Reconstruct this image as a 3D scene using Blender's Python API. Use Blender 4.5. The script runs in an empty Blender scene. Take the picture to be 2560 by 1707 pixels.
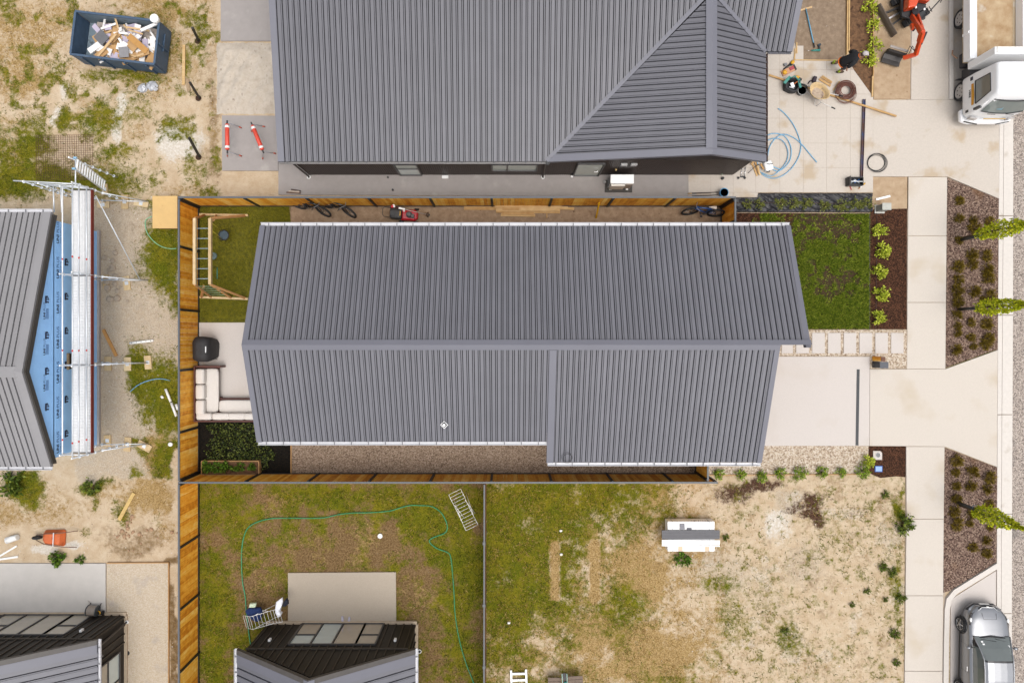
import bpy, bmesh, math, random
import numpy as np
from mathutils import Vector, Matrix, Euler

random.seed(7)
rng = np.random.default_rng(11)
PI = math.pi
scene = bpy.context.scene
COL = scene.collection

# ------------------------------------------------------------------ camera
CAM_H, FOC, CU, CV = 29.5, 1707.0, 1265.0, 846.0      # metres, focal length in photo pixels, nadir pixel
cam_d = bpy.data.cameras.new('camera')
cam = bpy.data.objects.new('camera', cam_d)
COL.objects.link(cam)
cam.location = (0, 0, CAM_H)
cam.rotation_euler = (0, 0, 0)
cam_d.sensor_width = 36.0
cam_d.lens = 36.0 * FOC / 2560.0
cam_d.shift_x = (1280.0 - CU) / 2560.0
cam_d.shift_y = -(853.5 - CV) / 2560.0
cam_d.clip_end = 2000.0
scene.camera = cam

# ------------------------------------------------------------------ sky, sun, exposure
SUN_EL, SUN_AZ = math.radians(74), math.radians(142)   # azimuth clockwise from +Y: the sun stands low right of the picture
world = bpy.data.worlds.new('World')
scene.world = world
world.use_nodes = True
wn = world.node_tree
for n in list(wn.nodes):
    wn.nodes.remove(n)
w_out = wn.nodes.new('ShaderNodeOutputWorld')
w_bg = wn.nodes.new('ShaderNodeBackground')
w_sky = wn.nodes.new('ShaderNodeTexSky')
w_sky.sky_type = 'NISHITA'
w_sky.sun_disc = False
w_sky.sun_elevation = SUN_EL
w_sky.sun_rotation = SUN_AZ
w_sky.air_density = 1.0
w_sky.dust_density = 5.0
w_sky.ozone_density = 1.0
w_hs = wn.nodes.new('ShaderNodeHueSaturation')
w_hs.inputs['Saturation'].default_value = 0.28
wn.links.new(w_sky.outputs[0], w_hs.inputs['Color'])
wn.links.new(w_hs.outputs[0], w_bg.inputs['Color'])
w_bg.inputs['Strength'].default_value = 0.13
wn.links.new(w_bg.outputs[0], w_out.inputs[0])

sun_d = bpy.data.lights.new('sun', 'SUN')
sun_d.energy = 0.5
sun_d.angle = math.radians(50)
sun_d.color = (1.0, 0.95, 0.88)
sun = bpy.data.objects.new('sun', sun_d)
COL.objects.link(sun)
sdir = Vector((math.sin(SUN_AZ) * math.cos(SUN_EL), math.cos(SUN_AZ) * math.cos(SUN_EL), math.sin(SUN_EL)))
sun.location = sdir * 60
sun.rotation_euler = sdir.to_track_quat('Z', 'Y').to_euler()

vs = scene.view_settings
vs.view_transform = 'Standard'
vs.look = 'None'
vs.gamma = 1.0
vs.use_curve_mapping = False
vs.exposure = 0.78
scene.render.engine = 'CYCLES'
scene.cycles.max_bounces = 6
scene.cycles.use_denoising = True


# ------------------------------------------------------------------ helpers
def P(u, v, z=0.0):
    """a point of the photograph (2560 px wide) at height z, as surveyed metres"""
    k = (CAM_H - z) / FOC
    return Vector(((u - CU) * k, (CV - v) * k, z))


def XY(u, v, z=0.0):
    p = P(u, v, z)
    return (p.x, p.y)


def lin(r, g, b):
    # sRGB as seen on level ground in the photograph -> base colour
    def f(c):
        c /= 255.0
        return c / 12.92 if c <= 0.04045 else ((c + 0.055) / 1.055) ** 2.4
    return (f(r) * .66, f(g) * .66, f(b) * .66)


def linv(r, g, b):
    return tuple(c / .66 for c in lin(r, g, b))


MATS = {}


def M(name, col, rough=0.6, var=0.12, scale=6.0, metal=0.0, bump=0.0, bscale=40.0, col2=None, spec=None, spots=None, spot_scale=3.0, spot_th=0.6, coat=0.0, detail=6.0, stretch=None):
    if name in MATS:
        return MATS[name]
    m = bpy.data.materials.new(name)
    m.use_nodes = True
    nt = m.node_tree
    b = nt.nodes['Principled BSDF']
    b.inputs['Roughness'].default_value = rough
    b.inputs['Metallic'].default_value = metal
    if spec is not None:
        b.inputs['Specular IOR Level'].default_value = spec
    if coat:
        b.inputs['Coat Weight'].default_value = coat
    geo = nt.nodes.new('ShaderNodeNewGeometry')
    vec = geo.outputs['Position']
    if stretch:
        mp = nt.nodes.new('ShaderNodeMapping')
        mp.inputs['Scale'].default_value = stretch
        nt.links.new(vec, mp.inputs['Vector'])
        vec = mp.outputs[0]
    nz = nt.nodes.new('ShaderNodeTexNoise')
    nz.inputs['Scale'].default_value = scale
    nz.inputs['Detail'].default_value = detail
    nz.inputs['Roughness'].default_value = 0.65
    nt.links.new(vec, nz.inputs['Vector'])
    ramp = nt.nodes.new('ShaderNodeMapRange')
    ramp.inputs['From Min'].default_value = 0.3
    ramp.inputs['From Max'].default_value = 0.7
    nt.links.new(nz.outputs['Fac'], ramp.inputs['Value'])
    mix = nt.nodes.new('ShaderNodeMix')
    mix.data_type = 'RGBA'
    c1 = tuple(c * (1 - var) for c in col)
    c2 = tuple(min(1, c * (1 + var)) for c in col) if col2 is None else col2
    mix.inputs[6].default_value = (*c1, 1)
    mix.inputs[7].default_value = (*c2, 1)
    nt.links.new(ramp.outputs[0], mix.inputs[0])
    out = mix.outputs[2]
    if spots:
        n2 = nt.nodes.new('ShaderNodeTexNoise')
        n2.inputs['Scale'].default_value = spot_scale
        n2.inputs['Detail'].default_value = 5.0
        nt.links.new(vec, n2.inputs['Vector'])
        r2 = nt.nodes.new('ShaderNodeMapRange')
        r2.inputs['From Min'].default_value = spot_th
        r2.inputs['From Max'].default_value = spot_th + 0.12
        nt.links.new(n2.outputs['Fac'], r2.inputs['Value'])
        mx = nt.nodes.new('ShaderNodeMix')
        mx.data_type = 'RGBA'
        mx.inputs[7].default_value = (*spots, 1)
        nt.links.new(r2.outputs[0], mx.inputs[0])
        nt.links.new(out, mx.inputs[6])
        out = mx.outputs[2]
    nt.links.new(out, b.inputs['Base Color'])
    if bump:
        bn = nt.nodes.new('ShaderNodeTexNoise')
        bn.inputs['Scale'].default_value = bscale
        bn.inputs['Detail'].default_value = 4.0
        nt.links.new(vec, bn.inputs['Vector'])
        bp = nt.nodes.new('ShaderNodeBump')
        bp.inputs['Strength'].default_value = bump
        bp.inputs['Distance'].default_value = 0.02
        nt.links.new(bn.outputs['Fac'], bp.inputs['Height'])
        nt.links.new(bp.outputs[0], b.inputs['Normal'])
    MATS[name] = m
    return m


def per_piece(m, amount):
    """each sheet of a roof is a little lighter or darker than the next"""
    nt = m.node_tree
    b = nt.nodes['Principled BSDF']
    src = b.inputs['Base Color'].links[0].from_socket
    oi = nt.nodes.new('ShaderNodeObjectInfo')
    mr = nt.nodes.new('ShaderNodeMapRange')
    mr.inputs['To Min'].default_value = 1 - amount
    mr.inputs['To Max'].default_value = 1 + amount
    nt.links.new(oi.outputs['Random'], mr.inputs['Value'])
    mx = nt.nodes.new('ShaderNodeMix')
    mx.data_type = 'RGBA'
    mx.blend_type = 'MULTIPLY'
    mx.inputs[0].default_value = 1.0
    nt.links.new(src, mx.inputs[6])
    nt.links.new(mr.outputs[0], mx.inputs[7])
    nt.links.new(mx.outputs[2], b.inputs['Base Color'])
    return m


def M_leaf(name, cols, rough=0.6):
    """foliage: colour differs from leaf to leaf (random per island)"""
    if name in MATS:
        return MATS[name]
    m = bpy.data.materials.new(name)
    m.use_nodes = True
    nt = m.node_tree
    b = nt.nodes['Principled BSDF']
    b.inputs['Roughness'].default_value = rough
    b.inputs['Specular IOR Level'].default_value = 0.25
    geo = nt.nodes.new('ShaderNodeNewGeometry')
    cr = nt.nodes.new('ShaderNodeValToRGB')
    el = cr.color_ramp.elements
    el[0].color = (*cols[0], 1)
    el[1].color = (*cols[-1], 1)
    for i, c in enumerate(cols[1:-1]):
        e = el.new((i + 1) / (len(cols) - 1))
        e.color = (*c, 1)
    nt.links.new(geo.outputs['Random Per Island'], cr.inputs[0])
    nt.links.new(cr.outputs[0], b.inputs['Base Color'])
    MATS[name] = m
    return m


def M_grain(name, cols, spec_scale, rough=0.9, bump=0.6, patch=None, patch_scale=0.6, patch_th=0.55):
    """loose material (gravel, bark, asphalt): voronoi grains of several colours"""
    if name in MATS:
        return MATS[name]
    m = bpy.data.materials.new(name)
    m.use_nodes = True
    nt = m.node_tree
    b = nt.nodes['Principled BSDF']
    b.inputs['Roughness'].default_value = rough
    b.inputs['Specular IOR Level'].default_value = 0.2
    geo = nt.nodes.new('ShaderNodeNewGeometry')
    vo = nt.nodes.new('ShaderNodeTexVoronoi')
    vo.inputs['Scale'].default_value = spec_scale
    nt.links.new(geo.outputs['Position'], vo.inputs['Vector'])
    sep = nt.nodes.new('ShaderNodeSeparateColor')
    nt.links.new(vo.outputs['Color'], sep.inputs[0])
    cr = nt.nodes.new('ShaderNodeValToRGB')
    el = cr.color_ramp.elements
    el[0].color = (*cols[0], 1)
    el[1].color = (*cols[-1], 1)
    for i, c in enumerate(cols[1:-1]):
        e = el.new((i + 1) / (len(cols) - 1))
        e.color = (*c, 1)
    nt.links.new(sep.outputs[0], cr.inputs[0])
    out = cr.outputs[0]
    if patch:
        n2 = nt.nodes.new('ShaderNodeTexNoise')
        n2.inputs['Scale'].default_value = patch_scale
        n2.inputs['Detail'].default_value = 6
        nt.links.new(geo.outputs['Position'], n2.inputs['Vector'])
        r2 = nt.nodes.new('ShaderNodeMapRange')
        r2.inputs['From Min'].default_value = patch_th
        r2.inputs['From Max'].default_value = patch_th + 0.15
        r2.inputs['To Max'].default_value = 0.7
        nt.links.new(n2.outputs['Fac'], r2.inputs['Value'])
        mx = nt.nodes.new('ShaderNodeMix')
        mx.data_type = 'RGBA'
        mx.inputs[7].default_value = (*patch, 1)
        nt.links.new(r2.outputs[0], mx.inputs[0])
        nt.links.new(out, mx.inputs[6])
        out = mx.outputs[2]
    nt.links.new(out, b.inputs['Base Color'])
    bp = nt.nodes.new('ShaderNodeBump')
    bp.inputs['Strength'].default_value = bump
    bp.inputs['Distance'].default_value = 0.03
    nt.links.new(vo.outputs['Distance'], bp.inputs['Height'])
    nt.links.new(bp.outputs[0], b.inputs['Normal'])
    MATS[name] = m
    return m


def M_plank(name, cols, along='z', rough=0.65):
    """timber: tone differs from board to board, grain runs along one axis"""
    if name in MATS:
        return MATS[name]
    m = bpy.data.materials.new(name)
    m.use_nodes = True
    nt = m.node_tree
    b = nt.nodes['Principled BSDF']
    b.inputs['Roughness'].default_value = rough
    b.inputs['Specular IOR Level'].default_value = 0.3
    oi = nt.nodes.new('ShaderNodeObjectInfo')
    geo = nt.nodes.new('ShaderNodeNewGeometry')
    mp = nt.nodes.new('ShaderNodeMapping')
    s = {'x': (1.2, 30, 30), 'y': (30, 1.2, 30), 'z': (30, 30, 1.2)}[along]
    mp.inputs['Scale'].default_value = s
    nt.links.new(geo.outputs['Position'], mp.inputs['Vector'])
    nz = nt.nodes.new('ShaderNodeTexNoise')
    nz.inputs['Scale'].default_value = 1.0
    nz.inputs['Detail'].default_value = 6
    nz.inputs['Distortion'].default_value = 0.6
    nt.links.new(mp.outputs[0], nz.inputs['Vector'])
    kn = nt.nodes.new('ShaderNodeTexNoise')
    kn.inputs['Scale'].default_value = 5.0
    nt.links.new(geo.outputs['Position'], kn.inputs['Vector'])
    ma = nt.nodes.new('ShaderNodeMath')
    ma.operation = 'MULTIPLY_ADD'
    ma.inputs[1].default_value = 0.8
    nt.links.new(nz.outputs['Fac'], ma.inputs[0])
    m2 = nt.nodes.new('ShaderNodeMath')
    m2.operation = 'MULTIPLY_ADD'
    m2.inputs[1].default_value = 0.55
    m2.inputs[2].default_value = -0.22
    nt.links.new(oi.outputs['Random'], m2.inputs[0])
    nt.links.new(m2.outputs[0], ma.inputs[2])
    m3 = nt.nodes.new('ShaderNodeMath')
    m3.operation = 'MULTIPLY_ADD'
    m3.inputs[1].default_value = 0.7
    m3.inputs[2].default_value = -0.3
    nt.links.new(kn.outputs['Fac'], m3.inputs[0])
    m4 = nt.nodes.new('ShaderNodeMath')
    m4.operation = 'ADD'
    nt.links.new(ma.outputs[0], m4.inputs[0])
    nt.links.new(m3.outputs[0], m4.inputs[1])
    cr = nt.nodes.new('ShaderNodeValToRGB')
    el = cr.color_ramp.elements
    el[0].color = (*cols[0], 1)
    el[0].position = 0.15
    el[1].color = (*cols[-1], 1)
    el[1].position = 0.95
    for i, c in enumerate(cols[1:-1]):
        e = el.new(0.15 + 0.8 * (i + 1) / (len(cols) - 1))
        e.color = (*c, 1)
    nt.links.new(m4.outputs[0], cr.inputs[0])
    nt.links.new(cr.outputs[0], b.inputs['Base Color'])
    MATS[name] = m
    return m


def M_glass(name, tint, rough=0.05):
    if name in MATS:
        return MATS[name]
    m = M(name, tint, rough=rough, var=0.08, scale=1.5, spec=0.9)
    m.node_tree.nodes['Principled BSDF'].inputs['Coat Weight'].default_value = 0.6
    m.node_tree.nodes['Principled BSDF'].inputs['Coat Roughness'].default_value = 0.03
    return m


class MB:
    """collects shapes; build() links them as ONE mesh object"""

    def __init__(s):
        s.v, s.f, s.sm = [], [], []

    def add(s, vs_, fs_, smooth=False):
        o = len(s.v)
        s.v += [tuple(p) for p in vs_]
        s.f += [tuple(i + o for i in f) for f in fs_]
        s.sm += [smooth] * len(fs_)
        return s

    def box(s, c, d, rz=0.0, rot=None):
        R = rot if rot is not None else Matrix.Rotation(rz, 3, 'Z')
        c = Vector(c)
        hx, hy, hz = d[0] / 2, d[1] / 2, d[2] / 2
        vs_ = [c + R @ Vector((x * hx, y * hy, z * hz)) for x in (-1, 1) for y in (-1, 1) for z in (-1, 1)]
        return s.add(vs_, [(0, 1, 3, 2), (4, 6, 7, 5), (0, 4, 5, 1), (2, 3, 7, 6), (0, 2, 6, 4), (1, 5, 7, 3)])

    def bar(s, a, b, w, h=None, up=(0, 0, 1)):
        """a beam of section w (sideways) x h (upwards) from a to b"""
        a, b = Vector(a), Vector(b)
        h = w if h is None else h
        d = (b - a)
        L = d.length
        if L < 1e-6:
            return s
        d.normalize()
        up = Vector(up)
        side = d.cross(up)
        if side.length < 1e-4:
            side = d.cross(Vector((0, 1, 0)))
        side.normalize()
        upv = side.cross(d).normalized()
        R = Matrix((d, side, upv)).transposed()
        return s.box((a + b) / 2, (L, w, h), rot=R)

    def prism(s, poly, z0, z1):
        n = len(poly)
        ar = sum(poly[i][0] * poly[(i + 1) % n][1] - poly[(i + 1) % n][0] * poly[i][1] for i in range(n))
        if ar < 0:
            poly = list(poly)[::-1]
        vs_ = [(p[0], p[1], z0) for p in poly] + [(p[0], p[1], z1) for p in poly]
        fs_ = [tuple(range(n))[::-1], tuple(range(n, 2 * n))] + [(i, (i + 1) % n, n + (i + 1) % n, n + i) for i in range(n)]
        return s.add(vs_, fs_)

    def tube(s, pts, r, n=8, closed=False, smooth=True):
        pts = [Vector(p) for p in pts]
        m = len(pts)
        rs = r if isinstance(r, (list, tuple)) else [r] * m
        rings = []
        prev = None
        for i in range(m):
            if closed:
                t = pts[(i + 1) % m] - pts[i - 1]
            else:
                t = pts[min(i + 1, m - 1)] - pts[max(i - 1, 0)]
            if t.length < 1e-9:
                t = Vector((0, 0, 1))
            t.normalize()
            if prev is None:
                a = t.cross(Vector((0, 0, 1)))
                if a.length < 1e-3:
                    a = t.cross(Vector((0, 1, 0)))
            else:
                a = prev - t * prev.dot(t)
                if a.length < 1e-4:
                    a = t.cross(Vector((0, 1, 0.3)))
            a.normalize()
            prev = a
            b = t.cross(a)
            rings.append([pts[i] + (a * math.cos(2 * PI * k / n) + b * math.sin(2 * PI * k / n)) * rs[i] for k in range(n)])
        return s.loft(rings, closed=closed, smooth=smooth)

    def loft(s, rings, closed=False, smooth=True, cap=True):
        n, m = len(rings[0]), len(rings)
        vs_ = [p for r in rings for p in r]
        fs_ = []
        for i in range(m if closed else m - 1):
            j = (i + 1) % m
            for k in range(n):
                fs_.append((i * n + k, i * n + (k + 1) % n, j * n + (k + 1) % n, j * n + k))
        o = len(s.v)
        s.add(vs_, fs_, smooth)
        if cap and not closed:
            s.f.append(tuple(o + k for k in range(n))[::-1])
            s.f.append(tuple(o + (m - 1) * n + k for k in range(n)))
            s.sm += [False, False]
        return s

    def cyl(s, a, b, r, r2=None, n=14, smooth=True):
        return s.tube([a, b], [r, r if r2 is None else r2], n, smooth=smooth)

    def ell(s, c, r, n=12, m=7, rz=0.0, squash=None):
        c = Vector(c)
        R = Matrix.Rotation(rz, 3, 'Z')
        rings = []
        for j in range(m + 1):
            th = -PI / 2 + PI * j / m
            cr_ = max(math.cos(th), 0.02)
            rings.append([c + R @ Vector((r[0] * cr_ * math.cos(2 * PI * k / n), r[1] * cr_ * math.sin(2 * PI * k / n), r[2] * math.sin(th))) for k in range(n)])
        return s.loft(rings)

    def torus(s, c, R, r, axis='z', n=24, m=8, sc=(1, 1)):
        c = Vector(c)
        pts = []
        for k in range(n):
            a = 2 * PI * k / n
            x, y = R * math.cos(a) * sc[0], R * math.sin(a) * sc[1]
            pts.append(c + (Vector((x, y, 0)) if axis == 'z' else Vector((0, x, y)) if axis == 'x' else Vector((x, 0, y))))
        return s.tube(pts, r, m, closed=True)

    def cushion(s, c, d, r=0.06, rz=0.0, puff=0.03):
        """soft rounded block"""
        c = Vector(c)
        R = Matrix.Rotation(rz, 3, 'Z')
        n = 24
        rings = []
        lev = [(-1, .86), (-.8, .97), (-.3, 1), (.3, 1), (.75, .98), (.95, .9), (1.0 + puff / d[2], .6), (1.0 + 1.5 * puff / d[2], .15)]
        for z, k in lev:
            ring = []
            for i in range(n):
                a = 2 * PI * i / n
                ca, sa = math.cos(a), math.sin(a)
                e = 0.28
                x = math.copysign(abs(ca) ** e, ca) * d[0] / 2
                y = math.copysign(abs(sa) ** e, sa) * d[1] / 2
                inset = (1 - k) * min(d[0], d[1]) / 2
                x -= math.copysign(min(inset, abs(x)), x)
                y -= math.copysign(min(inset, abs(y)), y)
                ring.append(c + R @ Vector((x, y, z * d[2] / 2)))
            rings.append(ring)
        return s.loft(rings)

    def build(s, name, mat, parent=None, local=False, label=None, cat=None, group=None, kind=None, bev=0.0):
        vs_ = np.array(s.v, dtype=float) if s.v else np.zeros((0, 3))
        loc = None
        if parent is None:
            if not local:
                mn, mx = vs_.min(0), vs_.max(0)
                loc = Vector(((mn[0] + mx[0]) / 2, (mn[1] + mx[1]) / 2, mn[2]))
                vs_ = vs_ - np.array(loc)
        elif not local:
            r = parent
            while r.parent:
                r = r.parent
            vs_ = vs_ - np.array(r.location)
        me = bpy.data.meshes.new(name)
        me.from_pydata([tuple(p) for p in vs_], [], s.f)
        me.polygons.foreach_set('use_smooth', s.sm)
        me.update()
        if mat is not None:
            me.materials.append(mat)
        o = bpy.data.objects.new(name, me)
        COL.objects.link(o)
        if loc is not None:
            o.location = loc
        if parent is not None:
            o.parent = parent
        tag(o, label, cat, group, kind)
        if bev:
            md = o.modifiers.new('bevel', 'BEVEL')
            md.width = bev
            md.segments = 2
            md.limit_method = 'ANGLE'
        return o


def tag(o, label=None, cat=None, group=None, kind=None):
    if label:
        o['label'] = label
    if cat:
        o['category'] = cat
    if group:
        o['group'] = group
    if kind:
        o['kind'] = kind
    return o


def thing(name, label, cat, loc=(0, 0, 0), rz=0.0, group=None):
    o = bpy.data.objects.new(name, None)
    o.empty_display_size = 0.2
    COL.objects.link(o)
    o.location = loc
    o.rotation_euler = (0, 0, rz)
    return tag(o, label, cat, group)


def dup(root, loc, rz=None, label=None, group=None, scale=None):
    r = root.copy()
    COL.objects.link(r)
    r.location = loc
    if rz is not None:
        r.rotation_euler = (0, 0, rz)
    if scale is not None:
        r.scale = (scale,) * 3
    if label:
        r['label'] = label
    if group:
        r['group'] = group
    for ch in list(root.children):
        c = ch.copy()
        COL.objects.link(c)
        c.parent = r
        for g in list(ch.children):
            d = g.copy()
            COL.objects.link(d)
            d.parent = c
    return r


def sheet(name, pts, z, mat, kind='structure', parent=None, label=None, cat=None, depth=0.1, bev=0.0, px=True):
    poly = [XY(*p) for p in pts] if px else pts
    return MB().prism(poly, z - depth, z).build(name, mat, parent, kind=kind, label=label, cat=cat, bev=bev)


def text_mesh(body, size, bold=0.0):
    cu = bpy.data.curves.new('lettering', 'FONT')
    cu.body = body
    cu.size = size
    cu.offset = bold
    cu.resolution_u = 3
    ob = bpy.data.objects.new('lettering', cu)
    COL.objects.link(ob)
    dg = bpy.context.evaluated_depsgraph_get()
    me = bpy.data.meshes.new_from_object(ob.evaluated_get(dg))
    bpy.data.objects.remove(ob)
    return me


def text_into(mb, body, size, origin, xdir, ydir, bold=0.0):
    """flat print: letters laid on a surface (origin, reading direction, letter-up direction)"""
    me = text_mesh(body, size, bold)
    o, xd, yd = Vector(origin), Vector(xdir).normalized(), Vector(ydir).normalized()
    mb.add([o + xd * v.co.x + yd * v.co.y for v in me.vertices], [tuple(p.vertices) for p in me.polygons])
    w = max([v.co.x for v in me.vertices], default=0)
    bpy.data.meshes.remove(me)
    return w


def clip(poly, axis, lo, hi):
    """clip a convex plan polygon to lo <= coord[axis] <= hi"""
    def half(pl, val, keep_ge):
        out = []
        for i in range(len(pl)):
            a, b = pl[i], pl[(i + 1) % len(pl)]
            da = (a[axis] - val) if keep_ge else (val - a[axis])
            db = (b[axis] - val) if keep_ge else (val - b[axis])
            if da >= 0:
                out.append(a)
            if (da >= 0) != (db >= 0):
                t = da / (da - db)
                out.append((a[0] + (b[0] - a[0]) * t, a[1] + (b[1] - a[1]) * t))
        return out
    pl = half(list(poly), lo, True)
    return half(pl, hi, False) if len(pl) > 2 else []


def slope_prism(mb, poly, zf, dz0, dz1):
    n = len(poly)
    ar = sum(poly[i][0] * poly[(i + 1) % n][1] - poly[(i + 1) % n][0] * poly[i][1] for i in range(n))
    if abs(ar) < 2e-4:
        return
    if ar < 0:
        poly = poly[::-1]
    vs_ = [(x, y, zf(x, y) + dz0) for x, y in poly] + [(x, y, zf(x, y) + dz1) for x, y in poly]
    mb.add(vs_, [tuple(range(n))[::-1], tuple(range(n, 2 * n))] + [(i, (i + 1) % n, n + (i + 1) % n, n + i) for i in range(n)])


def roof_slope(parent, poly, zf, axis, pitch, mat, deck_mat, start=None, rib_h=0.048):
    """metal tray roofing: every tray with its standing rib is a part; open gaps beside the ribs are added to deepen the rib shade"""
    d = MB()
    slope_prism(d, list(poly), zf, -0.12, -0.05)
    d.build('roof_deck', deck_mat, parent)
    lo, hi = min(p[axis] for p in poly), max(p[axis] for p in poly)
    t = lo if start is None else start
    while t < hi - 0.02:
        mb = MB()
        pan = clip(poly, axis, t + 0.047, min(t + pitch - 0.047, hi))
        if len(pan) > 2:
            slope_prism(mb, pan, zf, -0.045, 0.0)
        rib = clip(poly, axis, max(lo, t - 0.019), min(t + 0.019, hi))
        if len(rib) > 2:
            slope_prism(mb, rib, zf, -0.045, rib_h)
        if mb.v:
            mb.build('roof_panel', mat, parent)
        t += pitch


def gutter(parent, a, b, out, w=0.13, mat=None, bmat=None, step=0.62, name='gutter'):
    """open gutter along a-b: bright inside, bracket straps across"""
    a, b, out = Vector(a), Vector(b), Vector(out).normalized()
    mb = MB()
    mid = out * (w / 2)
    mb.bar(a + mid - Vector((0, 0, .05)), b + mid - Vector((0, 0, .05)), w, 0.012)
    mb.bar(a + out * (w - .006) - Vector((0, 0, .01)), b + out * (w - .006) - Vector((0, 0, .01)), 0.012, 0.09)
    mb.bar(a + out * .004 - Vector((0, 0, .03)), b + out * .004 - Vector((0, 0, .03)), 0.008, 0.05)
    g = mb.build(name, mat, parent)
    k = MB()
    L = (b - a).length
    n = int(L / step)
    for i in range(n):
        p = a + (b - a) * ((i + .5) / n)
        k.bar(p, p + out * w, 0.03, 0.008)
    k.build('gutter_strap', bmat, g, kind='stuff')
    return g

# ------------------------------------------------------------------ materials of the setting
CONC = M('concrete_cream', (0.50, 0.45, 0.392), rough=0.85, var=0.10, scale=48, bump=0.25, bscale=120, spots=(0.455, 0.39, 0.31), spot_scale=0.5, spot_th=0.57)
CONC2 = M('concrete_pale', (0.49, 0.445, 0.41), rough=0.85, var=0.09, scale=44, bump=0.2, bscale=120, spots=(0.465, 0.415, 0.37), spot_scale=0.5, spot_th=0.55)
CONC_DIRTY = M('concrete_dusty', (0.465, 0.415, 0.36), rough=0.85, var=0.06, scale=14, bump=0.2, bscale=90, spots=(0.40, 0.32, 0.23), spot_scale=0.9, spot_th=0.56)
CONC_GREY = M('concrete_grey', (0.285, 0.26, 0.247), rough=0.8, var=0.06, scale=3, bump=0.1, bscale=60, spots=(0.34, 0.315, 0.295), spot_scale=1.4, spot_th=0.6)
CONC_KERB = M('concrete_kerb', (0.54, 0.50, 0.455), rough=0.8, var=0.05, scale=9, bump=0.15, bscale=80, spots=(0.44, 0.39, 0.335), spot_scale=1.6, spot_th=0.62)
ASPH = M_grain('road_chip', [lin(120, 110, 104), lin(165, 152, 142), lin(196, 182, 170), lin(215, 202, 190)], 26, patch=(0.11, 0.10, 0.095), patch_scale=0.9, patch_th=0.6)
GRAVEL = M_grain('river_gravel', [lin(108, 88, 72), lin(150, 128, 108), lin(172, 150, 130), lin(196, 176, 156)], 30)
GRAVEL_PALE = M_grain('pale_gravel', [lin(150, 128, 106), lin(196, 176, 152), lin(218, 200, 178), lin(235, 222, 205)], 20)
HARDFILL = M_grain('crusher_dust', [lin(208, 189, 164), lin(216, 199, 174), lin(222, 206, 184), lin(228, 214, 194)], 30, patch=lin(190, 180, 172), patch_scale=1.1, patch_th=0.58)
BARK = M_grain('bark_mulch', [lin(58, 40, 34), lin(100, 78, 68), lin(124, 100, 88), lin(146, 122, 106), lin(176, 152, 134)], 23, patch=lin(122, 88, 58), patch_scale=0.7, patch_th=0.6)
MULCH = M_grain('dark_compost', [lin(42, 24, 14), lin(66, 40, 26), lin(84, 54, 36), lin(104, 68, 48)], 24)
BLACKSOIL = M_grain('black_soil', [lin(12, 10, 7), lin(24, 20, 14), lin(38, 30, 20)], 24)
DIRT = M('dirt_brown', lin(165, 132, 100), rough=0.95, var=0.10, scale=3.5, bump=0.5, bscale=25, col2=lin(192, 164, 134), spots=lin(128, 98, 70), spot_scale=5, spot_th=0.62)
SIDE_DIRT = M('dirt_side', lin(160, 130, 102), rough=0.95, var=0.12, scale=4, bump=0.5, bscale=25, col2=lin(186, 160, 132), spots=lin(110, 82, 58), spot_scale=7, spot_th=0.64)
DIRT_TAN = M('dirt_tan', lin(186, 156, 122), rough=0.95, var=0.08, scale=3.5, bump=0.4, bscale=25, col2=lin(206, 180, 148), spots=lin(150, 116, 82), spot_scale=4, spot_th=0.66)
SOIL_BROWN = M('soil_brown', lin(96, 66, 42), rough=0.95, var=0.2, scale=6, bump=0.8, bscale=16, col2=lin(140, 104, 72), spots=lin(70, 46, 28), spot_scale=5, spot_th=0.55)
BASECOURSE = M('basecourse', lin(142, 120, 98), rough=0.95, var=0.10, scale=5, bump=0.4, bscale=40, col2=lin(170, 148, 124), spots=lin(206, 194, 178), spot_scale=9, spot_th=0.66)
LAWN = M('lawn_thatch', linv(62, 62, 8), rough=0.95, var=0.25, scale=7, bump=0.6, bscale=50, col2=linv(112, 106, 12), spots=lin(54, 40, 16), spot_scale=4, spot_th=0.66)
FRONT_SOIL = M('front_lawn_soil', lin(50, 34, 14), rough=0.95, var=0.2, scale=9, bump=0.6, bscale=40, col2=lin(84, 62, 30))
SANDPILE = M('sand_pale', lin(206, 192, 174), rough=0.95, var=0.06, scale=5, bump=0.5, bscale=14, col2=lin(226, 214, 198), spots=lin(176, 162, 146), spot_scale=5, spot_th=0.6)
TIMBER = M('timber_pale', lin(226, 190, 140), rough=0.7, var=0.10, scale=5, stretch=(3, 3, 3))
TIMBER_EDGE = M('timber_edging', lin(206, 160, 104), rough=0.7, var=0.12, scale=8)

# ------------------------------------------------------------------ the ground: one sheet to the horizon


_GRID = {}


def vnoise(x, y, s, seed):
    if seed not in _GRID:
        _GRID[seed] = np.random.default_rng(seed).random((256, 256))
    g = _GRID[seed]
    xs, ys = x * s, y * s
    xi, yi = np.floor(xs).astype(int), np.floor(ys).astype(int)
    fx, fy = xs - xi, ys - yi
    fx, fy = fx * fx * (3 - 2 * fx), fy * fy * (3 - 2 * fy)
    a, b = g[xi % 256, yi % 256], g[(xi + 1) % 256, yi % 256]
    c, d = g[xi % 256, (yi + 1) % 256], g[(xi + 1) % 256, (yi + 1) % 256]
    return (a * (1 - fx) + b * fx) * (1 - fy) + (c * (1 - fx) + d * fx) * fy


def fbm(x, y, s, seed, o=4):
    t, amp, tot = 0, 1.0, 0
    for i in range(o):
        t = t + vnoise(x, y, s * 2 ** i, seed + i) * amp
        tot += amp
        amp *= 0.55
    return t / tot


def sst(x, a, b):
    t = np.clip((x - a) / (b - a), 0, 1)
    return t * t * (3 - 2 * t)


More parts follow.
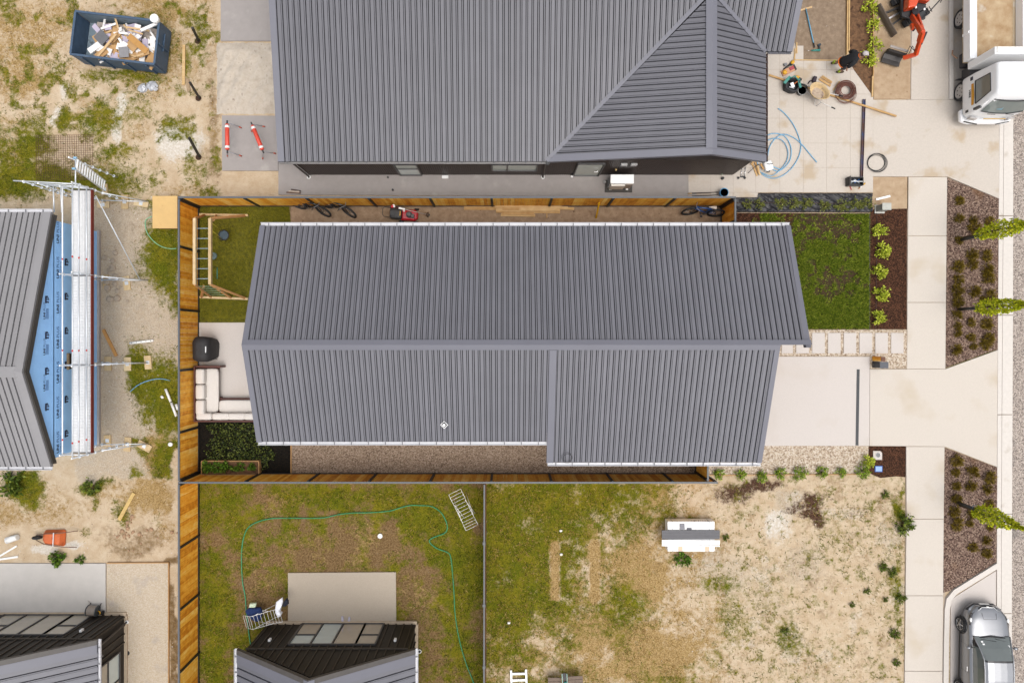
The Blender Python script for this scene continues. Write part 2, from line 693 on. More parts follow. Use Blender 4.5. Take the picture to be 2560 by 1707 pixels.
def paint(X, Y):
    """how much of each ground cover grows or lies at a spot (all maps 0..1)"""
    U = CU + X * FOC / CAM_H
    V = CV - Y * FOC / CAM_H
    wx, wy = fbm(X, Y, .55, 3) - .5, fbm(X, Y, .55, 19) - .5
    U, V = U + wx * 90, V + wy * 90
    n1, n2, n3 = fbm(X, Y, .8, 41), fbm(X, Y, 1.6, 57), fbm(X, Y, .35, 71)

    def E(lst):
        m = np.zeros_like(X)
        for e in lst:
            u, v, ru, rv = e[:4]
            k = e[4] if len(e) > 4 else 1.0
            d = np.sqrt(((U - u) / ru) ** 2 + ((V - v) / rv) ** 2)
            m = np.maximum(m, k * sst(d, 1.55, 0.25))
        return m

    def Rr(u0, u1, v0, v1, s=25.0, uu=None, vv=None):
        uu = U if uu is None else uu
        vv = V if vv is None else vv
        return sst(uu, u0 - s, u0 + s) * sst(uu, u1 + s, u1 - s) * sst(vv, v0 - s, v0 + s) * sst(vv, v1 + s, v1 - s)

    RU, RV = CU + X * FOC / CAM_H, CV - Y * FOC / CAM_H
    nw = Rr(-4000, 545, -4000, 520, 20)
    west = Rr(225, 452, 505, 1200, 10)
    bl = Rr(-4000, 452, 1190, 4000, 10)
    mid = Rr(450, 1213, 1180, 4000, 4, RU, RV)
    lot = Rr(1213, 2300, 1180, 4000, 4, RU, RV)
    # green weeds and grass
    G = nw * np.maximum(E([(330, 195, 130, 26, .7), (385, 140, 50, 70, .75), (250, 285, 80, 38, .75), (155, 300, 26, 36, .9), (70, 380, 70, 70, .85), (30, 460, 150, 60, .95), (-150, 420, 250, 160, .9),
                              (300, 365, 60, 30, .7), (260, 440, 130, 70, .75), (170, 455, 120, 50, .9), (130, 160, 40, 30, .45), (410, 110, 40, 120, .5), (480, 430, 30, 50, .5), (240, 190, 60, 22, .6),
                              (350, 260, 60, 40, .5), (210, 20, 40, 20, .4), (60, 330, 60, 40, .6)]), .60 * sst(n2, .47, .64))
    G = np.maximum(G, west * E([(405, 640, 60, 140, .95), (430, 760, 40, 60, .8), (415, 990, 70, 100, .95), (355, 960, 35, 100, .9), (430, 1150, 60, 80, .9), (350, 1110, 40, 40, .7), (320, 1190, 30, 30, .7), (360, 480, 60, 60, .6)]))
    G = np.maximum(G, bl * E([(42, 1210, 44, 55, 1), (-60, 1230, 60, 60, .7), (235, 1215, 45, 22, .8), (248, 1255, 12, 30, .6), (295, 1280, 22, 34, .7), (215, 1350, 14, 24, .6), (400, 1305, 20, 26, .4)]))
    G = np.maximum(G, mid * np.clip(.55 + .70 * (n1 - .5) + 1.25 * (n2 - .5) + .20 * E([(560, 1260, 110, 50), (530, 1420, 45, 260), (1130, 1330, 90, 130), (1170, 1450, 60, 200), (860, 1235, 420, 30)])
                                    - .26 * E([(800, 1385, 130, 60), (930, 1340, 110, 60), (560, 1400, 40, 70), (650, 1470, 60, 60), (1050, 1560, 90, 110), (700, 1260, 90, 30), (1010, 1490, 30, 40)]), 0, 1))
    gl = sst(U + (n3 - .5) * 420 + (n2 - .5) * 300, 1900, 1380) * (.64 + .75 * (n1 - .5) + .70 * (n2 - .5))
    gl = gl + .30 * E([(1250, 1300, 60, 100), (1280, 1450, 90, 130), (1240, 1400, 40, 200), (1500, 1235, 190, 45), (1620, 1270, 70, 60), (1700, 1390, 30, 25), (1350, 1250, 70, 60), (1600, 1560, 70, 60, .5)])
    gl = gl - .34 * E([(1610, 1430, 50, 70), (1600, 1620, 90, 70), (1500, 1660, 120, 50), (1420, 1600, 60, 60, .6), (1660, 1410, 30, 25)])
    sp = np.maximum(sst(fbm(X, Y, 2.6, 91), .58, .68), sst(fbm(X, Y, 5.2, 97), .62, .72)) * sst(U, 1650, 1850) * .46
    sp = np.maximum(sp, (.20 + .5 * (n3 - .5)) * sst(U, 1650, 1850))
    gr = np.maximum(sp, E([(2245, 1290, 24, 34, .95), (2235, 1440, 22, 40, .5), (1800, 1470, 60, 40, .55), (1830, 1560, 40, 90, .5), (1960, 1590, 50, 60, .6), (1790, 1640, 30, 60, .45), (2250, 1500, 12, 180, .6), (2080, 1620, 8, 60, .5),
                           (1720, 1300, 60, 14, .7), (1850, 1280, 60, 12, .4), (2255, 1230, 14, 40, .6)]))
    G = np.maximum(G, lot * np.clip(np.maximum(gl, gr), 0, 1))
    far = 1 - Rr(-60, 2280, -60, 1780, 30)
    G = np.maximum(G, far * sst(n3, .46, .62) * .7)
    # straw: dry grass
    S = nw * np.maximum(E([(60, 60, 150, 90, .62), (30, 150, 90, 110, .62), (410, 30, 110, 50, .7), (150, 20, 140, 40, .6), (430, 140, 40, 90, .65), (60, 210, 70, 50, .7), (240, 30, 60, 30, .5), (-200, 100, 250, 200, .8)]), .45 * sst(n1, .5, .65))
    S = np.maximum(S, west * E([(400, 1130, 60, 90, .8), (350, 560, 30, 40, .3)]))
    S = np.maximum(S, bl * E([(380, 1240, 110, 60, .8), (260, 1235, 60, 30, .5), (110, 1270, 130, 60, .5), (420, 1330, 40, 50, .5), (0, 1290, 90, 40, .6)]))
    S = np.maximum(S, mid * np.clip(.27 + (n2 - .5) * 1.2, 0, .5))
    S = np.maximum(S, lot * np.clip(sst(U + (n3 - .5) * 260, 1960, 1600) * (.58 + 1.2 * (n2 - .5)) + .40 * E([(1610, 1430, 60, 80), (1600, 1640, 110, 70), (1500, 1600, 60, 60), (1800, 1560, 40, 60, .7)]), 0, 1))
    S = np.maximum(S, lot * .9 * np.maximum(Rr(1375, 1400, 1352, 1500, 3, CU + X * FOC / CAM_H, CV - Y * FOC / CAM_H), Rr(1474, 1499, 1350, 1505, 4, CU + X * FOC / CAM_H, CV - Y * FOC / CAM_H)))
    G = G * (1 - .85 * lot * np.maximum(Rr(1375, 1400, 1352, 1500, 3, CU + X * FOC / CAM_H, CV - Y * FOC / CAM_H), Rr(1474, 1499, 1350, 1505, 4, CU + X * FOC / CAM_H, CV - Y * FOC / CAM_H)))
    # white lime and pale dust
    W = E([(305, 290, 20, 60, .9), (130, 300, 25, 30, .8), (150, 235, 18, 26, .7), (450, 345, 62, 56, .9), (505, 350, 20, 24, .5), (250, 255, 30, 14, .5), (90, 1385, 40, 16, .9), (165, 1385, 42, 12, 1), (250, 385, 12, 8, .8), (290, 425, 14, 18, .6),
           (500, 85, 14, 26, .5), (65, 75, 16, 8, .5), (10, 150, 16, 30, .5), (1940, 1310, 60, 40, .7), (1985, 1290, 50, 26, .5), (1770, 1255, 60, 30, .3), (230, 310, 30, 20, .4), (470, 205, 24, 40, .4)])
    W = np.maximum(W, lot * sst(n1, .60, .72) * sst(U, 1720, 1850) * .45)
    # grey gravelly ground
    K = np.maximum(west * .62, Rr(190, 350, 1080, 1200, 20) * .6)
    K = np.maximum(K, E([(1985, 1258, 80, 34, .6), (1800, 1440, 120, 90, .5), (2010, 1400, 90, 70, .5), (1760, 1400, 60, 40, .7), (1900, 1500, 120, 70, .4)]))
    # brown earth
    B = np.maximum(mid * np.clip(.95 + (n2 - .5) * .6, 0, 1), nw * E([(520, 420, 40, 60, .55), (530, 300, 22, 160, .6), (505, 150, 30, 90, .4)]))
    B = np.maximum(B, np.maximum(bl * E([(340, 1350, 110, 46, .55), (380, 1260, 80, 50, .3)]), Rr(415, 447, 1400, 4000, 5) * .7))
    B = np.maximum(B, E([(1660, 1412, 24, 22, .9), (305, 560, 30, 40, .3), (1520, 1590, 20, 30, .6)]))
    # dark bark and compost spills
    D = E([(1870, 1220, 110, 22, .75), (2000, 1290, 55, 20, .6), (2045, 1275, 26, 40, .85), (2035, 1310, 34, 14, .9), (2060, 1240, 50, 16, .45), (1830, 1235, 60, 20, .6), (1920, 1215, 60, 16, .7), (2150, 1290, 24, 20, .4)])
    D = np.maximum(D, lot * (.10 + .3 * (n1 - .5)) * sst(U, 1700, 1900))
    B = np.maximum(B, lot * (.21 + .8 * (n2 - .5)) * sst(U, 1560, 1760))
    S = np.maximum(S, lot * (.15 + .7 * (n1 - .5)) * sst(U, 1700, 1900))
    D = np.maximum(D, west * E([(300, 600, 20, 30, .25)]))
    return dict(g_green=G, g_straw=S, g_white=W, g_grey=K, g_brown=B, g_dark=D)


def ground_axis(lo, hi, step):
    inner = list(np.arange(lo, hi + 1e-6, step))
    out = [lo - d for d in (400, 160, 70, 30, 14, 6, 2.5, 1)]
    return np.array(out + inner + [hi + d for d in (1, 2.5, 6, 14, 30, 70, 160, 400)])


gx, gy = ground_axis(-23.5, 18.5, 0.105), ground_axis(-16.4, 16.0, 0.105)
GX, GY = np.meshgrid(gx, gy, indexing='ij')
maps = paint(GX.ravel(), GY.ravel())
nx, ny = len(gx), len(gy)
idx = np.arange(nx * ny).reshape(nx, ny)
quads = np.stack([idx[:-1, :-1], idx[1:, :-1], idx[1:, 1:], idx[:-1, 1:]], -1).reshape(-1, 4)
me = bpy.data.meshes.new('ground')
zz = (fbm(GX.ravel(), GY.ravel(), .9, 5) - .5) * 0.02 - 0.012
co = np.stack([GX.ravel(), GY.ravel(), zz], -1)
me.vertices.add(len(co))
me.vertices.foreach_set('co', co.ravel())
me.loops.add(quads.size)
me.loops.foreach_set('vertex_index', quads.ravel())
me.polygons.add(len(quads))
me.polygons.foreach_set('loop_start', np.arange(0, quads.size, 4))
me.polygons.foreach_set('loop_total', np.full(len(quads), 4))
me.update(calc_edges=True)
me.validate()
for k, a in maps.items():
    at = me.attributes.new(k, 'FLOAT', 'POINT')
    at.data.foreach_set('value', a.astype(np.float32))
ground = bpy.data.objects.new('ground', me)
COL.objects.link(ground)
ground['kind'] = 'structure'


def ground_material():
    m = bpy.data.materials.new('ground_mixed')
    m.use_nodes = True
    nt = m.node_tree
    b = nt.nodes['Principled BSDF']
    b.inputs['Roughness'].default_value = 0.95
    b.inputs['Specular IOR Level'].default_value = 0.15
    geo = nt.nodes.new('ShaderNodeNewGeometry')

    def noise(scale, detail=5.0, rough=0.6):
        n = nt.nodes.new('ShaderNodeTexNoise')
        n.inputs['Scale'].default_value = scale
        n.inputs['Detail'].default_value = detail
        n.inputs['Roughness'].default_value = rough
        nt.links.new(geo.outputs['Position'], n.inputs['Vector'])
        return n.outputs['Fac']

    def mr(sock, a, b_, c=0.0, d=1.0):
        n = nt.nodes.new('ShaderNodeMapRange')
        n.inputs['From Min'].default_value = a
        n.inputs['From Max'].default_value = b_
        n.inputs['To Min'].default_value = c
        n.inputs['To Max'].default_value = d
        nt.links.new(sock, n.inputs['Value'])
        return n.outputs[0]

    def mix(f, a, c):
        n = nt.nodes.new('ShaderNodeMix')
        n.data_type = 'RGBA'
        if isinstance(f, float):
            n.inputs[0].default_value = f
        else:
            nt.links.new(f, n.inputs[0])
        for i, x in ((6, a), (7, c)):
            if isinstance(x, tuple):
                n.inputs[i].default_value = (*x, 1)
            else:
                nt.links.new(x, n.inputs[i])
        return n.outputs[2]

    def cover(attr, amp, scale, lo=.30, hi=.70, detail=8.0):
        a = nt.nodes.new('ShaderNodeAttribute')
        a.attribute_name = attr
        n = noise(scale, detail, 0.8)
        ma = nt.nodes.new('ShaderNodeMath')
        ma.operation = 'MULTIPLY_ADD'
        nt.links.new(n, ma.inputs[0])
        ma.inputs[1].default_value = amp
        ma.inputs[2].default_value = -amp / 2
        ad = nt.nodes.new('ShaderNodeMath')
        ad.operation = 'ADD'
        nt.links.new(ma.outputs[0], ad.inputs[0])
        nt.links.new(a.outputs['Fac'], ad.inputs[1])
        return mr(ad.outputs[0], lo, hi)

    c = mix(mr(noise(2.2), .35, .65), lin(208, 183, 150), lin(224, 203, 174))
    c = mix(mr(noise(30, 3), .62, .72, 0, .55), c, lin(236, 222, 204))
    c = mix(mr(noise(18, 4), .60, .72, 0, .5), c, lin(160, 130, 98))
    c = mix(cover('g_grey', 1.0, 4), c, mix(mr(noise(26, 4), .4, .62), lin(184, 166, 143), lin(216, 202, 182)))
    c = mix(cover('g_brown', 1.6, 4), c, mix(mr(noise(16), .38, .62), lin(110, 84, 52), lin(150, 123, 86)))
    c = mix(mr(noise(3.2, 9, .8), .56, .68, 0, .4), c, lin(172, 140, 104))
    c = mix(cover('g_white', 1.5, 4), c, mix(mr(noise(12), .4, .65), lin(222, 210, 192), lin(242, 236, 226)))
    c = mix(cover('g_straw', 2.2, 4), c, mix(mr(noise(22, 5), .36, .64), lin(146, 116, 66), lin(202, 172, 122)))
    c = mix(cover('g_dark', 2.0, 5), c, mix(mr(noise(28), .4, .62), lin(58, 36, 26), lin(112, 84, 66)))
    gcol = mix(mr(noise(1.2, 4), .38, .62), mix(mr(noise(24, 5), .36, .64), lin(68, 78, 6), lin(122, 124, 22)), mix(mr(noise(24, 5), .36, .64), lin(98, 96, 10), lin(148, 136, 36)))
    c = mix(cover('g_green', 2.2, 3.5), c, gcol)
    nt.links.new(c, b.inputs['Base Color'])
    bp = nt.nodes.new('ShaderNodeBump')
    bp.inputs['Strength'].default_value = 0.55
    bp.inputs['Distance'].default_value = 0.05
    nt.links.new(noise(9, 8, 0.75), bp.inputs['Height'])
    nt.links.new(bp.outputs[0], b.inputs['Normal'])
    return m


me.materials.append(ground_material())

# ------------------------------------------------------------------ street: road, channel, kerbs, footpath, berms
YT, YB = -1500, 3300           # photo rows far above and below the frame, so that the street runs on


def px_strip(name, rows, z, mat, depth=0.12, **k):
    left = [(u0, v) for v, u0, u1 in rows]
    right = [(u1, v) for v, u0, u1 in rows][::-1]
    return sheet(name, left + right, z, mat, depth=depth, **k)


px_strip('road', [(YT, 2529, 4300), (300, 2531, 4300), (860, 2530, 4300), (1240, 2528, 4300), (YB, 2524, 4300)], 0.012, ASPH)
MB().prism([XY(4300, YT), XY(7000, YT), XY(7000, YB), XY(4300, YB)], -.1, .016).build('far_verge', LAWN, kind='structure')
# drainage channel of pale concrete, built in bays with open joints
rows = [(YT, 2507, 2530), (300, 2509, 2532), (860, 2505, 2531), (1240, 2503, 2529), (YB, 2499, 2525)]


def lerp_rows(v, rws):
    for a, b in zip(rws, rws[1:]):
        if a[0] <= v <= b[0]:
            t = (v - a[0]) / (b[0] - a[0])
            return a[1] + (b[1] - a[1]) * t, a[2] + (b[2] - a[2]) * t
    return rws[-1][1:]


chan = px_strip('channel_bed', [(v, a - 14, b - 1) for v, a, b in rows], 0.014, M('channel_joint', lin(150, 134, 118), rough=.9))
vv = -700.0
while vv < 2500:
    a, b = lerp_rows(vv, rows), lerp_rows(vv + 248, rows)
    sheet('channel_bay', [(a[0], vv + 1.0), (a[1], vv + 1.0), (b[1], vv + 247), (b[0], vv + 247)], 0.03, CONC_KERB, parent=chan, kind=None, depth=.1)
    sheet('kerb_face', [(a[0] - 12, vv + 1.0), (a[0] - 1.2, vv + 1.0), (b[0] - 1.2, vv + 247), (b[0] - 12, vv + 247)], 0.045, CONC_KERB, parent=chan, kind=None, depth=.1, bev=.012)
    vv += 248
# parking bays: where the tipper and the car stand
sheet('parking_bay', [(2381, YT), (2494, YT), (2496, 247), (2381, 249)], 0.022, CONC_DIRTY)
sheet('parking_bay', [(2376, 1500), (2392, 1487), (2489, 1426), (2488, YB), (2369, YB)], 0.022, CONC2)
# kerbs round the bays
k1 = MB()
k1.prism([XY(2370, YT), XY(2380, YT), XY(2380, 250), XY(2370, 250)], -.1, .11)
k1.build('bay_kerb', CONC_KERB, kind='structure', bev=.015)
k2 = MB()
path_c = [(2492, 1411), (2440, 1443), (2385, 1477), (2369, 1496), (2365, 1520), (2363, 1600), (2361, 1760), (2358, YB)]
ring = []
for i, (u, v) in enumerate(path_c):
    a = Vector(path_c[max(i - 1, 0)])
    b = Vector(path_c[min(i + 1, len(path_c) - 1)])
    t = (b - a).normalized()
    n_ = Vector((-t.y, t.x)) * 6.2
    ring.append(((u + n_.x, v + n_.y), (u - n_.x, v - n_.y)))
for (a0, a1), (b0, b1) in zip(ring, ring[1:]):
    k2.prism([XY(*a0), XY(*a1), XY(*b1), XY(*b0)], -.1, .10)
k2.build('bay_kerb', CONC_KERB, kind='structure')
# footpath in bays
fp = sheet('footpath', [(2279, YT), (2370, YT), (2362, 1500), (2352, YB), (2250, YB), (2262, 1500)], 0.018, M('footpath_joint', lin(196, 178, 158), rough=.9))
fl = [(-1500, 2281, 2369), (0, 2278, 2369.5), (251, 2276, 2369.5), (443, 2269.5, 2366), (590, 2268.5, 2364.5), (756, 2267, 2363), (922, 2266, 2361.5), (1115, 2264, 2359.5), (1296, 2265, 2357.5), (1487, 2262.5, 2356), (1675, 2260.5, 2354), (1900, 2258, 2352), (2300, 2255, 2349)]
for a, b in zip(fl, fl[1:]):
    if a[0] in (251, 922):
        continue
    m_ = CONC_DIRTY if a[0] < 251 else CONC
    sheet('footpath_bay', [(a[1], a[0] + 1), (a[2], a[0] + 1), (b[2], b[0] - .6), (b[1], b[0] - .6)], 0.05, m_, parent=fp, kind=None, depth=.1)
# vehicle crossings (flared to the kerb)
sheet('driveway_crossing', [(2173.5, 923), (2361.5, 922.5), (2492, 875), (2490, 1166), (2359.5, 1115), (2172.5, 1113.5)], 0.056, CONC, depth=.12)
sheet('driveway_crossing', [(2181, 251.5), (2496, 250.5), (2495, 497), (2366, 442.5), (2181, 442)], 0.056, CONC_DIRTY, depth=.12)
# planted berms of bark
sheet('berm_bark', [(2367, 445), (2496, 498), (2494, 872), (2363, 919)], 0.034, BARK)
sheet('berm_bark', [(2360, 1118), (2492, 1168), (2490, 1403), (2372, 1476), (2357, 1480)], 0.034, BARK)

# ------------------------------------------------------------------ the sections: slabs, beds, gravel
sheet('driveway', [(1880, 891), (2172.5, 891.5), (2171.5, 1113.5), (1860, 1113.5)], 0.062, CONC2)
sheet('path_gravel', [(1900, 824.5), (2267, 824.5), (2266, 921.5), (2174, 921.5), (2174, 890), (1900, 890)], 0.03, GRAVEL_PALE)
pav = []
for a, b in ((1953, 1981), (1989, 2021), (2029, 2060.5), (2068.5, 2100), (2108, 2139), (2147, 2178.5), (2186.5, 2218), (2226, 2257)):
    pav.append(MB().prism([XY(a, 832), XY(b, 832), XY(b, 883), XY(a, 883)], .0, .06).build('paver', CONC2, label='cream concrete stepping paver in the gravel path beside the driveway', cat='paver', group='stepping pavers of the front path', bev=.008))
sheet('gravel_strip', [(728, 1085), (1742, 1085), (1742, 1183), (728, 1183)], 0.012, GRAVEL)
sheet('gravel_strip', [(1748, 1113), (2171, 1114.5), (2171, 1144), (2160, 1186), (1770, 1186)], 0.014, GRAVEL_PALE)
sheet('side_yard_dirt', [(716, 513), (1802, 517), (1802, 600), (716, 600)], 0.012, SIDE_DIRT)
sheet('back_lawn', [(498, 510), (722, 512), (728, 560), (728, 806), (498, 806)], 0.016, LAWN)
sheet('patio', [(499, 806.5), (700, 806.5), (700, 1054), (499, 1054)], 0.055, CONC2)
sheet('back_bed', [(498, 1054), (726, 1054), (726, 1184), (498, 1184)], 0.014, BLACKSOIL)
sheet('front_lawn_bed', [(1835, 532), (2172.5, 532), (2172.5, 823), (1890, 823)], 0.014, FRONT_SOIL)
sheet('compost_bed', [(1835, 532.5), (1985, 533), (1975, 572), (1835, 572)], 0.02, MULCH)
sheet('compost_bed', [(2174.5, 524), (2267, 522), (2266, 823), (2172.5, 823)], 0.022, MULCH)
sheet('compost_bed', [(2172, 1115), (2263.5, 1115), (2263, 1192), (2240, 1190), (2200, 1194), (2168, 1180)], 0.02, MULCH)
sheet('bare_patch', [(2182, 443), (2270, 443), (2269.5, 524), (2176, 526)], 0.018, DIRT_TAN)
# northern neighbour's paving: saw-cut squares
JOINT = M('saw_cut', lin(196, 181, 166), rough=.95)
cp = sheet('courtyard_base', [(1740, 110), (1990, 110), (1990, 152), (2120, 152), (2138, 186), (2182, 246), (2181, 482), (1894, 482), (1894, 494), (1740, 494)], 0.053, JOINT)
us = [1720, 1776, 1832, 1888, 1948, 2007.5, 2065, 2124, 2181]
vs_ = [116, 176.5, 237, 297, 359, 420.5, 482]
court = [XY(1990, 152), XY(2120, 152), XY(2138, 186), XY(2182, 246)]
for i in range(len(us) - 1):
    for j in range(len(vs_) - 1):
        a, b, c, d = us[i], us[i + 1], vs_[j], vs_[j + 1]
        if b < 1770 and d < 430:
            continue
        if b <= 1834 and d < 440:
            continue
        poly = [(a + .38, c + .38), (b - .38, c + .38), (b - .38, d - .38), (a + .38, d - .38)]
        if j == 0 and a > 1985:
            if a > 2120:
                continue
            poly = [(a + .7, 152), (min(b - .7, 2120), 152), (min(b - .7, 2132), d - .7), (a + .7, d - .7)]
        if a > 2100 and 170 < c < 200:
            poly = [(a + .7, c + .7), (2133, c + .7), (2176, d - .7), (a + .7, d - .7)]
        sheet('paving_square', poly, 0.058, CONC_DIRTY, parent=cp, kind=None, depth=.05)
sheet('paving_square', [(1776.7, 482.7), (1831, 482.7), (1831, 493.5), (1776.7, 493.5)], .058, CONC_DIRTY, parent=cp, kind=None, depth=.05)
sheet('paving_square', [(1832.7, 482.7), (1893.5, 482.7), (1893.5, 493.5), (1832.7, 493.5)], .058, CONC_DIRTY, parent=cp, kind=None, depth=.05)
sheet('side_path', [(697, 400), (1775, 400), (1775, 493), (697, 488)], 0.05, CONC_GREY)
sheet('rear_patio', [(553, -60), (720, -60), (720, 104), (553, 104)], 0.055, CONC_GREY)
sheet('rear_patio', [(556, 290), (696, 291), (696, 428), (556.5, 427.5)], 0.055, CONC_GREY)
sheet('basecourse_pit', [(1975, -700), (2116, -700), (2116, 149), (1984, 149)], 0.008, BASECOURSE)
sheet('planting_strip', [(2123, -700), (2181, -700), (2181, 243), (2140, 184), (2123, 158)], 0.012, SOIL_BROWN)
sheet('verge_dirt', [(2184, -700), (2277, -700), (2275, 248.5), (2184, 248.5)], 0.02, DIRT_TAN)
sheet('yard_slab', [(-900, 1406), (266, 1407), (266, 1545), (-900, 1545)], 0.065, M('concrete_new', (0.445, 0.42, 0.39), rough=.85, var=.05, scale=2.5, bump=.12, bscale=80))
sheet('gravel_yard', [(268, 1408), (421, 1407), (421, 2300), (268, 2300)], 0.02, HARDFILL)
sheet('garden_pad', [(721, 1430.5), (990, 1428.5), (991, 1565), (721, 1565)], 0.06, M('concrete_pad', (0.37, 0.315, 0.25), rough=.85, var=.07, scale=26, bump=.2, bscale=110))

# sand heap between the two rear slabs: a low uneven mound
mb = MB()
n = 44
u0, u1, v0, v1 = 541, 700, 106, 286
vsn = []
for i in range(n + 1):
    for j in range(n + 1):
        u, v = u0 + (u1 - u0) * i / n, v0 + (v1 - v0) * j / n
        p = P(u, v)
        e = min(i, j, n - j, 6) / 6.0
        z = -.02 + e * (.03 + .30 * float(fbm(np.array([p.x]), np.array([p.y]), 1.6, 8)[0]) + .06 * math.sin(u * .09 + v * .05) ** 2)
        vsn.append((p.x + random.uniform(-.03, .03), p.y + random.uniform(-.03, .03), z))
fs_ = [(i * (n + 1) + j, i * (n + 1) + j + 1, (i + 1) * (n + 1) + j + 1, (i + 1) * (n + 1) + j) for i in range(n) for j in range(n)]
mb.add(vsn, [f[::-1] for f in fs_], True)
mb.build('sand_heap', SANDPILE, kind='structure')

# ------------------------------------------------------------------ houses
ROOF = per_piece(M('roof_steel', (0.134, 0.133, 0.150), rough=0.42, var=0.07, scale=0.9, spec=0.55, detail=9), .05)
ROOF_GREY = per_piece(M('roof_steel_weathered', (0.225, 0.218, 0.222), rough=0.5, var=0.06, scale=0.9, spec=0.5, detail=9), .04)
DECK = M('roof_underlay', (0.012, 0.012, 0.014), rough=0.9)  # near-black, shows through the added roof gaps as shade beside the ribs
FLASH = M('flashing_steel', (0.132, 0.132, 0.155), rough=0.42, var=0.04, scale=1.0, spec=0.55)
GUT = M('gutter_white', (0.52, 0.52, 0.54), rough=0.4, var=0.06, scale=2)
GUTB = M('gutter_strap_grey', (0.12, 0.12, 0.13), rough=0.5)
GUT_DARK = M('gutter_dark', (0.20, 0.19, 0.185), rough=0.5)
CLAD = M('cladding_brown', (0.030, 0.020, 0.017), rough=0.5, var=0.2, scale=3, stretch=(8, 8, .6))
CLAD_BLACK = M('cladding_black', (0.013, 0.010, 0.008), rough=0.6, var=0.35, scale=3, stretch=(8, 8, .6))
BATTEN = M('cladding_batten', (0.040, 0.031, 0.022), rough=0.6, var=0.2, scale=5)
FRAME = M('window_frame_dark', (0.055, 0.052, 0.052), rough=0.4, var=0.05)
GLASS_TAN = M_glass('window_glass_tan', (0.42, 0.37, 0.29))
GLASS_GREEN = M_glass('window_glass_green', (0.30, 0.34, 0.29))
GLASS_BLUE = M_glass('window_glass_sky', (0.50, 0.58, 0.57))
GLASS_DARK = M_glass('window_glass_dark', (0.05, 0.055, 0.05))
WHITE = M('white_paint', (0.78, 0.78, 0.77), rough=0.4, var=0.03)
BLACKP = M('black_plastic', (0.015, 0.015, 0.016), rough=0.45, var=0.2)
STEELB = M('black_steel', (0.02, 0.019, 0.018), rough=0.5, var=0.2)


def window_part(parent, wall, a, z0, z1, panes, glass, frame=FRAME, fw=0.055, name='window'):
    """a framed window lying on a wall; wall = (origin, along, normal); a = (t0, t1); panes = [(t0,t1,s0,s1)] in 0..1"""
    o, al, nr = Vector(wall[0]), Vector(wall[1]), Vector(wall[2])
    up = Vector((0, 0, 1))

    def q(t, z, d):
        return o + al * t + up * z + nr * d
    f = MB()
    t0, t1 = a
    for (p, r) in (((t0, z0), (t1, z0)), ((t0, z1), (t1, z1))):
        f.bar(q(p[0], p[1], .03), q(r[0], r[1], .03), fw, .08, up=nr)
    for t in (t0, t1):
        f.bar(q(t, z0 + fw / 2, .03), q(t, z1 - fw / 2, .03), fw, .08, up=nr)
    w = f.build(name, frame, parent)
    for i, (a0, a1, s0, s1) in enumerate(panes):
        g = MB()
        pa, pb = t0 + (t1 - t0) * a0 + fw * .6, t0 + (t1 - t0) * a1 - fw * .6
        za, zb = z0 + (z1 - z0) * s0 + fw * .6, z0 + (z1 - z0) * s1 - fw * .6
        g.bar(q((pa + pb) / 2, za, .015), q((pa + pb) / 2, zb, .015), pb - pa, .012, up=nr)
        g.build('pane', glass[i % len(glass)] if isinstance(glass, list) else glass, w)
        if a0 > 0.02:
            MB().bar(q(t0 + (t1 - t0) * a0, z0 + fw * .7, .03), q(t0 + (t1 - t0) * a0, z1 - fw * .7, .03), fw * .8, .07, up=nr).build('mullion', frame, w)
        if s0 > 0.02:
            MB().bar(q(pa, z0 + (z1 - z0) * s0, .028), q(pb, z0 + (z1 - z0) * s0, .028), fw * .7, .065, up=nr).build('transom', frame, w)
    return w


# ---- the house in the middle
RX, RY, RZ = -9.675, -0.235, 4.45
SL = 0.397
zN = lambda x, y: RZ - SL * (y - RY) if y > RY else RZ - SL * (RY - y)
house = thing('gable_house', 'long charcoal tray roofed house with stepped eave inside the timber fence', 'house', (0.6, 0, 0))
EN, ES1, ES2 = 4.43, -4.01, -4.87
XE1, XE2, XS = 11.19, 10.05, 1.62
w = MB()
w.prism([(-9.25, 4.15), (10.6, 4.15), (10.6, -.2), (9.6, -.2), (9.6, -4.6), (1.9, -4.6), (1.9, -3.72), (-9.25, -3.72)], 0, 2.62)
w.build('wall', CLAD_BLACK, house)
gb = MB()
for xx in (-9.24, 9.4):
    gb.add([(xx, 4.1, 2.62), (xx, -3.7, 2.62), (xx, RY, 4.2), (xx + .15, 4.1, 2.62), (xx + .15, -3.7, 2.62), (xx + .15, RY, 4.2)], [(0, 1, 2), (5, 4, 3), (0, 3, 4, 1), (1, 4, 5, 2), (2, 5, 3, 0)])
gb.build('gable_wall', CLAD_BLACK, house)
roof_slope(house, [(RX + .18, RY + .10), (XE1 - .18, RY + .10), (XE1 - .18, EN), (RX + .18, EN)], zN, 0, .2125, ROOF, DECK)
roof_slope(house, [(RX + .18, RY - .10), (XS - .04, RY - .10), (XS - .04, ES1), (RX + .18, ES1)], zN, 0, .2125, ROOF, DECK)
roof_slope(house, [(XS + .26, RY - .10), (XE2 - .18, RY - .10), (XE2 - .18, ES2), (XS + .26, ES2)], zN, 0, .2125, ROOF, DECK)
rc = MB()
for s_, xe in ((1, XE1), (-1, XE2)):
    a = [(RX, RY, RZ + .085), (xe, RY, RZ + .085), (xe, RY + s_ * .19, RZ - .19 * SL + .075), (RX, RY + s_ * .19, RZ - .19 * SL + .075)]
    rc.add(a + [(x, y, z - .03) for x, y, z in a], [(0, 1, 2, 3) if s_ > 0 else (3, 2, 1, 0), (4, 5, 6, 7), (0, 1, 5, 4), (2, 3, 7, 6), (1, 2, 6, 5), (3, 0, 4, 7)])
rc.build('ridge_cap', FLASH, house)


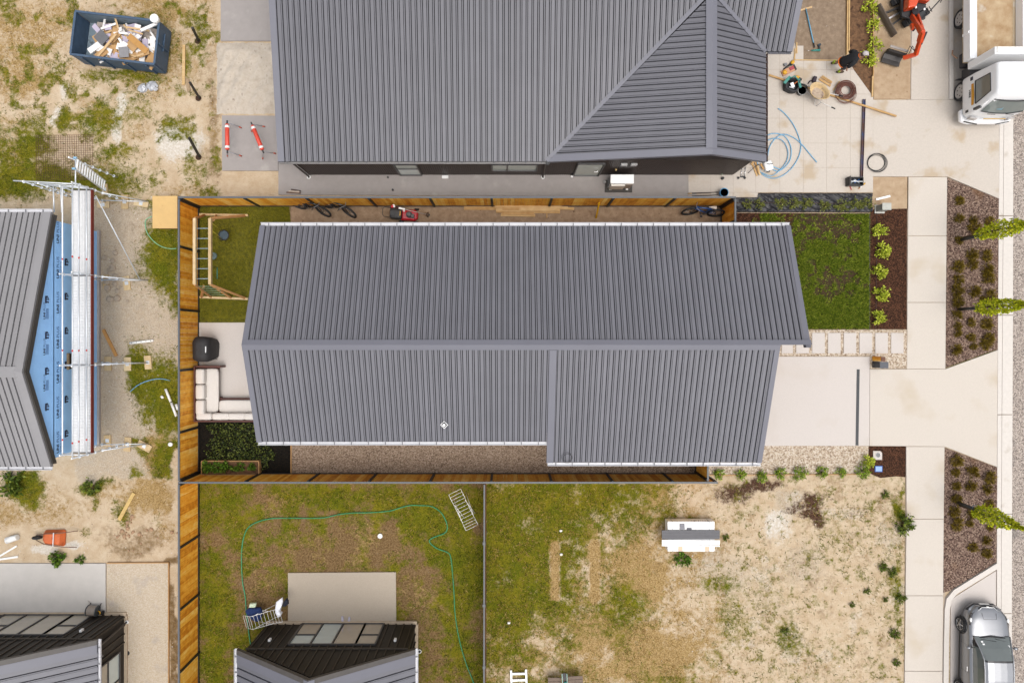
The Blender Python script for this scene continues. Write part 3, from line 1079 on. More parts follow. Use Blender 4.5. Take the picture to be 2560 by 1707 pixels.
def barge(parent, x, y0, y1, zf, wd, mat=FLASH, name='barge_flashing'):
    b_ = MB()
    slope_prism(b_, [(x - wd / 2, y0), (x + wd / 2, y0), (x + wd / 2, y1), (x - wd / 2, y1)], zf, -.16, .058)
    return b_.build(name, mat, parent)


barge(house, RX + .09, RY + .005, EN + .02, zN, .19)
barge(house, XE1 - .09, RY - .10, EN + .02, lambda x, y: RZ - SL * abs(y - RY), .19)
barge(house, RX + .09, ES1 - .02, RY - .005, zN, .19)
barge(house, XE2 - .09, ES2 - .02, RY - .11, zN, .19)
barge(house, XS + .11, ES2 - .02, RY - .20, zN, .27)
gutter(house, (RX, EN + .01, zN(0, EN) - .02), (XE1, EN + .01, zN(0, EN) - .02), (0, 1, 0), .125, GUT, GUTB, .63)
gutter(house, (RX + .02, ES1 - .01, zN(0, ES1) - .02), (XS - .03, ES1 - .01, zN(0, ES1) - .02), (0, -1, 0), .125, GUT, GUTB, .63)
gutter(house, (XS + .02, ES2 - .02, zN(0, ES2) - .02), (XE2, ES2 - .02, zN(0, ES2) - .02), (0, -1, 0), .125, GUT, GUTB, .63)
pf = P(1111, 1061, 3.2)
vent = MB()
vent.cyl((pf.x, pf.y, 2.9), (pf.x, pf.y, 3.42), .055, n=14)
vp = vent.build('vent_pipe', WHITE, house)
fl = MB()
R45 = Matrix.Rotation(PI / 4, 3, 'Z')
zc = zN(pf.x, pf.y)
for (sx, sy, dx, dy) in ((1, 0, .02, .21), (-1, 0, .02, .21), (0, 1, .21, .02), (0, -1, .21, .02)):
    c_ = R45 @ Vector((sx * .1, sy * .1, 0))
    fl.box((pf.x + c_.x, pf.y + c_.y, zN(pf.x, pf.y + c_.y) + .055), (dx, dy, .03), PI / 4)
fl.build('vent_flashing', WHITE, vp)
MB().tube([(pf.x, pf.y, zc + .02), (pf.x, pf.y, zc + .12)], [.10, .06], 14).build('vent_boot', BLACKP, vp)
tp = MB()
tp.box((10.62, -.62, 1.3), (.06, .75, 2.3))
tp.build('entry_panel', M('entry_cedar', linv(214, 150, 70), rough=.6), house)
# a loop of wire left lying on the eave
pl = P(1418, 1146, 2.75)
wl = MB()
for k, (r_, dx) in enumerate(((.19, 0), (.17, .03), (.2, -.02))):
    wl.tube([(pl.x + dx + r_ * math.cos(a), pl.y + .03 * k + r_ * math.sin(a), zN(pl.x, pl.y + r_ * math.sin(a) + .03 * k) + .065) for a in np.linspace(0, 2 * PI, 25)[:-1]], .006, 5, closed=True)
wl.build('wire_coil', M('wire_grey', (.05, .05, .055), rough=.5), label='thin dark loop of wire lying on the eave above the gravel strip', cat='wire')

# ---- neighbour to the north
ROOF_N = per_piece(M('roof_steel_neighbour', (0.114, 0.113, 0.128), rough=0.44, var=0.07, scale=0.9, spec=0.5, detail=9), .05)
nb = thing('neighbour_house', 'large charcoal roofed house with brown board walls and a heat pump', 'house', (1, 14, 0))
NE, NS = 2.6, .18
EY = 6.97
zM = lambda x, y: NE + NS * (y - EY)
XW, XG0, XR, XGE = -8.95, 1.62, 7.78, 10.24
RYN = 15.2
w = MB()
w.prism([(-8.5, 7.07), (9.82, 7.07), (9.82, 12.4), (10.6, 12.4), (10.6, 22), (-8.5, 22)], 0, 2.5)
w.build('wall', CLAD, nb)
cb = MB()
x = -8.5
while x < 9.75:
    cb.box((x + .045, 7.062, 1.3), (.074, .03, 2.5))
    x += .09
cb.build('cladding', CLAD, nb, kind='stuff')
VLY = lambda y: XG0 + (y - EY)             # the valley runs at 45 degrees in plan
yV = EY + (XR - XG0)
PN = .2215
roof_slope(nb, [(XW + .22, EY), (XG0 - .05, EY), (XR - .05, yV), (XR - .05, RYN), (XW + .22, RYN)], zM, 0, PN, ROOF_N, DECK, start=XW + .22)
zF = lambda x, y: NE + NS * (x - XG0)
roof_slope(nb, [(XG0 + .13, EY + .13 - .02), (XG0 + .2, EY + .12), (XR - .22, EY + .12), (XR - .22, yV - .35)], zF, 1, PN, ROOF_N, DECK, start=EY + .12)
SE = .45
zE = lambda x, y: NE + SE * (XGE - x)
yE0, yE1, SD = 11.3, 12.9, .6
roof_slope(nb, [(XR + .18, EY + .12), (XGE, EY + .12), (XGE, yE0), (XR + .18, yE0 + (XGE - XR - .18) * SE / SD)], zE, 1, PN, ROOF_N, DECK, start=EY + .12)
zD = lambda x, y: NE + SD * (y - yE0)
roof_slope(nb, [(XGE + .02, yE0), (11.1, yE0), (11.1, yE0 + 2.1), (XGE - 2.7, yE0 + 2.1)], zD, 0, PN, ROOF_N, DECK, start=XGE + .02 - 13 * PN)
rb = MB()
slope_prism(rb, [(XW - .02, RYN), (11.3, RYN), (11.3, 22.8), (XW - .02, 22.8)], lambda x, y: zM(x, RYN) - .18 * (y - RYN), -.1, 0)
rb.build('rear_roof', ROOF_N, nb)
tw = MB()
slope_prism(tw, [(XR - .05, yV), (11.1, yE0 + 2.1), (11.1, RYN), (XR - .05, RYN)], lambda x, y: 3.72 + .05 * (y - yV), -.1, 0)
tw.build('upper_roof', ROOF_N, nb)
barge(nb, XW + .10, EY - .02, RYN, zM, .24)
bg = MB()
slope_prism(bg, [(XG0 + .04, EY - .03), (XR, EY - .03), (XR, EY + .24), (XG0 + .3, EY + .24)], zF, -.14, .055)
slope_prism(bg, [(XR, EY - .03), (XGE, EY - .03), (XGE, EY + .22), (XR, EY + .22)], zE, -.14, .055)
bg.build('barge_flashing', FLASH, nb)
slD = MB()
slope_prism(slD, [(11.05, yE0 - .02), (11.27, yE0 - .02), (11.27, yE0 + 2.3), (11.05, yE0 + 2.3)], zD, -.14, .055)
slD.build('barge_flashing', FLASH, nb)
rg = MB()
zr = zF(XR, 0)
for s_, zz_, f_ in ((-1, zF, .23), (1, zE, .2)):
    slope_prism(rg, [(XR, EY + .2), (XR + s_ * f_, EY + .2), (XR + s_ * f_, yV + .1), (XR, yV + .1)], lambda x, y, zz_=zz_: zz_(x, y), .03, .075)
rg.build('ridge_cap', FLASH, nb)
vl = MB()
vl.bar((XG0 - .02, EY + .02, NE + .02), (XR - .1, yV - .05, zM(0, yV) + .02), .16, .02)
vl.build('valley_flashing', FLASH, nb)
ve = MB()
ve.bar((XGE - .03, yE0 - .02, NE + .05), (XR + .15, yE0 + (XGE - XR - .18) * SE / SD, zE(XR + .15, 0) + .05), .15, .02)
ve.build('valley_flashing', FLASH, nb)
gutter(nb, (XW, EY - .01, NE - .03), (XG0 + .1, EY - .01, NE - .03), (0, -1, 0), .085, GUT_DARK, GUTB, .62)
gutter(nb, (XGE + .005, EY, NE - .04), (XGE + .005, yE0 - .06, NE - .04), (1, 0, 0), .075, M('gutter_rust', (.06, .03, .022), rough=.6), GUTB, .62)
gutter(nb, (XGE + .1, yE0 - .01, NE - .04), (11.25, yE0 - .01, NE - .04), (0, -1, 0), .07, FLASH, GUTB, .62)
rh = P(1369, 407, NE)
MB().tube([(rh.x, rh.y - .02, NE - .06), (rh.x, rh.y - .02, NE + .02)], [.06, .075], 14).build('rainhead', BLACKP, nb)
for (ub, vb, ut, vt) in ((773, 437, 726, 404), (1357, 444, 1369, 408)):
    b0, t0 = P(ub, vb), P(ut, vt, 2.5)
    d_ = MB()
    yb = 6.98
    d_.tube([(t0.x, t0.y + .02, 2.5), (b0.x, yb, 2.25), (b0.x, yb, .12), (b0.x, yb - .03, .06)], .04, 8)
    dp = d_.build('downpipe', M('downpipe_brown', (.05, .042, .038), rough=.5), nb)
    MB().torus((b0.x, yb - .03, .062), .065, .022, n=16, m=6).build('pipe_collar', WHITE, dp)
wallS = ((0, 7.045, 0), (1, 0, 0), (0, -1, 0))
window_part(nb, wallS, (-4.55, -3.62), .18, 1.95, [(0, 1, 0, .58), (0, 1, .58, 1)], [GLASS_BLUE, GLASS_GREEN])
window_part(nb, wallS, (-.58, 1.28), .95, 1.95, [(0, .34, 0, 1), (.34, 1, 0, 1)], [GLASS_GREEN, GLASS_GREEN])
dd = window_part(nb, wallS, (2.9, 3.98), .06, 2.05, [(0, 1, 0, 1)], [GLASS_GREEN], name='door')
MB().tube([(3.82, 7.0, 1.0), (3.82, 6.94, 1.0), (3.68, 6.94, 1.0)], .016, 6).build('handle', WHITE, dd)
for xx in (4.75, 5.15):
    MB().box((xx, 6.99, 2.0), (.26, .1, .2)).build('wall_vent', M('vent_grey', (.32, .31, .3), rough=.5), nb, bev=.02)
MB().ell((4.55, 6.97, 1.25), (.04, .05, .04)).build('wall_lamp', M('lamp_brass', lin(210, 180, 120), rough=.4), nb)
for (u, v) in ((970, 444), (982, 475)):
    p = P(u, v, .08)
    MB().cyl((p.x, p.y, .05), (p.x, p.y, .15), .04, n=10).build('pipe_stub', BLACKP, label='short black pipe stub sticking out of the grey side path' if v < 460 else 'black cube shaped offcut dropped on the grey side path', cat='pipe')
p = P(1113, 442, .1)
gt = thing('drain_grate', 'white gully grate against the brown board wall', 'grate', (p.x, p.y, .05))
MB().box((p.x, p.y - .02, .1), (.28, .13, .1)).build('gully_surround', WHITE, gt, bev=.01)
g_ = MB()
for i in range(7):
    g_.box((p.x - .12 + i * .04, p.y + .09, .07), (.016, .08, .03))
g_.build('bar', M('grate_grey', (.3, .3, .3)), gt, kind='stuff')
p = P(1430, 441, .1)
gp = thing('gully_pipe', 'white gully pipe with black cap at the brown wall', 'pipe', (p.x, p.y, .05))
MB().cyl((p.x, p.y, .05), (p.x, p.y, .16), .055, n=14).build('collar', WHITE, gp)
MB().cyl((p.x, p.y + .06, .05), (p.x, p.y + .06, .32), .045, n=12).build('cap', BLACKP, gp)

# heat pump
hp = thing('heat_pump', 'white heat pump unit on a grey plinth beside the brown wall', 'heat pump', (4.85, 6.6, .05))
MB().box((4.85, 6.55, .08), (1.16, .52, .07)).build('plinth', M('plinth_dark', (.06, .055, .05), rough=.8), hp)
bd = MB().box((4.86, 6.66, .55), (.98, .38, .84)).build('casing', WHITE, hp, bev=.02)
MB().box((4.70, 6.415, .55), (.60, .07, .72)).build('fan_cowl', M('white_warm', (.66, .62, .56), rough=.45), hp, bev=.02)
MB().box((5.17, 6.45, .55), (.28, .03, .78)).build('service_panel', M('panel_taupe', (.36, .31, .27), rough=.5), hp)
gl = MB()
for i in range(9):
    gl.box((4.368, 6.66, .25 + i * .075), (.012, .34, .03))
gl.build('side_louvre', M('louvre_grey', (.14, .14, .14), rough=.5), hp, kind='stuff')
MB().box((4.25, 6.72, .12), (.1, .08, .12)).build('isolator', M('vent_grey', (.32, .31, .3)), hp)
for xx in (4.5, 5.2):
    MB().box((xx, 6.43, .13), (.1, .1, .05)).build('foot', WHITE, hp)

# ---- house under construction to the west (blue wrap)
wh = thing('wrapped_house', 'unfinished house with weathered grey roof and blue printed wall wrap', 'house', (-23, -.5, 0))
WX, WYN, WYS, WYR = -17.47, 4.87, -4.95, -1.22
WZE, WZR = 3.12, 4.70
zW = lambda x, y: WZR - (WZR - WZE) * ((y - WYR) / (WYN - WYR) if y > WYR else (WYR - y) / (WYR - WYS))
WRAP = M('blue_wrap', linv(150, 200, 252), rough=0.5, var=0.06, scale=2.2, bump=0.8, bscale=2.5, spec=0.4)
w = MB()
w.prism([(-32, 4.6), (-17.60, 4.6), (-17.60, -4.65), (-32, -4.65)], 0, 2.95)
w.add([(-17.60, 4.6, 2.9), (-17.60, -4.65, 2.9), (-17.60, WYR, 4.52), (-17.8, 4.6, 2.9), (-17.8, -4.65, 2.9), (-17.8, WYR, 4.52)], [(2, 1, 0), (3, 4, 5), (0, 1, 4, 3), (1, 2, 5, 4), (2, 0, 3, 5)])
w.build('wall', WRAP, wh)
PW = .222
roof_slope(wh, [(-33, WYR + .12), (WX - .32, WYR + .12), (WX - .32, WYN), (-33, WYN)], zW, 0, PW, ROOF_GREY, DECK, start=WX - .32 - 60 * PW, rib_h=.04)
roof_slope(wh, [(-33, WYR - .12), (WX - .32, WYR - .12), (WX - .32, WYS), (-33, WYS)], zW, 0, PW, ROOF_GREY, DECK, start=WX - .32 - 60 * PW, rib_h=.04)
b_ = MB()
for ya, yb in ((WYR, WYN), (WYS, WYR)):
    slope_prism(b_, [(WX - .36, ya), (WX - .085, ya), (WX - .085, yb), (WX - .36, yb)], zW, -.12, .05)
b_.build('barge_flashing', ROOF_GREY, wh)
b_ = MB()
for ya, yb in ((WYR, WYN - .08), (WYS + .1, WYR)):
    slope_prism(b_, [(WX - .08, ya), (WX - .02, ya), (WX - .02, yb), (WX - .08, yb)], zW, -.26, -.04)
b_.build('fascia', M('fascia_dark', (.035, .03, .025), rough=.6), wh)
b_ = MB()
slope_prism(b_, [(-33, WYR - .2), (WX - .3, WYR - .2), (WX - .3, WYR + .2), (-33, WYR + .2)], zW, .0, .06)
b_.build('ridge_cap', ROOF_GREY, wh)
gutter(wh, (-33, WYN + .01, WZE - .02), (WX - .1, WYN + .01, WZE - .02), (0, 1, 0), .12, GUT, GUTB, .65)
gutter(wh, (-33, WYS - .01, WZE - .02), (WX - .1, WYS - .01, WZE - .02), (0, -1, 0), .12, GUT, GUTB, .65)
MB().box((-17.56, 0, .06), (.12, 9.3, .14)).build('foundation', M('foundation_grey', (.33, .3, .28), rough=.9), wh)
INK = M('wrap_ink', lin(14, 38, 84), rough=.5)
INK2 = M('wrap_ink_pale', lin(34, 78, 150), rough=.5)
pr, pr2 = MB(), MB()
xw = -17.594


def gable_ok(y, z):
    return z < zW(0, y) - .32


y = -4.5
k = 0
while y < 4.2:
    for (z, size, off) in ((2.62, .205, 0.0), (3.98, .205, -.45)):
        yy = y + off
        if gable_ok(yy, z + .2) and gable_ok(yy + 1.0, z + .2):
            wd = text_into(pr, 'UNI', size, (xw, yy, z), (0, 1, 0), (0, 0, 1), bold=.006)
            text_into(pr2, 'PLUS', size, (xw, yy + wd + .07, z), (0, 1, 0), (0, 0, 1))
            text_into(pr2, 'Flexible Air Barrier', .085, (xw, yy + .02, z - .12), (0, 1, 0), (0, 0, 1))
    yy, z = y - .25, 3.42
    if gable_ok(yy, z + .2) and gable_ok(yy + .8, z + .2):
        wd = text_into(pr, 'UNI', .155, (xw, yy, z), (0, 1, 0), (0, 0, 1), bold=.005)
        text_into(pr2, 'PLUS', .155, (xw, yy + wd + .05, z), (0, 1, 0), (0, 0, 1))
        for j in range(4):
            pr2.add([(xw, yy + .02, z - .06 - j * .04), (xw, yy + .42, z - .06 - j * .04), (xw, yy + .42, z - .045 - j * .04), (xw, yy + .02, z - .045 - j * .04)], [(0, 1, 2, 3)])
    for (z, yy) in ((3.28, y + .36), (2.12, y + .55)):
        if abs(yy) < 4.2 and gable_ok(yy + .3, z + .1):
            for (a0, a1, b0, b1) in ((0, .26, .06, .16), (.02, .09, -.06, .08), (.13, .19, -.08, .06), (.22, .30, .0, .15), (.2, .25, -.05, .04)):
                pr.add([(xw, yy + a0, z + b0), (xw, yy + a1, z + b0), (xw, yy + a1 - .015, z + b1), (xw, yy + a0 + .01, z + b1)], [(0, 1, 2, 3)])
    y += 1.37
pr.build('wrap_lettering', INK, wh)
pr2.build('wrap_lettering', INK2, wh)
op = MB()
op.box((-17.60, -.92, 1.55), (.06, .62, 1.2))
op.build('window_opening', M('opening_dark', (.03, .024, .018), rough=.9), wh)
MB().box((-17.56, -.92, 2.12), (.09, .66, .07)).build('window_lintel', M('lintel_tan', lin(150, 128, 96), rough=.8), wh)


# ---- the two black gable houses to the south
def black_house(name, label, x0, x1, yw, ov, zr_, loc, ybk, glass_sets, wall_xs):
    h = thing(name, label, 'house', loc)
    name2 = x0 < -20
    xm, z0 = (x0 + x1) / 2, 2.5
    sl = (zr_ - z0) / ((x1 - x0) / 2)
    zf = lambda x, y: zr_ - sl * abs(x - xm)
    wx0, wx1 = wall_xs
    w = MB()
    w.prism([(wx0, yw), (wx1, yw), (wx1, ybk), (wx0, ybk)], 0, 2.5)
    tz = zr_ - .24
    w.add([(wx0, yw, 2.5), (wx1, yw, 2.5), (xm, yw, tz), (wx0, yw - .2, 2.5), (wx1, yw - .2, 2.5), (xm, yw - .2, tz)], [(2, 1, 0), (3, 4, 5), (0, 1, 4, 3), (1, 2, 5, 4), (2, 0, 3, 5)])
    w.build('wall', CLAD_BLACK, h)
    # board and batten cladding: each batten is a piece
    x = wx0 + .1
    while x < wx1:
        top = min(tz - sl * abs(x - xm) - .02, 99)
        bot = glass_sets[2] + .06 if glass_sets[0] - .06 < x < glass_sets[1] + .06 else .1
        MB().box((x, yw + .02, (top + bot) / 2), (.045, .05, top - bot)).build('batten', BATTEN, h)
        x += .34
    yy = ybk + .1
    while yy < yw:
        if not (name2 and -15.66 < yy < -13.24):
            MB().box((wx1 + .02, yy, 1.25), (.05, .045, 2.3)).build('batten', BATTEN, h)
        MB().box((wx0 - .02, yy, 1.25), (.05, .045, 2.3)).build('batten', BATTEN, h)
        yy += .36
    MB().box(((wx0 + wx1) / 2, yw + .025, 2.46), (wx1 - wx0 + .06, .075, .06)).build('belt_trim', BATTEN, h)
    MB().box(((wx0 + wx1) / 2, yw + .06, .05), (wx1 - wx0 + .16, .14, .1)).build('foundation', M('foundation_cream', lin(206, 186, 160), rough=.9), h)
    MB().box((wx1 + .06, (yw + ybk) / 2, .05), (.14, yw - ybk, .1)).build('foundation', M('foundation_cream', lin(206, 186, 160), rough=.9), h)
    for (xa, xb) in ((x0, xm - .1), (xm + .1, x1)):
        roof_slope(h, [(xa, ybk - .3), (xb, ybk - .3), (xb, yw - .14), (xa, yw - .14)], zf, 1, .29, ROOF, DECK, start=yw - .14 - .29 * 40, rib_h=.045)
    bb = MB()
    for (xa, xb) in ((x0, xm), (xm, x1)):
        slope_prism(bb, [(xa, yw - .16), (xb, yw - .16), (xb, yw + .03), (xa, yw + .03)], zf, -.13, .055)
    bb.build('barge_flashing', M('barge_dark', (.07, .062, .056), rough=.5), h)
    bb = MB()
    for (xa, xb) in ((x0, xm), (xm, x1)):
        slope_prism(bb, [(xa, yw - .5), (xb, yw - .5), (xb, yw - .165), (xa, yw - .165)], zf, -.02, .05)
    bb.build('verge_flashing', FLASH, h)
    rc_ = MB()
    slope_prism(rc_, [(xm - .2, ybk - .3), (xm, ybk - .3), (xm, yw + .0), (xm - .2, yw + .0)], zf, .03, .075)
    slope_prism(rc_, [(xm, ybk - .3), (xm + .2, ybk - .3), (xm + .2, yw + .0), (xm, yw + .0)], zf, .03, .075)
    rc_.build('ridge_cap', FLASH, h)
    gutter(h, (x1 + .005, ybk - .3, z0 - .03), (x1 + .005, yw + .02, z0 - .03), (1, 0, 0), .11, GUT, GUTB, .6)
    gutter(h, (x0 - .005, ybk - .3, z0 - .03), (x0 - .005, yw + .02, z0 - .03), (-1, 0, 0), .11, GUT, GUTB, .6)
    wl_ = ((0, yw, 0), (1, 0, 0), (0, 1, 0))
    (a0, a1, zt, cols) = glass_sets
    window_part(h, wl_, (a0, a1), .08, zt, [(0, .25, .0, .55), (0, .25, .55, 1), (.25, .5, 0, 1), (.5, .77, 0, 1), (.77, 1, 0, .55), (.77, 1, .55, 1)], cols, name='sliding_door', fw=.07)
    return h, zf


hE, zfE = black_house('black_house', 'black batten clad gable house with wide sliding doors facing the cream pad', -10.64, -3.59, -12.30, .0, 4.92, (-7.1, -15, 0), -20.0,
                      (-8.75, -5.25, 2.1, [GLASS_TAN, GLASS_BLUE, GLASS_BLUE, GLASS_TAN, GLASS_TAN, GLASS_TAN]), (-10.27, -3.92))
hD, zfD = black_house('black_house', 'black batten clad gable house beside the gravel yard and hose reel', -23.2, -16.15, -11.92, .0, 4.9, (-19.7, -15, 0), -20.0,
                      (-21.6, -17.75, 2.1, [GLASS_TAN, GLASS_TAN, GLASS_TAN, GLASS_TAN, GLASS_TAN, GLASS_TAN]), (-22.85, -16.45))
for hh, xs in ((hE, (-9.6, -4.5)), (hD, (-17.25,))):
    yw = -12.30 if hh is hE else -11.92
    for xx in xs:
        MB().box((xx, yw + .07, 1.75), (.1, .1, .2)).build('wall_light', WHITE, hh, bev=.02)
d_ = MB().tube([(-16.0, -12.6, 2.42), (-16.33, -12.35, 2.2), (-16.33, -12.2, .1)], .045, 8).build('downpipe', M('downpipe_brown', (.05, .042, .038)), hD)
MB().cyl((-16.33, -12.2, .02), (-16.33, -12.2, .12), .075, n=14).build('pipe_collar', WHITE, d_)
wlE = ((-16.45, 0, 0), (0, -1, 0), (1, 0, 0))
window_part(hD, wlE, (13.3, 15.6), .5, 2.15, [(0, .5, 0, .5), (0, .5, .5, 1), (.5, 1, 0, 1)], [GLASS_BLUE, GLASS_TAN, GLASS_TAN])

# ------------------------------------------------------------------ fences: charcoal posts and capping, cedar palings one by one
CAPM = M('fence_cap_grey', (0.085, 0.09, 0.098), rough=0.5, var=0.05)
POSTM = M('fence_post_black', (0.014, 0.013, 0.013), rough=0.55, var=0.2)
FCOLS = [linv(196, 120, 24), linv(230, 156, 46), linv(244, 182, 70), linv(252, 210, 122)]
PALE = M_plank('paling_cedar', FCOLS, 'z')
FH = 1.8


def fence(name, label, a, b, posts, inward, back=None):
    """palings stand on the inward side between posts; a, b plan ends"""
    a, b, nrm = Vector((a[0], a[1], 0)), Vector((b[0], b[1], 0)), Vector((inward[0], inward[1], 0)).normalized()
    t = thing(name, label, 'fence', ((a + b) / 2))
    d = (b - a).normalized()
    L = (b - a).length
    up = Vector((0, 0, 1))
    for s_ in posts:
        c = a + d * s_ + nrm * .012
        MB().bar(c, c + up * (FH - .02), .09, .10, up=nrm).build('post', POSTM, t)
    MB().bar(a - d * .03 + up * FH, b + d * .03 + up * FH, .072, .045).build('capping', CAPM, t)
    MB().bar(a + up * .06 + nrm * .02, b + up * .06 + nrm * .02, .035, .12).build('plinth_board', POSTM, t)
    MB().bar(a + up * 1.0 - nrm * .035, b + up * 1.0 - nrm * .035, .03, .08).build('rail', POSTM, t)
    pw = .152
    ps = sorted(posts)
    me_ = None
    base = Matrix((d, nrm, up)).transposed()
    for s0, s1 in zip(ps, ps[1:]):
        n_ = max(1, round((s1 - s0 - .09) / pw))
        step = (s1 - s0 - .09) / n_
        for i in range(n_):
            c = a + d * (s0 + .045 + step * (i + .5)) + up * .12 - nrm * .004
            if me_ is None:
                o = MB().box((0, 0, (FH - .15) / 2), (pw - .007, .022, FH - .15)).build('paling', PALE, None, local=True)
                me_ = o.data
            else:
                o = bpy.data.objects.new('paling', me_)
                COL.objects.link(o)
            o.parent = t
            o.location = c - t.location + nrm * random.uniform(0, .004)
            o.rotation_euler = Matrix((d, nrm, d.cross(nrm))).transposed().to_euler() if d.cross(nrm).z > 0 else Matrix((-d, nrm, (-d).cross(nrm))).transposed().to_euler()
            o.scale = (step / pw, 1, 1)
    return t


def posts_from(pxs, pos0, conv):
    return [abs(conv(p) - pos0) for p in pxs]


kk = (CAM_H - FH) / FOC
fx = lambda u: (u - CU) * kk
fy = lambda v: (CV - v) * kk
FWX, FNY, FSY = -13.27, 5.72, -5.84
fence('timber_fence', 'cedar paling fence along the brown side path by the bikes', (FWX, FNY), (9.30, FNY), [0.05] + [fx(u) - FWX for u in (610, 765, 921, 1075, 1229, 1380, 1534, 1689)] + [9.30 - FWX - .05], (0, -1))
fence('timber_fence', 'cedar paling fence behind the monkey bars and white sofa', (FWX, FNY - .1), (FWX, FSY + .1), [0.0] + [FNY - .1 - fy(v) for v in (616, 774, 926, 1081)] + [FNY - FSY - .2], (1, 0))
fence('timber_fence', 'cedar paling fence along the gravel strip and raised planter', (FWX, FSY), (8.56, FSY), [0.05] + [fx(u) - FWX for u in (613, 769, 922, 1075, 1228, 1379, 1532, 1682)] + [8.56 - FWX - .05], (0, 1))
fence('timber_fence', 'cedar paling fence beside the lawn with the green hose', (FWX, FSY - .1), (FWX, FSY - 12.4), [0.0] + [FSY - .1 - fy(v) for v in (1369, 1524, 1680)] + [10.0, 12.3], (1, 0))
fence('timber_fence', 'short cedar fence return with black post behind the parked blue bicycle', (9.30, FNY - .1), (9.30, 4.3), [0.0, .86, 1.36], (-1, 0))
fence('timber_fence', 'short cedar gate panel closing the gravel strip by the shrubs', (8.19, FSY + .1), (8.19, -4.62), [0.0, 1.2], (-1, 0))
mf = thing('boundary_fence', 'thin grey capped fence between the lawn and the weedy section', 'fence', (-.88, -11, 0))
MB().bar((-.88, FSY - .08, FH), (-.90, -19, FH), .06, .05).build('capping', CAPM, mf)
MB().bar((-.87, FSY - .08, .92), (-.89, -19, .92), .04, 1.7).build('panel', POSTM, mf)
MB().bar((-.845, FSY - .08, .93), (-.865, -19, .93), .012, 1.6).build('panel_lining', M('paling_edge', lin(120, 80, 50)), mf)
for v in (1358, 1513, 1667):
    MB().box((-.89, fy(v), .92), (.11, .11, 1.82)).build('post', CAPM, mf)

# ------------------------------------------------------------------ plants
GREEN_L = M_leaf('grass_green', [lin(66, 76, 8), lin(98, 106, 14), lin(128, 126, 26), lin(158, 148, 56)])
STRAW_L = M_leaf('grass_straw', [lin(150, 116, 56), lin(186, 150, 84), lin(212, 180, 118)])
WEED_L = M_leaf('weed_green', [linv(50, 66, 16), linv(84, 100, 28), linv(120, 128, 46)])
LAWN_L = M_leaf('lawn_blade', [linv(70, 72, 6), linv(100, 98, 10), linv(124, 116, 18)])
FERN_L = M_leaf('front_lawn_blade', [linv(40, 56, 4), linv(76, 96, 10), linv(106, 120, 22), linv(144, 150, 54)])
LIME_L = M_leaf('lime_leaf', [linv(110, 128, 18), linv(150, 164, 34), linv(182, 190, 60), linv(206, 206, 90)])
SHRUB_L = M_leaf('shrub_leaf', [linv(62, 92, 18), linv(98, 128, 30), linv(138, 158, 46), linv(168, 178, 66)])
OLIVE_L = M_leaf('olive_leaf', [linv(60, 70, 26), linv(92, 100, 40), linv(124, 128, 58), linv(150, 150, 74)])
TREE_L = M_leaf('tree_leaf', [linv(112, 128, 8), linv(154, 164, 16), linv(188, 192, 28), linv(214, 210, 56)])
TUSS_L = M_leaf('tussock_blade', [linv(66, 54, 6), linv(92, 76, 10), linv(116, 96, 20), linv(136, 114, 40)])
HERB_L = M_leaf('herb_leaf', [linv(40, 64, 10), linv(74, 104, 24), linv(110, 138, 40)])
BED_L = M_leaf('ground_cover_leaf', [linv(16, 24, 6), linv(34, 46, 12), linv(64, 76, 26), linv(112, 118, 52)])
STEM = M('stem_brown', lin(96, 74, 50), rough=.8)


def np_object(name, V, F, mat, parent=None, label=None, cat=None, group=None, kind=None):
    me_ = bpy.data.meshes.new(name)
    me_.vertices.add(len(V))
    me_.vertices.foreach_set('co', np.asarray(V, np.float32).ravel())
    k = F.shape[1]
    me_.loops.add(F.size)
    me_.loops.foreach_set('vertex_index', F.ravel())
    me_.polygons.add(len(F))
    me_.polygons.foreach_set('loop_start', np.arange(0, F.size, k))
    me_.polygons.foreach_set('loop_total', np.full(len(F), k))
    me_.update(calc_edges=True)
    me_.materials.append(mat)
    o = bpy.data.objects.new(name, me_)
    COL.objects.link(o)
    if parent is not None:
        o.parent = parent
    return tag(o, label, cat, group, kind)


def unit(a):
    return a / np.maximum(np.linalg.norm(a, axis=1, keepdims=True), 1e-9)


def leaves(base, dirs, length, width):
    """diamond leaves: one quad each"""
    n_ = len(base)
    d = unit(dirs)
    side = unit(np.cross(d, rng.normal(size=(n_, 3))))
    L = np.asarray(length).reshape(-1, 1) * np.ones((n_, 1))
    W = np.asarray(width).reshape(-1, 1) * np.ones((n_, 1))
    mid = base + d * L * .5
    V = np.stack([base, mid + side * W * .5, base + d * L, mid - side * W * .5], 1).reshape(-1, 3)
    F = np.arange(4 * n_).reshape(-1, 4)
    return V, F


def blades(x, y, z, length, width, lean):
    """grass: one thin triangle each, leaning any way"""
    n_ = len(x)
    a = rng.uniform(0, 2 * PI, n_)
    b = a + PI / 2 + rng.uniform(-.6, .6, n_)
    base = np.stack([x, y, np.full(n_, z)], 1)
    sd = np.stack([np.cos(b), np.sin(b), np.zeros(n_)], 1) * (width / 2)[:, None]
    tip = base + np.stack([np.cos(a) * lean, np.sin(a) * lean, np.sqrt(np.maximum(1 - lean ** 2, .04))], 1) * length[:, None]
    V = np.stack([base - sd, base + sd, tip], 1).reshape(-1, 3)
    return V, np.arange(3 * n_).reshape(-1, 3)


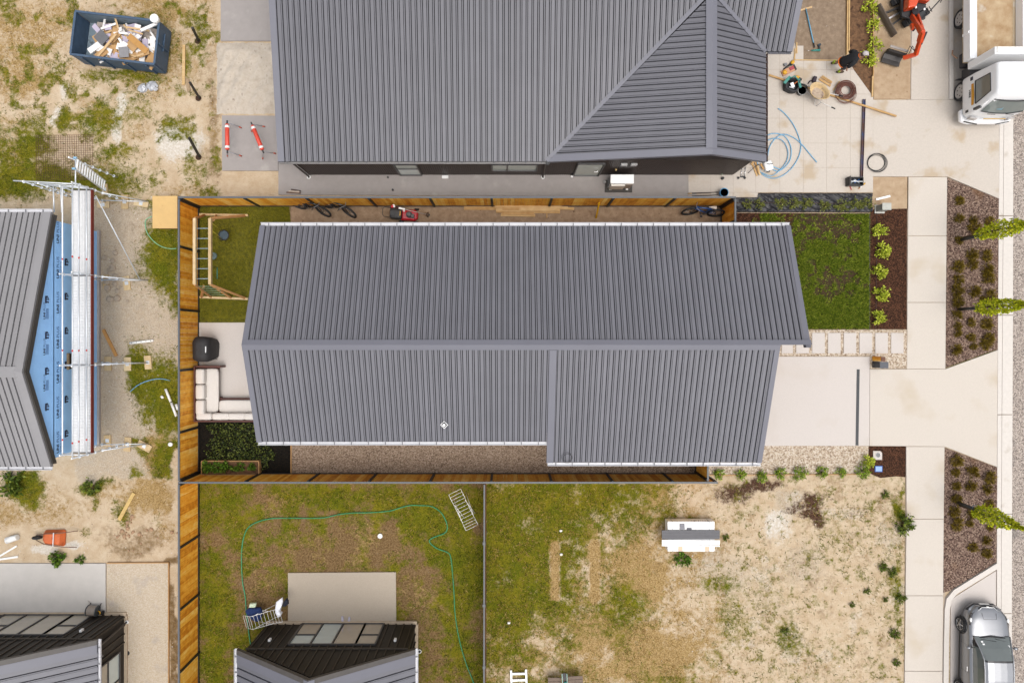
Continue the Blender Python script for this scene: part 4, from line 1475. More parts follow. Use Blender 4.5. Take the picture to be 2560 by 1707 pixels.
def covered(U, V):
    """spots under houses, slabs and beds, where nothing grows"""
    c = np.zeros(len(U), bool)
    for (a, b, d, e) in ((445, 2300, 484, 1212), (545, 2600, -400, 520), (-900, 236, 535, 1165), (-900, 424, 1400, 2600), (718, 994, 1425, 1570), (665, 1045, 1556, 2600), (-900, 315, 1530, 2600), (2258, 3000, -400, 2600), (541, 720, -400, 430), (640, 1700, 1204, 1212)):
        c |= (U > a) & (U < b) & (V > d) & (V < e)
    return c


def scatter(key, n_, power, name, mat, ln, wd, kind='stuff'):
    x, y = rng.uniform(-23.4, 17.6, n_), rng.uniform(-16.2, 15.8, n_)
    U, V_ = CU + x * FOC / CAM_H, CV - y * FOC / CAM_H
    ok = ~covered(U, V_)
    x, y = x[ok], y[ok]
    w_ = paint(x, y)[key]
    clump = fbm(x, y, 2.2, 131)
    keep = rng.random(len(x)) < np.clip(w_, 0, 1) ** power * (.25 + 1.2 * sst(clump, .35, .65))
    x, y = x[keep], y[keep]
    m_ = len(x)
    V, F = blades(x, y, -.01, rng.uniform(ln[0], ln[1], m_), rng.uniform(wd[0], wd[1], m_), rng.uniform(.5, .97, m_))
    return np_object(name, V, F, mat, kind=kind)


g1 = scatter('g_green', 420000, 1.6, 'grass', GREEN_L, (.06, .19), (.014, .034))
tag(g1, 'olive green rough grass and weeds growing over the bare sections', 'grass')
g2 = scatter('g_straw', 240000, 1.7, 'dry_grass', STRAW_L, (.07, .20), (.012, .026))
tag(g2, 'dry straw coloured grass lying over the sandy ground', 'dry grass')
# mown back lawn
n_ = 60000
u, v = rng.uniform(500, 727, n_), rng.uniform(512, 804, n_)
k_ = CAM_H / FOC
x, y = (u - CU) * k_, (CV - v) * k_
ok = rng.random(n_) < .45 + .55 * sst(fbm(x, y, 1.4, 77), .35, .6)
x, y = x[ok], y[ok]
V, F = blades(x, y, .014, rng.uniform(.025, .06, len(x)), rng.uniform(.012, .026, len(x)), rng.uniform(.4, .95, len(x)))
np_object('lawn_grass', V, F, LAWN_L, kind='stuff', label='short bright olive lawn grass behind the house', cat='grass')
# young feathery front lawn, patchy over soil
n_ = 120000
u, v = rng.uniform(1880, 2171, n_), rng.uniform(535, 821, n_)
x, y = (u - CU) * k_, (CV - v) * k_
cl = .40 * fbm(x, y, 1.3, 151, 5) + .60 * fbm(x, y, 3.6, 157, 3)
edge = np.maximum(sst(u, 2120, 2165), sst(v, 690, 800)) * .16
ok = rng.random(n_) < sst(cl + edge - .10 * sst(v, 600, 540), .42, .55) * .6 + .04
x, y = x[ok], y[ok]
V, F = blades(x, y, .012, rng.uniform(.06, .17, len(x)), rng.uniform(.018, .048, len(x)), rng.uniform(.4, .95, len(x)))
np_object('lawn_grass', V, F, FERN_L, kind='stuff', label='patchy young feathery green grass on dark soil by the pavers', cat='grass')
# ground cover in the black bed
n_ = 5200
u, v = rng.uniform(515, 700, n_), rng.uniform(1058, 1182, n_)
x, y = (u - CU) * k_, (CV - v) * k_
ok = fbm(x, y, 1.2, 171) - .25 * sst(u, 640, 720) > .42
base = np.stack([x[ok], y[ok], rng.uniform(.02, .16, ok.sum())], 1)
dr = rng.normal(size=(len(base), 3))
dr[:, 2] = np.abs(dr[:, 2]) * .4
V, F = leaves(base, dr, rng.uniform(.04, .11, len(base)), rng.uniform(.03, .07, len(base)))
np_object('ground_cover', V, F, BED_L, kind='stuff', label='dark leafy ground cover in the black soil bed behind the sofa', cat='ground cover')


def shrub_mesh(n_, r, h, ln, wd, mat, z0=.03, name='foliage', spiky=.0):
    """crown of small leaves set on shoots, gaps between"""
    sh = max(10, n_ // 14)
    d = unit(rng.normal(size=(sh, 3)) + np.array([0, 0, .35]))
    d[:, 2] = np.abs(d[:, 2])
    tips = d * np.array([r, r, h]) * rng.uniform(.62, 1.08, (sh, 1))
    pick = rng.integers(0, sh, n_)
    t = rng.uniform(.35, 1, (n_, 1)) ** .7
    base = tips[pick] * t + rng.normal(size=(n_, 3)) * r * .07
    base[:, 2] = np.abs(base[:, 2]) + z0
    dr = unit(tips[pick]) * (.6 + spiky) + rng.normal(size=(n_, 3)) * .75
    V, F = leaves(base, dr, rng.uniform(ln * .6, ln * 1.25, n_), rng.uniform(wd * .7, wd * 1.2, n_))
    o = np_object(name, V, F, mat)
    me_ = o.data
    bpy.data.objects.remove(o)
    return me_, tips


def stem_mesh(tips, h0):
    mb = MB()
    for t in tips[:9]:
        mb.tube([(0, 0, -.02), tuple(t * .35 + np.array([0, 0, .04])), tuple(t * .85)], [.014, .009, .004], 5)
    o = mb.build('stem', STEM, None, local=True)
    me_ = o.data
    bpy.data.objects.remove(o)
    return me_


def make_variants(k, *a, **kw):
    out = []
    for _ in range(k):
        f, t = shrub_mesh(*a, **kw)
        out.append((f, stem_mesh(t, .1)))
    return out


def plant(name, label, cat, pos, variant, group=None, rz=None, sc=1.0):
    t = thing(name, label, cat, pos, random.uniform(0, 6.28) if rz is None else rz, group)
    t.scale = (sc,) * 3
    for nm, me_ in zip(('foliage', 'stem'), variant):
        o = bpy.data.objects.new(nm, me_)
        COL.objects.link(o)
        o.parent = t
    return t


V_LIME = make_variants(3, 520, .33, .42, .085, .05, LIME_L)
V_GRN = make_variants(3, 460, .29, .5, .075, .042, SHRUB_L)
V_OLV = make_variants(3, 420, .36, .40, .08, .035, OLIVE_L)
V_TUS = make_variants(4, 520, .25, .24, .15, .022, TUSS_L, spiky=.8)
V_WEED = make_variants(3, 300, .3, .2, .09, .045, WEED_L)
V_HERB = make_variants(2, 300, .26, .3, .09, .05, HERB_L)
V_SPRIG = make_variants(2, 220, .42, .35, .12, .06, LIME_L)
for i, (u, v) in enumerate(((2195, 578), (2202, 626), (2195, 680), (2199, 735), (2192, 796))):
    plant('lime_shrub', 'rounded lime green shrub in the dark compost bed beside the footpath', 'shrub', P(u, v, .02), V_LIME[i % 3], 'lime shrubs of the front bed', sc=1.0 + .1 * (i % 2))
for i, (u, v) in enumerate(((1795, 1184), (1849, 1184), (1902, 1190), (1948, 1182), (1997, 1180), (2053, 1179), (2099, 1179), (2152, 1176))):
    plant('hedge_shrub', 'young green shrub planted along the timber edge of the gravel strip', 'shrub', P(u, v, .01), V_GRN[i % 3], 'shrubs along the gravel edge', sc=(.95, .9, 1.0, 1.0, 1.1, 1.0, .85, 1.15)[i])
plant('lime_shrub', 'lime green shrub standing beside the round inspection cover', 'shrub', P(2167, 1150, .01), V_LIME[1], sc=.9)
for i, (u, v) in enumerate(((1866, 511), (1897, 511), (1948, 509), (1981, 510), (2014, 509), (2058, 515), (2098, 515), (2137, 512), (2165, 510))):
    plant('bed_shrub', 'small olive green shrub planted through the black plastic sheet', 'shrub', P(u, v, .08), V_OLV[i % 3], 'shrubs in the black plastic bed', sc=(.7, .75, .85, .85, .9, .8, .95, .95, .85)[i])
tus = [(2397, 503), (2396, 547), (2432, 548), (2470, 552), (2432, 570), (2396, 602), (2427, 633), (2462, 640), (2393, 668), (2428, 660), (2463, 672), (2395, 700), (2468, 695), (2390, 728), (2431, 727), (2470, 740), (2392, 755), (2455, 750), (2390, 790), (2424, 806), (2463, 810), (2393, 815), (2391, 832), (2425, 845), (2468, 848), (2432, 866), (2385, 873), (2461, 862),
       (2388, 1151), (2386, 1180), (2428, 1181), (2469, 1192), (2389, 1214), (2425, 1214), (2468, 1220), (2390, 1245), (2470, 1258), (2384, 1277), (2422, 1286), (2387, 1307), (2422, 1307), (2472, 1318), (2466, 1350), (2430, 1368), (2464, 1381)]
for i, (u, v) in enumerate(tus):
    plant('tussock', 'small olive brown tussock planted in the bark of the street berm', 'plant', P(u, v, .03), V_TUS[i % 4], 'tussocks in the street berms', sc=random.uniform(.55, 1.1))
for i, (u, v, s_) in enumerate(((2165, 1476, .6), (2252, 1493, .9), (2235, 1580, .9), (1960, 1575, .7), (2128, 1510, .55), (2240, 1653, .7), (2210, 1236, .7), (2227, 1430, .9), (2204, 1415, .8), (1815, 1342, .6), (2213, 1496, .5))):
    plant('weed_tuft', 'low green weed tuft on the pale sandy section', 'weed', P(u, v), V_WEED[i % 3], 'weed tufts on the sandy section', sc=s_)
plant('weed_bush', 'bushy blue green weed spreading onto the footpath edge', 'weed', P(2254, 1312), V_WEED[0], sc=1.7)
plant('weed_bush', 'large dark green weed clump by the eave of the wrapped house', 'weed', P(42, 1212), V_WEED[1], sc=2.3)
plant('weed_bush', 'dark green weed clump on the dry orange ground', 'weed', P(232, 1213), V_WEED[2], sc=1.5)
plant('weed_bush', 'bright green weed growing on white lime by the new slab', 'weed', P(148, 1394), V_HERB[0], sc=1.5)
plant('weed_bush', 'small green weed at the corner of the lime strip', 'weed', P(203, 1398), V_HERB[1], sc=.9)
plant('weed_bush', 'leafy weed below the wrapped cladding pack', 'weed', P(1706, 1392), V_HERB[1], sc=1.5)
for i, (u, v) in enumerate(((2171, 24), (2178, 68), (2182, 118), (2172, 150))):
    plant('sapling', 'yellow green leafy sapling in the brown planting strip by the verge', 'sapling', P(u, v, .01), V_SPRIG[i % 2], 'saplings of the planting strip', sc=1.0)
for i, (u, v, s_) in enumerate(((522, 1165, 1.2), (545, 1166, 1.1), (569, 1167, 1.2), (602, 1168, 1.0), (630, 1166, .8))):
    plant('herb_plant', 'leafy green herb growing in the raised timber planter', 'herb', P(u, v, .25), V_HERB[i % 2], 'herbs in the planter', sc=s_)


# slender street trees, each tied to a fat black post
def street_tree(u, v, label, hgt, sd):
    p = P(u, v, .03)
    t = thing('street_tree', label, 'tree', p, sd)
    mb = MB()
    mb.tube([(0, 0, 0), (.01, 0, 1.2), (.02, .02, 2.4), (.0, .03, hgt - .4)], [.05, .042, .03, .008], 8)
    for i in range(22):
        z = 1.15 + (hgt - 1.7) * i / 22
        a = i * 2.4
        r_ = .30 * (1 - .5 * i / 22)
        mb.tube([(0, 0, z), (r_ * .6 * math.cos(a), r_ * .6 * math.sin(a), z + .22), (r_ * math.cos(a), r_ * math.sin(a), z + .55)], [.014, .009, .003], 5)
    mb.build('trunk', STEM, t, local=True)
    n_ = 1900
    z = rng.uniform(0, 1, n_)
    prof = .40 * np.sin(np.clip(z * 1.1 + .12, 0, 1) * PI) ** .6
    a = rng.uniform(0, 2 * PI, n_)
    lob = .78 + .22 * np.sin(a * 3 + z * 17) * np.sin(z * 23 + a)
    rr = prof * lob * np.sqrt(rng.uniform(.25, 1, n_))
    base = np.stack([rr * np.cos(a), rr * np.sin(a), 1.05 + z * (hgt - 1.1)], 1)
    dr = np.stack([np.cos(a) * .6, np.sin(a) * .6, np.full(n_, .5)], 1) + rng.normal(size=(n_, 3)) * .55
    V, F = leaves(base, dr, rng.uniform(.07, .14, n_), rng.uniform(.05, .085, n_))
    np_object('crown', V, F, TREE_L, t)
    return p


for j, (u, v, lab, h_) in enumerate(((2405, 595, 'slim lime green street tree beside the upper bark berm corner', 4.3), (2403, 772, 'slim lime green street tree near the flare of the cream crossing', 4.2), (2396, 1261, 'slim yellow green street tree in the bark berm above the parked car', 4.0))):
    p = street_tree(u, v, lab, h_, j * 1.9)
    st = thing('tree_stake', ('black tree stake with tie by the upper berm tree', 'black tree stake with tie by the crossing tree', 'black tree stake with tie by the lower berm tree')[j], 'stake', (p.x - .12, p.y - (.1, .02, -.12)[j], .03))
    c_ = st.location
    MB().cyl((c_.x, c_.y, .0), (c_.x, c_.y, 1.22), .062, n=12).build('post', STEELB, st)
    MB().torus((c_.x + .06, c_.y + .02, 1.16), .11, .014, n=18, m=6).build('tie', M('tie_blue', lin(110, 140, 160)), st)

# loose stones on the bare ground
n_ = 16000
x, y = rng.uniform(-23.4, 17.4, n_), rng.uniform(-16.2, 15.8, n_)
ok = ~covered(CU + x * FOC / CAM_H, CV - y * FOC / CAM_H)
uu_, vv_ = CU + x * FOC / CAM_H, CV - y * FOC / CAM_H
ok &= ~((uu_ > 450) & (uu_ < 1600) & (vv_ > 1200))
x, y = x[ok], y[ok]
pm = paint(x, y)
ok = rng.random(len(x)) < np.clip(.75 - pm['g_green'] - .5 * pm['g_straw'] + .3 * pm['g_grey'], .02, 1) * sst(fbm(x, y, 1.1, 201), .38, .62)
x, y = x[ok], y[ok]
m_ = len(x)
r_ = rng.uniform(.012, .04, m_) ** 1.0
a_ = rng.uniform(0, 6.28, m_)
V = []
for k in range(4):
    V.append(np.stack([x + r_ * np.cos(a_ + k * PI / 2) * rng.uniform(.7, 1.1, m_), y + r_ * np.sin(a_ + k * PI / 2) * rng.uniform(.7, 1.1, m_), np.full(m_, -.012)], 1))
V.append(np.stack([x + r_ * .2, y, r_ * .8], 1))
V = np.stack(V, 1).reshape(-1, 3)
b_ = np.arange(m_)[:, None] * 5
F = np.concatenate([b_ + np.array([[0, 1, 4]]), b_ + np.array([[1, 2, 4]]), b_ + np.array([[2, 3, 4]]), b_ + np.array([[3, 0, 4]])], 0)
np_object('gravel', V, F, M_leaf('loose_stone', [lin(150, 126, 100), lin(196, 176, 150), lin(222, 208, 188), lin(238, 230, 218)], rough=.9), kind='stuff', label='loose stones scattered over the bare sandy ground', cat='stones')

# ------------------------------------------------------------------ yard things
WOOD = M_plank('pine_board', [lin(196, 150, 92), lin(222, 182, 124), lin(240, 208, 156)], 'x')
WOOD_Y = M_plank('pine_board_lengthwise', [lin(190, 146, 90), lin(220, 180, 122), lin(238, 206, 154)], 'y')
WOOD_PALE = M_plank('pine_pale', [lin(206, 176, 130), lin(228, 200, 154), lin(240, 218, 178)], 'y')
PLY = M('plywood', lin(236, 196, 128), rough=.6, var=.06, scale=3, spots=lin(206, 156, 88), spot_scale=4, spot_th=.66)
GALV = M('galvanised', (0.62, 0.65, 0.68), rough=.38, metal=.35, var=.08, scale=5)
ALU = M('aluminium_deck', (0.60, 0.60, 0.60), rough=.5, metal=.2, var=.12, scale=7)
RUST = M('rust', lin(104, 66, 48), rough=.8, var=.3, scale=12)
PINK = M('rust_red', lin(128, 44, 34), rough=.7, var=.2, scale=6)
RUBBER = M('rubber', (.018, .018, .019), rough=.75, var=.2)
CHROME = M('chrome', (.6, .6, .6), rough=.2, metal=.9)
BLUEP = M('blue_plastic', lin(40, 110, 190), rough=.4, var=.1)
TEAL = M('teal', lin(64, 150, 138), rough=.5, var=.1)
REDP = M('red_paint', (.42, .012, .02), rough=.25, var=.08, coat=.5)
ORANGE = M('orange_paint', lin(232, 78, 18), rough=.35, var=.06, coat=.4)
ORANGE_OLD = M('orange_faded', lin(222, 110, 52), rough=.6, var=.12, scale=5, spots=lin(180, 74, 30), spot_scale=6, spot_th=.58)
YELLOW = M('yellow_plastic', lin(236, 176, 24), rough=.45, var=.08)
CREAM = M('cream_plastic', lin(226, 196, 146), rough=.6, var=.1, scale=9, spots=lin(186, 166, 140), spot_scale=8, spot_th=.55)
FABRIC = M('cushion_fabric', (.56, .52, .48), rough=.9, var=.05, scale=18, bump=.2, bscale=60)
MAHOG = M('mahogany', lin(96, 48, 34), rough=.5, var=.15, scale=5)
COVER = M('cover_black', (.016, .014, .015), rough=.7, var=.2, bump=.4, bscale=9)
HOSE_G = M('hose_green', lin(40, 160, 110), rough=.4, var=.1)
HOSE_B = M('pipe_blue', lin(128, 186, 222), rough=.35, var=.08)
PVC = M('pvc_white', (.74, .73, .70), rough=.4, var=.05)


def plank(name, label, cat, u0, v0, u1, v1, w_, h_=.03, z=.03, mat=None, group=None, z1=None, parent=None):
    a, b = P(u0, v0, z), P(u1, v1, z if z1 is None else z1)
    return MB().bar(a, b, w_, h_).build(name, mat or WOOD, parent, label=label, cat=cat, group=group)


def hose(name, label, cat, pts, r, mat, z=.03, loops=1):
    q = [P(u, v, z) for u, v in pts]
    out = []
    for i in range(len(q) - 1):
        p0, p1, p2, p3 = q[max(i - 1, 0)], q[i], q[i + 1], q[min(i + 2, len(q) - 1)]
        for t in np.linspace(0, 1, 6)[:-1]:
            out.append(.5 * ((2 * p1) + (p2 - p0) * t + (2 * p0 - 5 * p1 + 4 * p2 - p3) * t * t + (3 * p1 - p0 - 3 * p2 + p3) * t ** 3))
    out.append(q[-1])
    return MB().tube(out, r, 7).build(name, mat, label=label, cat=cat)


# --- skip full of offcuts
SKIP_C, SKIP_R = Vector((-16.27, 12.50, 0)), math.radians(-6.8)
sk = thing('skip_bin', 'slate blue steel skip with ribbed sides on the rough ground', 'skip', SKIP_C, SKIP_R)
SKM = M('skip_blue', linv(60, 80, 102), rough=.5, var=.2, scale=4, spots=lin(98, 110, 122), spot_scale=5, spot_th=.64)
SKI = M('skip_inside', lin(130, 148, 160), rough=.6, var=.2, scale=4, spots=lin(92, 100, 106), spot_scale=4, spot_th=.6)
L_, W_, H_ = 3.55, 1.84, 1.10
MB().box((0, 0, .12), (L_ - .1, W_ - .06, .06)).build('floor', SKI, sk, local=True)
for y_ in (-1, 1):
    MB().box((0, y_ * (W_ / 2 - .02), .58), (L_ - .06, .04, .96)).build('side_wall', SKM, sk, local=True)
    MB().box((0, y_ * (W_ / 2 - .045), .60), (L_ - .16, .01, .90)).build('side_lining', SKI, sk, local=True)
    for i in range(4):
        MB().box((-1.35 + i * .9, y_ * (W_ / 2 + .03), .55), (.07, .06, .9)).build('rib', SKM, sk, local=True)
    MB().box((0, y_ * (W_ / 2 - .02), H_ - .01), (L_, .09, .07)).build('rim', SKM, sk, local=True, bev=.01)
for x_ in (-1, 1):
    MB().box((x_ * (L_ / 2 - .02), 0, .58), (.04, W_ - .1, .96)).build('end_wall', SKM, sk, local=True)
    MB().box((x_ * (L_ / 2 - .02), 0, H_ - .01), (.09, W_ - .1, .068)).build('rim', SKM, sk, local=True, bev=.01)
MB().box((L_ / 2 + .04, 0, .62), (.05, .06, .8)).build('door_bar', SKM, sk, local=True)
MB().box((L_ / 2 + .03, .2, .62), (.05, W_ * .4, .06)).build('door_bar', SKM, sk, local=True)
for y_ in (-.6, .6):
    MB().box((0, y_, .045), (L_ - .2, .12, .09)).build('skid', SKM, sk, local=True)
WB = M('offcut_white', (.72, .70, .68), rough=.7, var=.06)
TB = M('offcut_tan', lin(206, 164, 112), rough=.8, var=.08)
GB = M('offcut_grey', lin(110, 110, 114), rough=.7, var=.08)
LIL = M('offcut_lilac', lin(206, 196, 216), rough=.8, var=.05)
deb = MB()
for i in range(60):
    deb.box((random.uniform(-1.15, 1.6), random.uniform(-.75, .75), random.uniform(.3, .6)), (random.uniform(.3, .8), random.uniform(.1, .4), .05), rot=Euler((random.uniform(-.5, .5), random.uniform(-.5, .5), random.uniform(0, 6))).to_matrix())
R6 = Matrix.Rotation(SKIP_R, 3, 'Z')


def in_skip(x, y, z):
    return SKIP_C + R6 @ Vector((x, y, z))


lay = MB()
lay.prism([tuple(in_skip(x, y, 0))[:2] for x, y in ((-1.2, -.8), (1.68, -.8), (1.68, .8), (-1.2, .8))], .16, .5)
lay.build('rubble_fill', M('rubble_mix', lin(190, 178, 168), rough=.95, var=.3, scale=7, bump=.8, bscale=14), kind='stuff', label='crushed scraps filling the bottom of the blue skip', cat='rubble')
OFF = [('plasterboard_offcut', WB, 'white edged plasterboard offcut', 'plasterboard', (.35, .8), (.14, .3)), ('cardboard_offcut', TB, 'tan cardboard sheet', 'cardboard', (.4, .75), (.25, .45)),
       ('timber_offcut', WB, 'white primed timber length', 'timber', (.5, 1.1), (.06, .1)), ('timber_offcut', TIMBER, 'raw pine stick', 'timber', (.5, 1.0), (.06, .09)), ('foam_offcut', LIL, 'lilac foam scrap', 'foam', (.25, .45), (.15, .3))]
for i in range(84):
    nm, m_, lb, ct, lr, wr = OFF[(i * 7 + i // 5) % 5]
    c_ = in_skip(random.uniform(-1.0, 1.5), random.uniform(-.70, .70), .60 + .26 * (i % 6) / 6 + random.uniform(0, .12))
    MB().box(c_, (random.uniform(*lr), random.uniform(*wr), .03), rot=Euler((random.uniform(-.28, .28), random.uniform(-.28, .28), random.uniform(0, 3.1))).to_matrix()).build(nm, m_, label=lb + ' lying in the heap inside the skip', cat=ct, group=lb + ' pieces in the skip')
for (x, y, r_, s_, m_, lb) in ((-.62, -.02, .75, .46, GB, 'square grey sheet tilted on the skip heap'), (.38, -.52, 0.05, .42, M('offcut_light_grey', lin(150, 148, 150), rough=.6), 'square light grey panel on the skip heap'),):
    MB().box(in_skip(x, y, 1.0), (s_, s_, .02), rot=Euler((.1, -.08, r_)).to_matrix()).build('panel_offcut', m_, label=lb, cat='panel')
MB().box(in_skip(.92, -.1, 1.0), (.95, .26, .02), rot=Euler((.12, .1, -.72)).to_matrix()).build('cardboard_offcut', M('kraft_board', lin(200, 150, 84), rough=.8), label='long golden brown board lying across the skip heap', cat='cardboard')
MB().box(in_skip(-.35, -.35, 1.02), (1.25, .09, .04), rot=Euler((0, -.1, .82)).to_matrix()).build('timber_offcut', TIMBER, label='long tan stick crossing the middle of the skip heap', cat='timber')
MB().box(in_skip(1.35, .62, 1.08), (.75, .12, .05), rot=Euler((0, 0, .42)).to_matrix()).build('timber_offcut', WB, label='white trim length resting on the skip rim corner', cat='timber')
tub = thing('paint_pail', 'round white pail on the corner of the skip', 'pail', in_skip(1.66, .9, 1.12))
c_ = tub.location
MB().cyl(c_, c_ + Vector((0, 0, .22)), .15, .17, n=18).build('body', PVC, tub)
MB().torus(c_ + Vector((0, 0, .22)), .168, .012, n=20, m=6).build('rim', PVC, tub)

# --- leaning steel posts in drilled holes
for i, (ub, vb, ut, vt) in enumerate(((497, 103, 481, 70), (499, 246, 475, 207), (499, 393, 473, 345))):
    lab = ('black steel fence post leaning in a hole by the upper slab', 'black steel fence post leaning in a hole beside the short boards', 'black steel fence post leaning in a hole at the white dust patch')[i]
    a, b = P(ub, vb, -.02), P(ut, vt, 1.25)
    t = thing('steel_post', lab, 'post', (a.x, a.y, 0))
    MB().bar(a, b, .085, .085).build('shaft', STEELB, t)
    MB().bar(a + (b - a) * .02, b + (b - a) * .01, .03, .10).build('rail_slot', M('slot_brown', (.03, .022, .018)), t)
    hb = MB()
    hb.tube([(a.x - .04, a.y - .01, .004), (a.x - .04, a.y - .01, .010)], [.13, .11], 16)
    hb.build('hole', M('hole_dark', lin(70, 48, 32), rough=1), t)

# --- red padded trestles on the rear slab
PADR = M('pad_red', lin(240, 84, 62), rough=.45, var=.06)
for i, (u0, v0, u1, v1, lab) in enumerate(((567.8, 305, 568.4, 380, 'red padded trestle standing parallel to the slab edge'), (629, 309, 658, 380, 'red padded trestle standing askew on the rear slab'))):
    a, b = P(u0, v0, .82), P(u1, v1, .82)
    t = thing('trestle', lab, 'trestle', ((a + b) / 2 * Vector((1, 1, 0)) if False else Vector(((a.x + b.x) / 2, (a.y + b.y) / 2, .055))))
    d_ = (b - a).normalized()
    MB().tube([a + d_ * .08, a + d_ * .12, b - d_ * .12, b - d_ * .08], [.05, .088, .088, .05], 14).build('pad', PADR, t)
    for s_ in (.16, .84):
        c_ = a + (b - a) * s_
        MB().tube([c_ - d_ * .05, c_ + d_ * .05], .092, 14).build('band', WHITE, t)
    MB().bar(a - d_ * .06, b + d_ * .06, .05, .05).build('beam', STEELB, t)
    for c_ in (a + d_ * .02, b - d_ * .02):
        q = d_.cross(Vector((0, 0, 1)))
        for sg in (-1, 1):
            leg = MB().tube([c_, Vector((c_.x, c_.y, .06)) + q * sg * .30], .018, 7).build('leg', M('leg_grey', (.3, .3, .32)), t)
            MB().tube([Vector((c_.x, c_.y, .2)) + q * sg * .25, Vector((c_.x, c_.y, .06)) + q * sg * .31], .026, 7).build('foot', ORANGE, leg)

# --- boards and scraps on the rough ground
plank('board', 'long pine board lying beside the skip', 'board', 460, 113, 459, 213, .12, .05)
plank('board', 'short weathered board next to the leaning post', 'board', 468, 197, 472, 229, .14, .04, mat=M('board_weathered', lin(178, 152, 120), rough=.8))
plank('board', 'orange pine board lying on the gravel beside the scaffold', 'board', 258, 824, 291, 890, .13, .05, mat=M('board_orange', lin(212, 154, 84), rough=.7))
plank('board', 'yellow pine board lying on the dry orange ground', 'board', 335, 1232, 298, 1299, .15, .05, mat=M('board_yellow', lin(222, 188, 118), rough=.7))
plank('batten_length', 'bent white batten lying near the white pail', 'batten', -8, 1394, 42, 1364, .07, .03, mat=PVC)
plank('batten_length', 'white batten lying along the slab edge', 'batten', -10, 1399, 45, 1391, .08, .03, mat=PVC)
pp = thing('drain_pipe', 'white perforated drain pipe lying on the gravel', 'pipe', P(353, 856))
a, b = P(325, 858, .06), P(384, 851, .06)
MB().tube([a, b], .055, 12).build('barrel', PVC, pp)
hl = MB()
for i in range(5):
    c_ = a + (b - a) * (.1 + .2 * i)
    hl.cyl(c_ + Vector((0, 0, .048)), c_ + Vector((0, 0, .0575)), .018, n=8)
hl.build('hole', BLACKP, pp, kind='stuff')
for i, (u0, v0, u1, v1, lb) in enumerate(((414, 972, 427, 1004, 'longer white pipe length in the grass by the fence'), (428, 1006, 441, 1040, 'white pipe length at the foot of the fence'), (440, 1010, 445, 1024, 'white pipe stub against the fence capping'), (403, 990, 408, 995, 'white pipe cap lying in the grass'))):
    a, b = P(u0, v0, .05), P(u1, v1, .05)
    MB().tube([a, b], .055, 12).build('pvc_pipe', PVC, label=lb, cat='pipe')
rag = MB()
c_ = P(427, 1110)
rag.ell((c_.x, c_.y, .04), (.11, .10, .05), 9, 5)
rag.build('rag', PVC, label='crumpled white rag dropped by the corner fence', cat='rag')
bag = thing('plastic_bag', 'crumpled clear plastic bag below the skip', 'bag', P(370, 217))
for (u, v, r_) in ((356, 221, .22), (380, 215, .24), (388, 222, .12)):
    c_ = P(u, v, .06)
    mb = MB()
    rings = []
    for j in range(8):
        th = -PI / 2 + PI * j / 7
        rings.append([c_ + Vector((r_ * max(math.cos(th), .05) * math.cos(k * PI / 6) * random.uniform(.7, 1.15), r_ * max(math.cos(th), .05) * math.sin(k * PI / 6) * random.uniform(.6, 1.1), .12 * math.sin(th) * random.uniform(.6, 1.2))) for k in range(12)])
    mb.loft(rings, smooth=False)
    mb.build('fold', M('film_clear', lin(206, 208, 214), rough=.25, var=.12, scale=9), bag)
# reinforcing mesh flat in the weeds
rm = MB()
for i in range(26):
    a, b = P(90 + i * 5.6, 338, .05), P(92 + i * 5.6, 452, .05)
    rm.bar(a, b, .009, .009)
for i in range(21):
    a, b = P(88, 339 + i * 5.6, .058), P(234, 337 + i * 5.6, .058)
    rm.bar(a, b, .009, .009)
rm.build('reinforcing_mesh', RUST, label='rusty steel reinforcing mesh lying flat in the weeds', cat='steel mesh')
# plywood topped box against the fence corner
px_ = thing('plywood_box', 'plywood topped box standing outside the fence corner', 'box', P(412, 530))
a, b = P(381, 490, .5), P(443, 571, .5)
bx = MB()
bx.prism([(a.x + .06, a.y - .05), (b.x - .02, a.y - .05), (b.x - .02, b.y + .05), (a.x + .06, b.y + .05)], 0, .47)
bx.build('side', M('ply_side', lin(190, 140, 80), rough=.7), px_)
bx = MB()
bx.prism([(a.x, a.y), (b.x, a.y), (b.x, b.y), (a.x, b.y)], .475, .495)
bx.build('lid', PLY, px_)
hose('garden_hose', 'pale green hose curling from the plywood box to the fence', 'hose', [(380, 541), (368, 547), (363, 556), (367, 580), (384, 603), (405, 617), (428, 622), (441, 621)], .018, M('hose_pale_green', lin(150, 216, 170), rough=.4))
hose('water_pipe', 'light blue water pipe arching through the grass by the fence', 'pipe', [(325, 979), (340, 966), (360, 955), (385, 948), (405, 947), (425, 951)], .018, HOSE_B)
